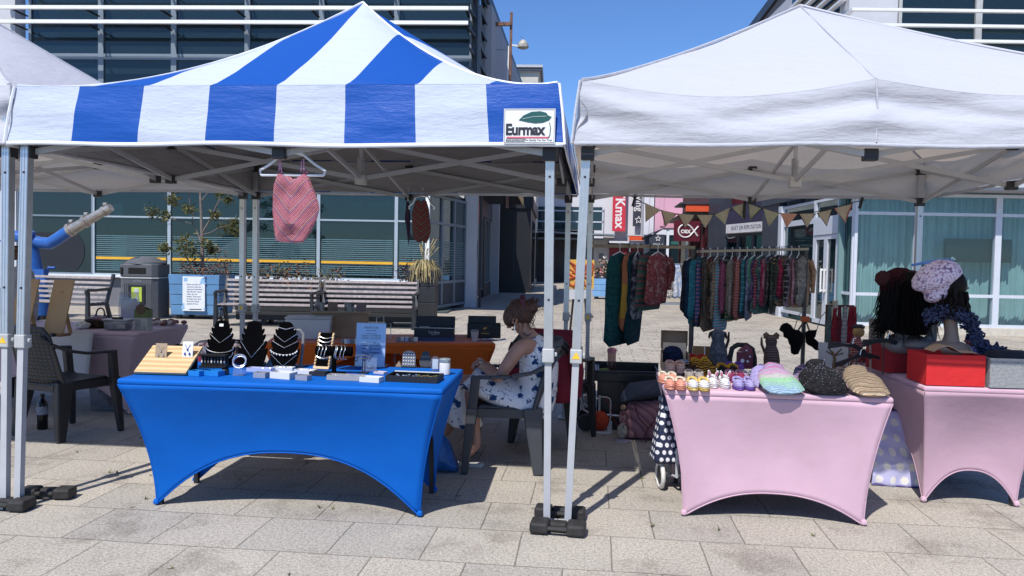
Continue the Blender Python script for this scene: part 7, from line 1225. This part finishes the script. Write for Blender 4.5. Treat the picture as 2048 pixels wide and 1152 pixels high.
m = MB(); m.tube([(-.02, -.02, .06), (0, -.01, .13), (.0, 0, .18)], [.05, .045, .025], 10); m.build('doll_dress', knit('doll stripe', [(.35, .04, .04), (.5, .42, .38), (.3, .03, .03)], 60, 80.), T, smooth=True); m = MB(); m.ball((.01, -.01, .215), (.042, .042, .04), 12, 9, lambda d: 1+.1*noise.noise(d*5)); dh = m.build('doll_head', M('straw doll', (.36, .22, .08), .85, var=.3, vs=40), T, smooth=True); m = MB(); m.ball((.012, 0, .25), (.045, .04, .02), 10, 7, lambda d: 1+.3*noise.noise(d*6)); m.build('doll_hair', boxb, dh)
c = at(1741, 690, 1.5); T = thing('green_hand', 'pale green hand shaped stand beside the price card', 'display stand', (c.x, 1.5, .7415)); h = c.z-.74; m = MB(); m.tube([(0, 0, 0), (.002, 0, h*.6), (0, 0, h+.03)], [.02, .014, .012], 8); m.build('sleeve', M('sleeve green', (.22, .42, .22), .7), T, smooth=True)
for k in range(4): m = MB(); m.tube([(-.008+.005*k, 0, h+.03), (-.012+.008*k, 0, h+.09+.01*(k % 3))], [.006, .004], 6); m.build('finger', M('finger pink', (.5, .3, .27), .6), T)
c = at(1757, 680, 1.38); T = thing('price_card', 'tall beige printed price card at the left of the dark red fabric box', 'price card', (c.x, 1.38, .7415), radians(12)); h = c.z-.74; m = MB(Matrix.Rotation(radians(-5), 4, 'X')); m.bx(-.055, .055, 0, .003, 0, h+.14); cd_ = m.build('card', M('card beige', (.42, .36, .29), .75, var=.06), T); m = MB(Matrix.Rotation(radians(-5), 4, 'X'))
for k in range(11): m.bx(-.045, -.045+.055+.03*((k*5) % 3)/2, -.002, -.0005, h+.10-k*.022, h+.107-k*.022)
m.build('printed_lines', M('print brown', (.12, .09, .07), .7), cd_)
T = thing('sock_rack', 'wooden rack hung with long striped knitted socks behind the picture card', 'sock rack', (at(1680, 620, 2.4).x, 2.4, 0)); hz = at(1680, 612, 2.4).z; m = MB(); m.bar((-.11, 0, hz), (.11, 0, hz), .018); m.bar((-.1, 0, 0), (-.1, 0, hz), .02); m.bar((.1, 0, 0), (.1, 0, hz), .02); m.build('frame', M('rack wood red', (.10, .04, .03), .6), T)
for k, (x, cA) in enumerate(((-.085, (.09, .12, .11)), (-.045, (.22, .02, .03)), (-.01, (.12, .02, .03)), (.03, (.3, .27, .27)), (.07, (.20, .015, .03)), (.10, (.2, .02, .03)))): q_ = thing('knitted_sock', ('grey green sock at the left end of the rack', 'red sock next to the grey green one on the rack', 'dark wine sock in the middle of the rack', 'pale striped sock on the rack', 'crimson sock right of the pale striped one', 'last crimson sock at the right end of the rack')[k], 'sock', (T.location.x+x, 2.38-.004*k, 0), 0, 'socks on the rack'); m = MB(); m.pillow([(-.012, hz), (-.02, hz-.1), (-.034, hz-.2), (-.03, hz-.3), (-.012, hz-.36), (.012, hz-.35), (.026, hz-.28), (.02, hz-.15), (.012, hz)], .018, wob=.01, seed=k); m.build('sock', knit('sock %d' % k, [cA, tuple(min(1, q*1.5) for q in cA), cA], 90, 30. if k == 3 else 0.), q_, smooth=True)
m = MB(); m.pillow([(-.02, .0), (-.025, .06), (-.03, .1), (-.005, .09), (.0, .1), (.02, .09), (.015, .06), (.022, .04), (.012, 0)], .012); tag(m.build('felt_cat', M('felt cat', (.40, .36, .28), .9), loc=(T.location.x-.04, 2.38, hz-.05), smooth=True), 'small beige felt cat pinned to the sock rack', 'ornament')
c = at(1958, 690, 2.0); T = thing('purple_box', 'purple box with a maroon feathery trim behind the grey fabric box', 'box', (c.x, 2.0, 0)); MB().bx(-.08, .1, 0, .16, 0, c.z-.01).build('body', M('box purple', (.03, .025, .14), .6), T); m = MB(); m.ball((.0, .04, c.z+.02), (.09, .06, .03), 18, 10, lambda d: 1+.3*noise.noise(d*9)); m.build('feather_trim', M('feather maroon', (.16, .05, .07), .9), T)
# ================================================================ on the paving by the small pink table
dots = None
def spot_mat(name, base, dot, sc, r=.28):
    mt, n, b = nodes(name); tc = n.nodes.new('ShaderNodeTexCoord'); sp = n.nodes.new('ShaderNodeSeparateXYZ'); n.links.new(tc.outputs['Object'], sp.inputs[0]); b.inputs['Roughness'].default_value = .6
    u = math_(n, 'MULTIPLY', math_(n, 'ADD', sp.outputs[0], math_(n, 'MULTIPLY', sp.outputs[1], .8)), sc); w = math_(n, 'MULTIPLY', sp.outputs[2], sc*.85); row = math_(n, 'FLOOR', w); u = math_(n, 'ADD', u, math_(n, 'MULTIPLY', row, .5))
    fu = math_(n, 'SUBTRACT', math_(n, 'FRACT', u), .5); fw = math_(n, 'SUBTRACT', math_(n, 'FRACT', w), .5); dd = math_(n, 'SQRT', math_(n, 'ADD', math_(n, 'MULTIPLY', fu, fu), math_(n, 'MULTIPLY', fw, fw)))
    c = mixc(n, ramp(n, dd, [(r, (1, 1, 1)), (r+.03, (0, 0, 0))]), base, dot); n.links.new(c, b.inputs['Base Color']); bump_(n, b, noise_(n, tc.outputs['Object'], 14, 3), .35, .02); return mt
navyd = spot_mat('navy spots', (.012, .018, .055), (.72, .73, .76), 26, .30); lild = spot_mat('lilac spots', (.50, .50, .76), (.74, .73, .7), 13, .27)
c = gr(1319, 985); T = thing('shopping_trolley', 'navy polka dot shopping trolley with white wheels against the small pink table', 'shopping trolley', (c.x+.06, c.y+.1, 0), radians(8)); m = MB(); m.add([V(p_) for p_ in ((-.11, -.09, .17), (.13, -.09, .17), (.13, .1, .17), (-.11, .1, .17), (-.075, -.07, .42), (.12, -.07, .42), (.12, .08, .42), (-.075, .08, .42), (-.04, -.05, .64), (.1, -.05, .64), (.1, .05, .64), (-.04, .05, .64))], [(3, 2, 1, 0), (0, 1, 5, 4), (1, 2, 6, 5), (2, 3, 7, 6), (3, 0, 4, 7), (4, 5, 9, 8), (5, 6, 10, 9), (6, 7, 11, 10), (7, 4, 8, 11), (8, 9, 10, 11)]); b_ = m.build('bag', navyd, T, bevel=.03, smooth=True); m = MB(); m.pillow([(-.05, .6), (-.06, .66), (-.02, .70), (.05, .69), (.08, .62)], .05); m.build('flap', navyd, b_, smooth=True)
m = MB(); m.tube([(.03, -.10, .28), (.03, -.10, .1), (.02, .0, .085)], .011, 8); m.tube([(-.05, .0, .085), (.2, .0, .085)], .009, 8); m.tube([(.03, .1, .1), (.03, .12, .75), (.0, .12, .78)], .01, 8); m.build('frame', alu_w, T)
for x in (-.05, .2):
    m = MB(); m.tube([(x, .085*cos(t), .088+.075*sin(t)) for t in [2*pi*k/24 for k in range(24)]], .014, 8, True); wh = m.build('wheel', M('tyre white', (.62, .61, .58), .7, var=.15, vs=30), T, smooth=True); m = MB(); m.tube([(x-.008, 0, .088), (x+.008, 0, .088)], .055, 20); m.build('hub', dark, wh)
c = gr(1795, 968); T = thing('laundry_bag', 'lilac polka dot laundry bag standing between the two pink tables', 'bag', (c.x-.03, c.y-.07, 0), radians(-4)); w = .31
m = MB(); m.grid(lambda u, v: ((u-.5)*w*(1-.12*v), -.02*sin(pi*v)+.10*v**2+.012*sin(v*24+u*3)*(v > .35)+.02*noise.noise(V((u*4, v*6, 0))), .48*v), 16, 24); m.grid(lambda u, v: (w/2*(1-.12*v)+.004*sin(v*20), u*.26*(1-.2*v)+.10*v**2, .48*v-.1*u*v*v), 8, 20); m.grid(lambda u, v: ((u-.5)*w*(1-.12*v), .26*(1-.2*v)+.10*v**2, .46*v), 8, 8); b_ = m.build('body', lild, T, smooth=True, solid=.006)
pip = M('piping purple', (.05, .03, .16), .6); m = MB(); m.tube([(w/2*(1-.12*v), -.02*sin(pi*v)+.10*v**2-.003+.012*sin(v*24+3)*(v > .35), .48*v) for v in [k/24 for k in range(25)]], .005, 5); m.tube([(-w/2, -.004, .006), (w/2, -.004, .006)], .005, 5); m.tube([(-w*.44, .1, .478), (w*.44, .1, .478), (w*.42, .3, .40)], .006, 5); m.build('piping', pip, T); m = MB(); m.tube([(-.1, .09, .48), (-.05, .13, .50), (.05, .17, .46), (.11, .16, .40)], .012, 6); m.build('handle', pip, T)
bin_ = M('crate black', (.012, .012, .013), .4, var=.1); yb = 2.55; a, b_ = at(1195, 760, yb), at(1318, 760, yb); w = b_.x-a.x; hz = at(1250, 742, yb).z; T = thing('storage_crate', 'large black plastic storage crate behind the small pink table', 'storage crate', ((a.x+b_.x)/2, yb, 0)); m = MB()
for x0, x1, y0, y1 in ((-w/2, w/2, 0, .012), (-w/2, w/2, .42, .432), (-w/2, -w/2+.012, .012, .42), (w/2-.012, w/2, .012, .42)): m.bx(x0, x1, y0, y1, 0, hz)
m.bx(-w/2+.012, w/2-.012, .012, .42, 0, .015)
for k in range(4): m.bx(-w/2+.06+k*w*.24, -w/2+.09+k*w*.24, -.012, -.001, .02, hz-.1)
m.build('body', bin_, T); m = MB(); m.bx(-w/2-.03, w/2+.03, -.03, -.001, hz-.09, hz-.02); m.bx(-w/2-.03, w/2+.03, .433, .46, hz-.09, hz+.02); m.bx(-w/2-.03, -w/2-.001, -.001, .433, hz-.09, hz); m.build('rim', bin_, T, bevel=.006)
T = thing('tall_tin', 'tall pink lidded tube standing on the black crate', 'tube', (at(1223, 740, 2.7).x, 2.72, 0)); z0, z1 = at(1223, 742, 2.72).z, at(1223, 698, 2.72).z; m = MB(); m.lathe([(.035, z0-.1), (.038, z1-.03)], (0, 0, 0), 16); m.build('tube', GLASS('tube plastic', (.6, .5, .52), solid=.4, col=(.16, .10, .11)), T, smooth=True); m = MB(); m.lathe([(.04, z1-.03), (.041, z1), (.02, z1+.012), (0, z1+.012)], (0, 0, 0), 16); m.build('lid', M('lid pink', (.42, .16, .2), .5), T, smooth=True); m = MB(); m.ball((-.06, 0, z0), (.06, .05, .025), 10, 7, lambda d: 1+.3*noise.noise(d*4)); m.build('green_yarn', M('yarn green', (.16, .24, .06), .9), T)
c = gr(1203, 868); T = thing('yarn_holder', 'orange ball of yarn on a white upright yarn holder', 'yarn holder', (c.x, c.y+.05, 0)); m = MB(); m.lathe([(.085, 0), (.09, .008), (.085, .02), (0, .022)], (0, 0, 0), 24, 1, .7); m.bx(.045, .085, -.012, .012, .02, .1); m.build('base', M('holder white', (.52, .50, .48), .5), T, smooth=True); m = MB(); m.tube([(.07, 0, .09), (.07, 0, .26), (.06, 0, .29), (.03, 0, .30), (-.02, 0, .30)], .006, 6); m.bar((-.022, 0, .17), (-.022, 0, .31), .016); m.build('arm', M('holder white', None), T)
m = MB(); m.ball((-.012, 0, .1), (.075, .072, .082), 28, 20, lambda d: 1+.012*sin(d.x*60+d.z*20)+.012*sin(d.z*70-d.y*30)); yb_ = m.build('yarn_ball', M('yarn orange', (.46, .05, .015), .9, var=.2, vs=60, bump=.8, bs=150), T, smooth=True); m = MB(); m.tube([(-.01, 0, .30), (.04, .0, .28), (.1, -.02, .12), (.16, -.05, .02), (.3, -.06, .01)], .0018, 4); m.build('yarn_strand', M('yarn orange', None), yb_)
c = gr(1247, 884); T = thing('peg_doll', 'small dressed figure with a teal and cream body on a white disc', 'doll', (c.x, c.y+.03, 0)); m = MB(); m.lathe([(.06, 0), (.062, .01), (0, .014)], (0, 0, 0), 22, 1, .6); m.build('base', M('disc lilac', (.5, .42, .5), .5), T, smooth=True); m = MB(); m.ball((-.01, 0, .085), (.042, .036, .06), 14, 10); m.build('body', knit('doll teal cream', [(.05, .2, .24), (.55, .48, .38), (.5, .42, .34)], 30), T, smooth=True); m = MB(); m.tube([(-.005, 0, .13), (-.012, 0, .2), (-.008, 0, .24)], [.026, .03, .022], 9); m.build('scarf', knit('doll scarf', [(.4, .12, .14), (.6, .45, .4), (.3, .08, .1)], 60), T, smooth=True); m = MB(); m.ball((-.008, 0, .27), (.022, .02, .022), 10, 8); m.build('head', M('doll head', (.45, .28, .18), .7), T, smooth=True)
c = gr(1285, 884); T = thing('quilted_bag', 'dusty pink quilted bag with a grey open flap on the paving', 'bag', (c.x+.01, c.y+.1, 0)); mt, n, b = nodes('quilted pink'); oc = ocoord(n); w1 = N(n, 'ShaderNodeTexWave', i_Scale=7.0); w1.bands_direction = 'DIAGONAL'; n.links.new(oc, w1.inputs[0]); n.links.new(ramp(n, w1.outputs[1], [(.1, (.22, .10, .12)), (.4, (.36, .17, .2))]), b.inputs['Base Color']); bump_(n, b, w1.outputs[1], .6, .01); b.inputs['Roughness'].default_value = .7
m = MB(); m.pillow([(-.15, 0), (-.15, .22), (-.12, .30), (.16, .32), (.17, .0)], .1, wob=.012); m.build('body', mt, T, smooth=True); m = MB(); m.pillow([(-.19, .30), (-.19, .36), (-.12, .46), (.12, .50), (.18, .44), (.16, .37), (.0, .33)], .07, (0, -.04, 0), wob=.015); m.build('flap', M('flap grey navy', (.05, .06, .09), .6, var=.3, vs=8), T, smooth=True); m = MB(); m.tube([(-.08, -.11, .3), (-.05, -.13, .2), (.03, -.13, .12), (.0, -.12, .04), (.02, -.12, .005)], .005, 5); m.tube([(.03, -.13, .12), (.1, -.12, .2), (.14, -.1, .28)], .005, 5); m.build('cord', M('cord maroon', (.12, .02, .04), .8), T)
T = thing('luggage_cart', 'folding luggage cart of silver tube behind the middle tent legs', 'luggage cart', (at(1175, 800, 2.45).x, 2.45, 0)); m = MB(); x0 = T.location.x
def lc(px, py): q_ = at(px, py, 2.45); return (q_.x-x0, 0, q_.z)
m.tube([lc(1162, 700), lc(1162, 800), lc(1166, 818), lc(1178, 826), lc(1240, 832)], .011, 8); m.tube([(p_[0], .25, p_[2]) for p_ in (lc(1162, 700), lc(1162, 800), lc(1166, 818), lc(1178, 826), lc(1240, 832))], .011, 8); m.tube([lc(1168, 790), lc(1196, 798)], .01, 6); m.build('frame', alu, T)
for y in (-.02, .27): m = MB(); q_ = lc(1172, 838); m.tube([(q_[0], y, .075), (q_[0], y+.025, .075)], .07, 18); m.build('wheel', dark, T)
m = MB(); m.tube([(lc(1168, 765)[0], .1, lc(1168, 765)[2]), (lc(1172, 780)[0], .12, lc(1172, 780)[2])], .03, 8); m.build('knob', dark, T)
# ================================================================ clothes rails, bunting
ry = 3.12; railm = M('rail wood', (.30, .24, .17), .6, var=.15, vs=20); L0, L1, R0, R1 = at(1160, 491, ry), at(1390, 495, ry), at(1388, 503, ry+.06), at(1617, 498, ry+.06)
T = thing('clothes_rail', 'left clothes rail carrying a few long knitted garments behind the white tent', 'clothes rail', (0, ry, 0)); MB().bar((L0.x, 0, L0.z), (L1.x, 0, L1.z), .028).build('bar', railm, T)
for x in (L0.x+.02, L1.x-.02): MB().bar((x, 0, 0), (x, 0, L0.z-.014), .026).build('upright', M('rail post dark', (.06, .055, .05), .5), T)
for x in (L0.x+.02, L1.x-.02): MB().bar((x, -.25, .015), (x, .25, .015), .03).build('foot', M('rail post dark', None), T)
T = thing('clothes_rail', 'right clothes rail packed with small knitted jumpers behind the white tent', 'clothes rail', (0, ry+.06, 0)); MB().bar((R0.x, 0, R0.z), (R1.x, 0, R1.z), .022).build('bar', M('rail pale', (.42, .36, .28), .5), T)
for x in (R0.x-.0, R1.x-.02): MB().bar((x, 0, 0), (x, 0, R1.z-.012), .03).build('upright', M('rail post dark', None), T); MB().bar((x, -.25, .015), (x, .25, .015), .03).build('foot', M('rail post dark', None), T)
xq = at(1609, 638, ry+.06); m = MB(); m.box((xq.x, -.02, xq.z), (.07, .05, .05)); m.build('clamp', M('clamp orange', (.5, .09, .01), .5), T, bevel=.006); MB().bar((xq.x-.0, -.03, xq.z), (xq.x-.13, -.03, xq.z-.22), .012).build('stay', M('rail post dark', None), T); MB().bar((xq.x, -.03, xq.z), (xq.x+.08, -.03, xq.z-.22), .012).build('stay', M('rail post dark', None), T)
def garment(name, label, cat, x, y, ztop, wd, ln_, mat, seed, group, sleeve=True, turn=.35, th=.032, taper=1.):
    """a small knitted garment on a hanger, seen almost edge on"""
    T = thing(name, label, cat, (x, y, ztop), turn, group); random.seed(seed); w = wd
    o = [(-.012, 0), (-w*.5, -.03), (-w*.62, -.09), (-w*.58*taper, -ln_*.5), (-w*.66*taper, -ln_*.93), (-w*.4*taper, -ln_), (w*.1, -ln_*.985), (w*.5*taper, -ln_*.97), (w*.6*taper, -ln_*.6), (w*.55, -.1), (w*.45, -.035), (.012, 0)]
    m = MB(); m.pillow(o, th, (0, 0, -.055), rings=5, wob=.022, seed=seed); b_ = m.build('knit', mat, T, smooth=True)
    if sleeve:
        m = MB(); m.tube([(w*.5, -.01, -.10), (w*.66, -.025, -.2), (w*.6, -.03, -.10-ln_*.62)], [.026, .024, .018], 7); m.build('sleeve', mat, b_, smooth=True)
    m = MB(); m.tube([(-w*.4, 0, -.085), (0, 0, -.045), (w*.4, 0, -.085)], .005, 5); m.tube([(0, 0, -.045), (0, 0, -.008), (.012, 0, .012), (0, .0, .03), (-.014, 0, .018)], .0035, 5); m.build('hanger', hg if seed % 3 else cardw, T)
    return T
pal = [((.02, .10, .13), (.03, .16, .2), (.015, .07, .1)), ((.03, .045, .11), (.07, .10, .2), (.2, .06, .08)), ((.05, .10, .16), (.28, .3, .32), (.02, .05, .1)), ((.035, .05, .055), (.09, .10, .1), (.02, .03, .03)), ((.05, .045, .04), (.12, .10, .085), (.03, .028, .025)), ((.10, .075, .055), (.16, .12, .09), (.07, .05, .04)), ((.10, .03, .045), (.05, .015, .025), (.15, .06, .06)), ((.035, .03, .03), (.14, .12, .11), (.02, .02, .022)), ((.13, .10, .07), (.2, .16, .11), (.09, .07, .05)), ((.26, .13, .07), (.12, .05, .05), (.3, .2, .12)), ((.05, .17, .2), (.10, .26, .28), (.30, .12, .2)), ((.13, .03, .07), (.08, .02, .05), (.2, .06, .1)), ((.02, .025, .022), (.06, .075, .06), (.015, .018, .015)), ((.025, .025, .025), (.16, .17, .17), (.02, .02, .02)), ((.14, .13, .11), (.25, .22, .19), (.10, .09, .08)), ((.04, .09, .06), (.22, .2, .08), (.03, .05, .05)), ((.15, .02, .035), (.26, .2, .18), (.10, .02, .03)), ((.22, .08, .07), (.12, .03, .04), (.3, .14, .11)), ((.2, .18, .2), (.3, .12, .16), (.14, .12, .15)), ((.14, .05, .07), (.3, .24, .22), (.10, .04, .05)), ((.02, .09, .11), (.05, .16, .2), (.015, .06, .08)), ((.06, .07, .13), (.22, .24, .3), (.05, .05, .08)), ((.02, .02, .022), (.05, .05, .05), (.22, .18, .05)), ((.02, .11, .07), (.04, .17, .11), (.10, .2, .15)), ((.18, .02, .08), (.08, .02, .05), (.25, .16, .08)), ((.05, .04, .10), (.14, .12, .22), (.04, .03, .07)), ((.05, .12, .10), (.12, .2, .18), (.04, .08, .07)), ((.18, .015, .04), (.24, .03, .06), (.12, .01, .03)), ((.24, .12, .15), (.30, .2, .2), (.16, .06, .09))]
jm = [KNIT('jumper yarn %d' % k, [tuple(min(.8, q*2.1) for q in y) for y in list(c_)+[c_[0]]], 120, (0., 28., 0., 38., 0., 0., 20.)[k % 7], 'Z', wob=.03) for k, c_ in enumerate(pal)]
colw = ('teal', 'navy and red', 'blue and grey', 'slate', 'charcoal', 'brown', 'plum', 'black flecked', 'olive tan', 'rust and orange', 'turquoise striped', 'magenta', 'dark green', 'black and white', 'oatmeal', 'green and ochre', 'red and cream', 'brick red', 'mauve and pink', 'wine and cream striped', 'petrol blue', 'denim flecked', 'black and ochre', 'bright green', 'cerise', 'violet', 'sea green', 'crimson', 'rose pink')
seen = {}; NJ = 44
for k in range(NJ):
    u = k/(NJ-1); px = 1396+(1608-1396)*u; p0 = at(px, 503-5*u, ry+.06); ci = (k*(1 if k < 29 else 1)) % len(pal) if k < 29 else (k*5+2) % len(pal); ln_ = (.66, .60, .52, .49)[min(3, int(u*4))]*(1+.07*sin(k*2.7)+.05*sin(k*5.1+1))
    where = 'left third of the rail' if u < .33 else 'middle of the rail' if u < .66 else 'right third of the rail'; lb = '%s knitted jumper at the %s' % (colw[ci], where); seen[lb] = seen.get(lb, 0)+1
    nx = colw[(ci+1) % len(pal)] if k < 28 else colw[((k+1)*5+2) % len(pal)]
    garment('knitted_jumper', '%s small knitted jumper, hung left of the %s one' % (colw[ci], nx) if k < NJ-1 else 'last small knitted jumper at the right end of the packed rail', 'jumper', p0.x, ry+.06, p0.z, .20, ln_-.05, jm[ci], k+40, 'small knitted jumpers on the packed rail', k % 2 == 0, radians(50+20*sin(k*1.9)), .017+.008*(k % 3))
for k in range(3):
    p0 = at(1384+7*k, 503, ry+.02); garment('knitted_jumper', ('black and navy short jumper at the left end of the packed rail, lowest', 'deep blue short jumper beside the dark upright', 'teal blue jumper at the left end of the packed rail')[k], 'jumper', p0.x, ry+.02, p0.z, .2, .56-.05*(k == 0), (KNIT('jumper black navy', [(.01, .012, .02), (.03, .035, .06), (.01, .01, .015)], 120), KNIT('jumper deep blue', [(.01, .03, .07), (.02, .06, .12), (.01, .02, .05)], 120), jm[0])[k], 90+k, 'small knitted jumpers on the packed rail', False, radians(40), .028)
tealk = knit('cardigan teal', [(.012, .075, .085), (.02, .11, .12), (.01, .06, .07)], 110); dkt = knit('cardigan dark teal', [(.01, .045, .06), (.015, .06, .08), (.008, .035, .045)], 110); stripg = KNIT('jumper green rose stripe', [(.06, .14, .12), (.22, .09, .10), (.05, .10, .10), (.26, .13, .13), (.10, .17, .14)], 110, 9., 'Z', wob=.05); redc = knit('cardigan red cable', [(.30, .05, .06), (.40, .12, .12), (.18, .03, .04), (.45, .25, .24)], 60)
def long_(px, pb, wpx, mat, label, seed, turn, yo=0., sl=True):
    p0 = at(px, 493, ry+yo); z1 = at(px, pb, ry+yo).z; return garment('knitted_cardigan', label, 'cardigan', p0.x, ry+yo, p0.z, wpx, p0.z-z1-.055, mat, seed, 'long knitted garments on the left rail', sl, turn, .035, 1.15)
long_(1240, 693, .26, tealk, 'long green teal cardigan, frontmost at the left of the rail', 3, radians(48), -.08); long_(1270, 690, .22, dkt, 'dark teal cardigan behind the green teal one', 4, radians(60), .0, False); long_(1258, 664, .17, KNIT('cardigan ochre', [(.50, .30, .06), (.46, .18, .10)], 110, 1.6, 'Z', wob=.02), 'ochre yellow and peach cardigan between the teal ones', 5, radians(58), -.05, False); long_(1276, 640, .16, knit('jumper navy white fleck', [(.02, .02, .05), (.3, .3, .34), (.03, .03, .06)], 45), 'navy and white flecked jumper right of the ochre cardigan', 6, radians(62), -.03, False); long_(1282, 610, .15, dkt, 'dark green blue jumper hung behind the flecked one', 7, radians(64), .04)
long_(1300, 622, .24, stripg, 'green and rose striped jumper on the left rail', 8, radians(42), -.03); long_(1316, 610, .26, redc, 'red and cream cabled jumper at the right of the left rail', 9, radians(52), -.06); long_(1322, 582, .24, knit('jumper rose', [(.42, .10, .13), (.5, .2, .2), (.3, .07, .09)], 90), 'rose red jumper right of the cabled one on the left rail', 10, radians(48), .03)
# bunting on the back edge of the tent
by_ = 3.02; bp_ = [(1262, 392), (1285, 405), (1318, 420), (1350, 428), (1385, 430), (1420, 430), (1455, 424), (1485, 408), (1500, 405), (1528, 418), (1560, 427), (1595, 429), (1630, 424), (1668, 415), (1705, 405), (1730, 400)]
T = thing('bunting', 'hessian bunting strung along the back edge of the white tent', 'bunting', (0, by_, 0)); pts = [at(x, y, by_)-V((0, by_, 0)) for x, y in bp_]; MB().tube(pts, .004, 5).build('cord', M('bunting cord', (.05, .045, .05), .8), T)
hes = [M('hessian', (.52, .44, .33), .9, var=.12, vs=60, bump=.4, bs=160), M('hessian olive', (.46, .44, .31), .9, var=.12, vs=60), M('hessian rust', (.66, .34, .25), .9, var=.12, vs=60)]; edg = [M('edge black', (.02, .02, .03), .8), M('edge maroon', (.14, .03, .04), .8), M('edge green', (.05, .09, .07), .8), M('edge red', (.45, .10, .09), .8)]
fl_ = [(1290, 406, 1322, 420, 1291, 444, 0, None), (1322, 420, 1353, 427, 1330, 454, 0, 1), (1354, 427, 1390, 430, 1369, 456, 0, 1), (1392, 430, 1427, 430, 1410, 456, 0, 2), (1429, 430, 1460, 415, 1450, 450, 1, None), (1462, 415, 1488, 407, 1486, 437, 1, 2), (1495, 407, 1523, 417, 1501, 440, 1, 2), (1526, 417, 1558, 427, 1537, 452, 1, None), (1560, 426, 1594, 428, 1573, 454, 2, None), (1597, 428, 1630, 427, 1613, 455, 0, 0), (1633, 426, 1664, 419, 1653, 452, 0, 0), (1668, 417, 1704, 408, 1690, 446, 0, 3)]
for k, (x0, y0, x1, y1, x2, y2, hm_, ed) in enumerate(fl_):
    a, b_, c = (at(x, y, by_-.01)-V((0, by_, 0)) for x, y in ((x0, y0), (x1, y1), (x2, y2))); m = MB(); n_ = 8
    m.grid(lambda u, v: (a.lerp(b_, u)).lerp(c, v)+V((0, .02*sin(u*3+k)*v-.01, .010*sin(pi*u)*(1-v)*0)), n_, n_); f_ = m.build('flag', hes[hm_], T, smooth=True, solid=.003)
    if ed is not None: m = MB(); m.tube([a+V((0, -.012, 0)), a.lerp(c, .5)+V((.004, -.008, 0)), c+V((0, -.004, 0)), b_.lerp(c, .5)+V((-.004, -.008, 0)), b_+V((0, -.012, 0))], .0045, 5); m.build('flag_edge', edg[ed], f_)
for x, y in ((1268, 402), (1489, 418), (1722, 406)): p0 = at(x, y, by_-.02); tag(MB().box((0, 0, 0), (.022, .02, .10 if x != 1489 else .17), ry=.25 if x != 1489 else 0).build('spring_clip', boxb, loc=p0, bevel=.004), ('black clip holding the left end of the bunting', 'long black clip holding the middle of the bunting to the tent', 'black clip holding the right end of the bunting')[(1268, 1489, 1722).index(x)], 'clip')
# two black fleecy dog coats hung on the rail post
fz = M('fleece black', (.006, .006, .007), .95, var=.4, vs=60, bump=.8, bs=120, spec=.1); yq = ry+.0
def sil(name, label, pts):
    cx_ = sum(p_[0] for p_ in pts)/len(pts); cz_ = sum(p_[1] for p_ in pts)/len(pts); o = at(cx_, cz_, yq); T = thing(name, label, 'dog coat', o, 0, 'black dog coats'); out = [((at(x, y, yq)-o).x, (at(x, y, yq)-o).z) for x, y in pts]; m = MB(); m.pillow(out, .03, rings=5, wob=.012); m.build('coat', fz, T, smooth=True); m = MB(); m.tube([(.02, 0, .06), (.06, 0, .2), (.10, 0, .25)], .004, 5); m.build('hanger_wire', frame_g, T)
sil('dog_coat', 'left one of two black fleecy dog coats hung on the rail post', [(1561, 652), (1566, 647), (1574, 645), (1582, 650), (1588, 658), (1600, 661), (1606, 668), (1606, 685), (1602, 696), (1597, 708), (1588, 710), (1582, 706), (1585, 696), (1578, 688), (1575, 678), (1567, 674), (1566, 664), (1558, 660)])
sil('dog_coat', 'right one of two black fleecy dog coats hung on the rail post', [(1611, 664), (1618, 660), (1630, 660), (1634, 658), (1633, 664), (1622, 668), (1628, 676), (1636, 683), (1641, 694), (1638, 702), (1630, 700), (1624, 694), (1616, 690), (1611, 685)])
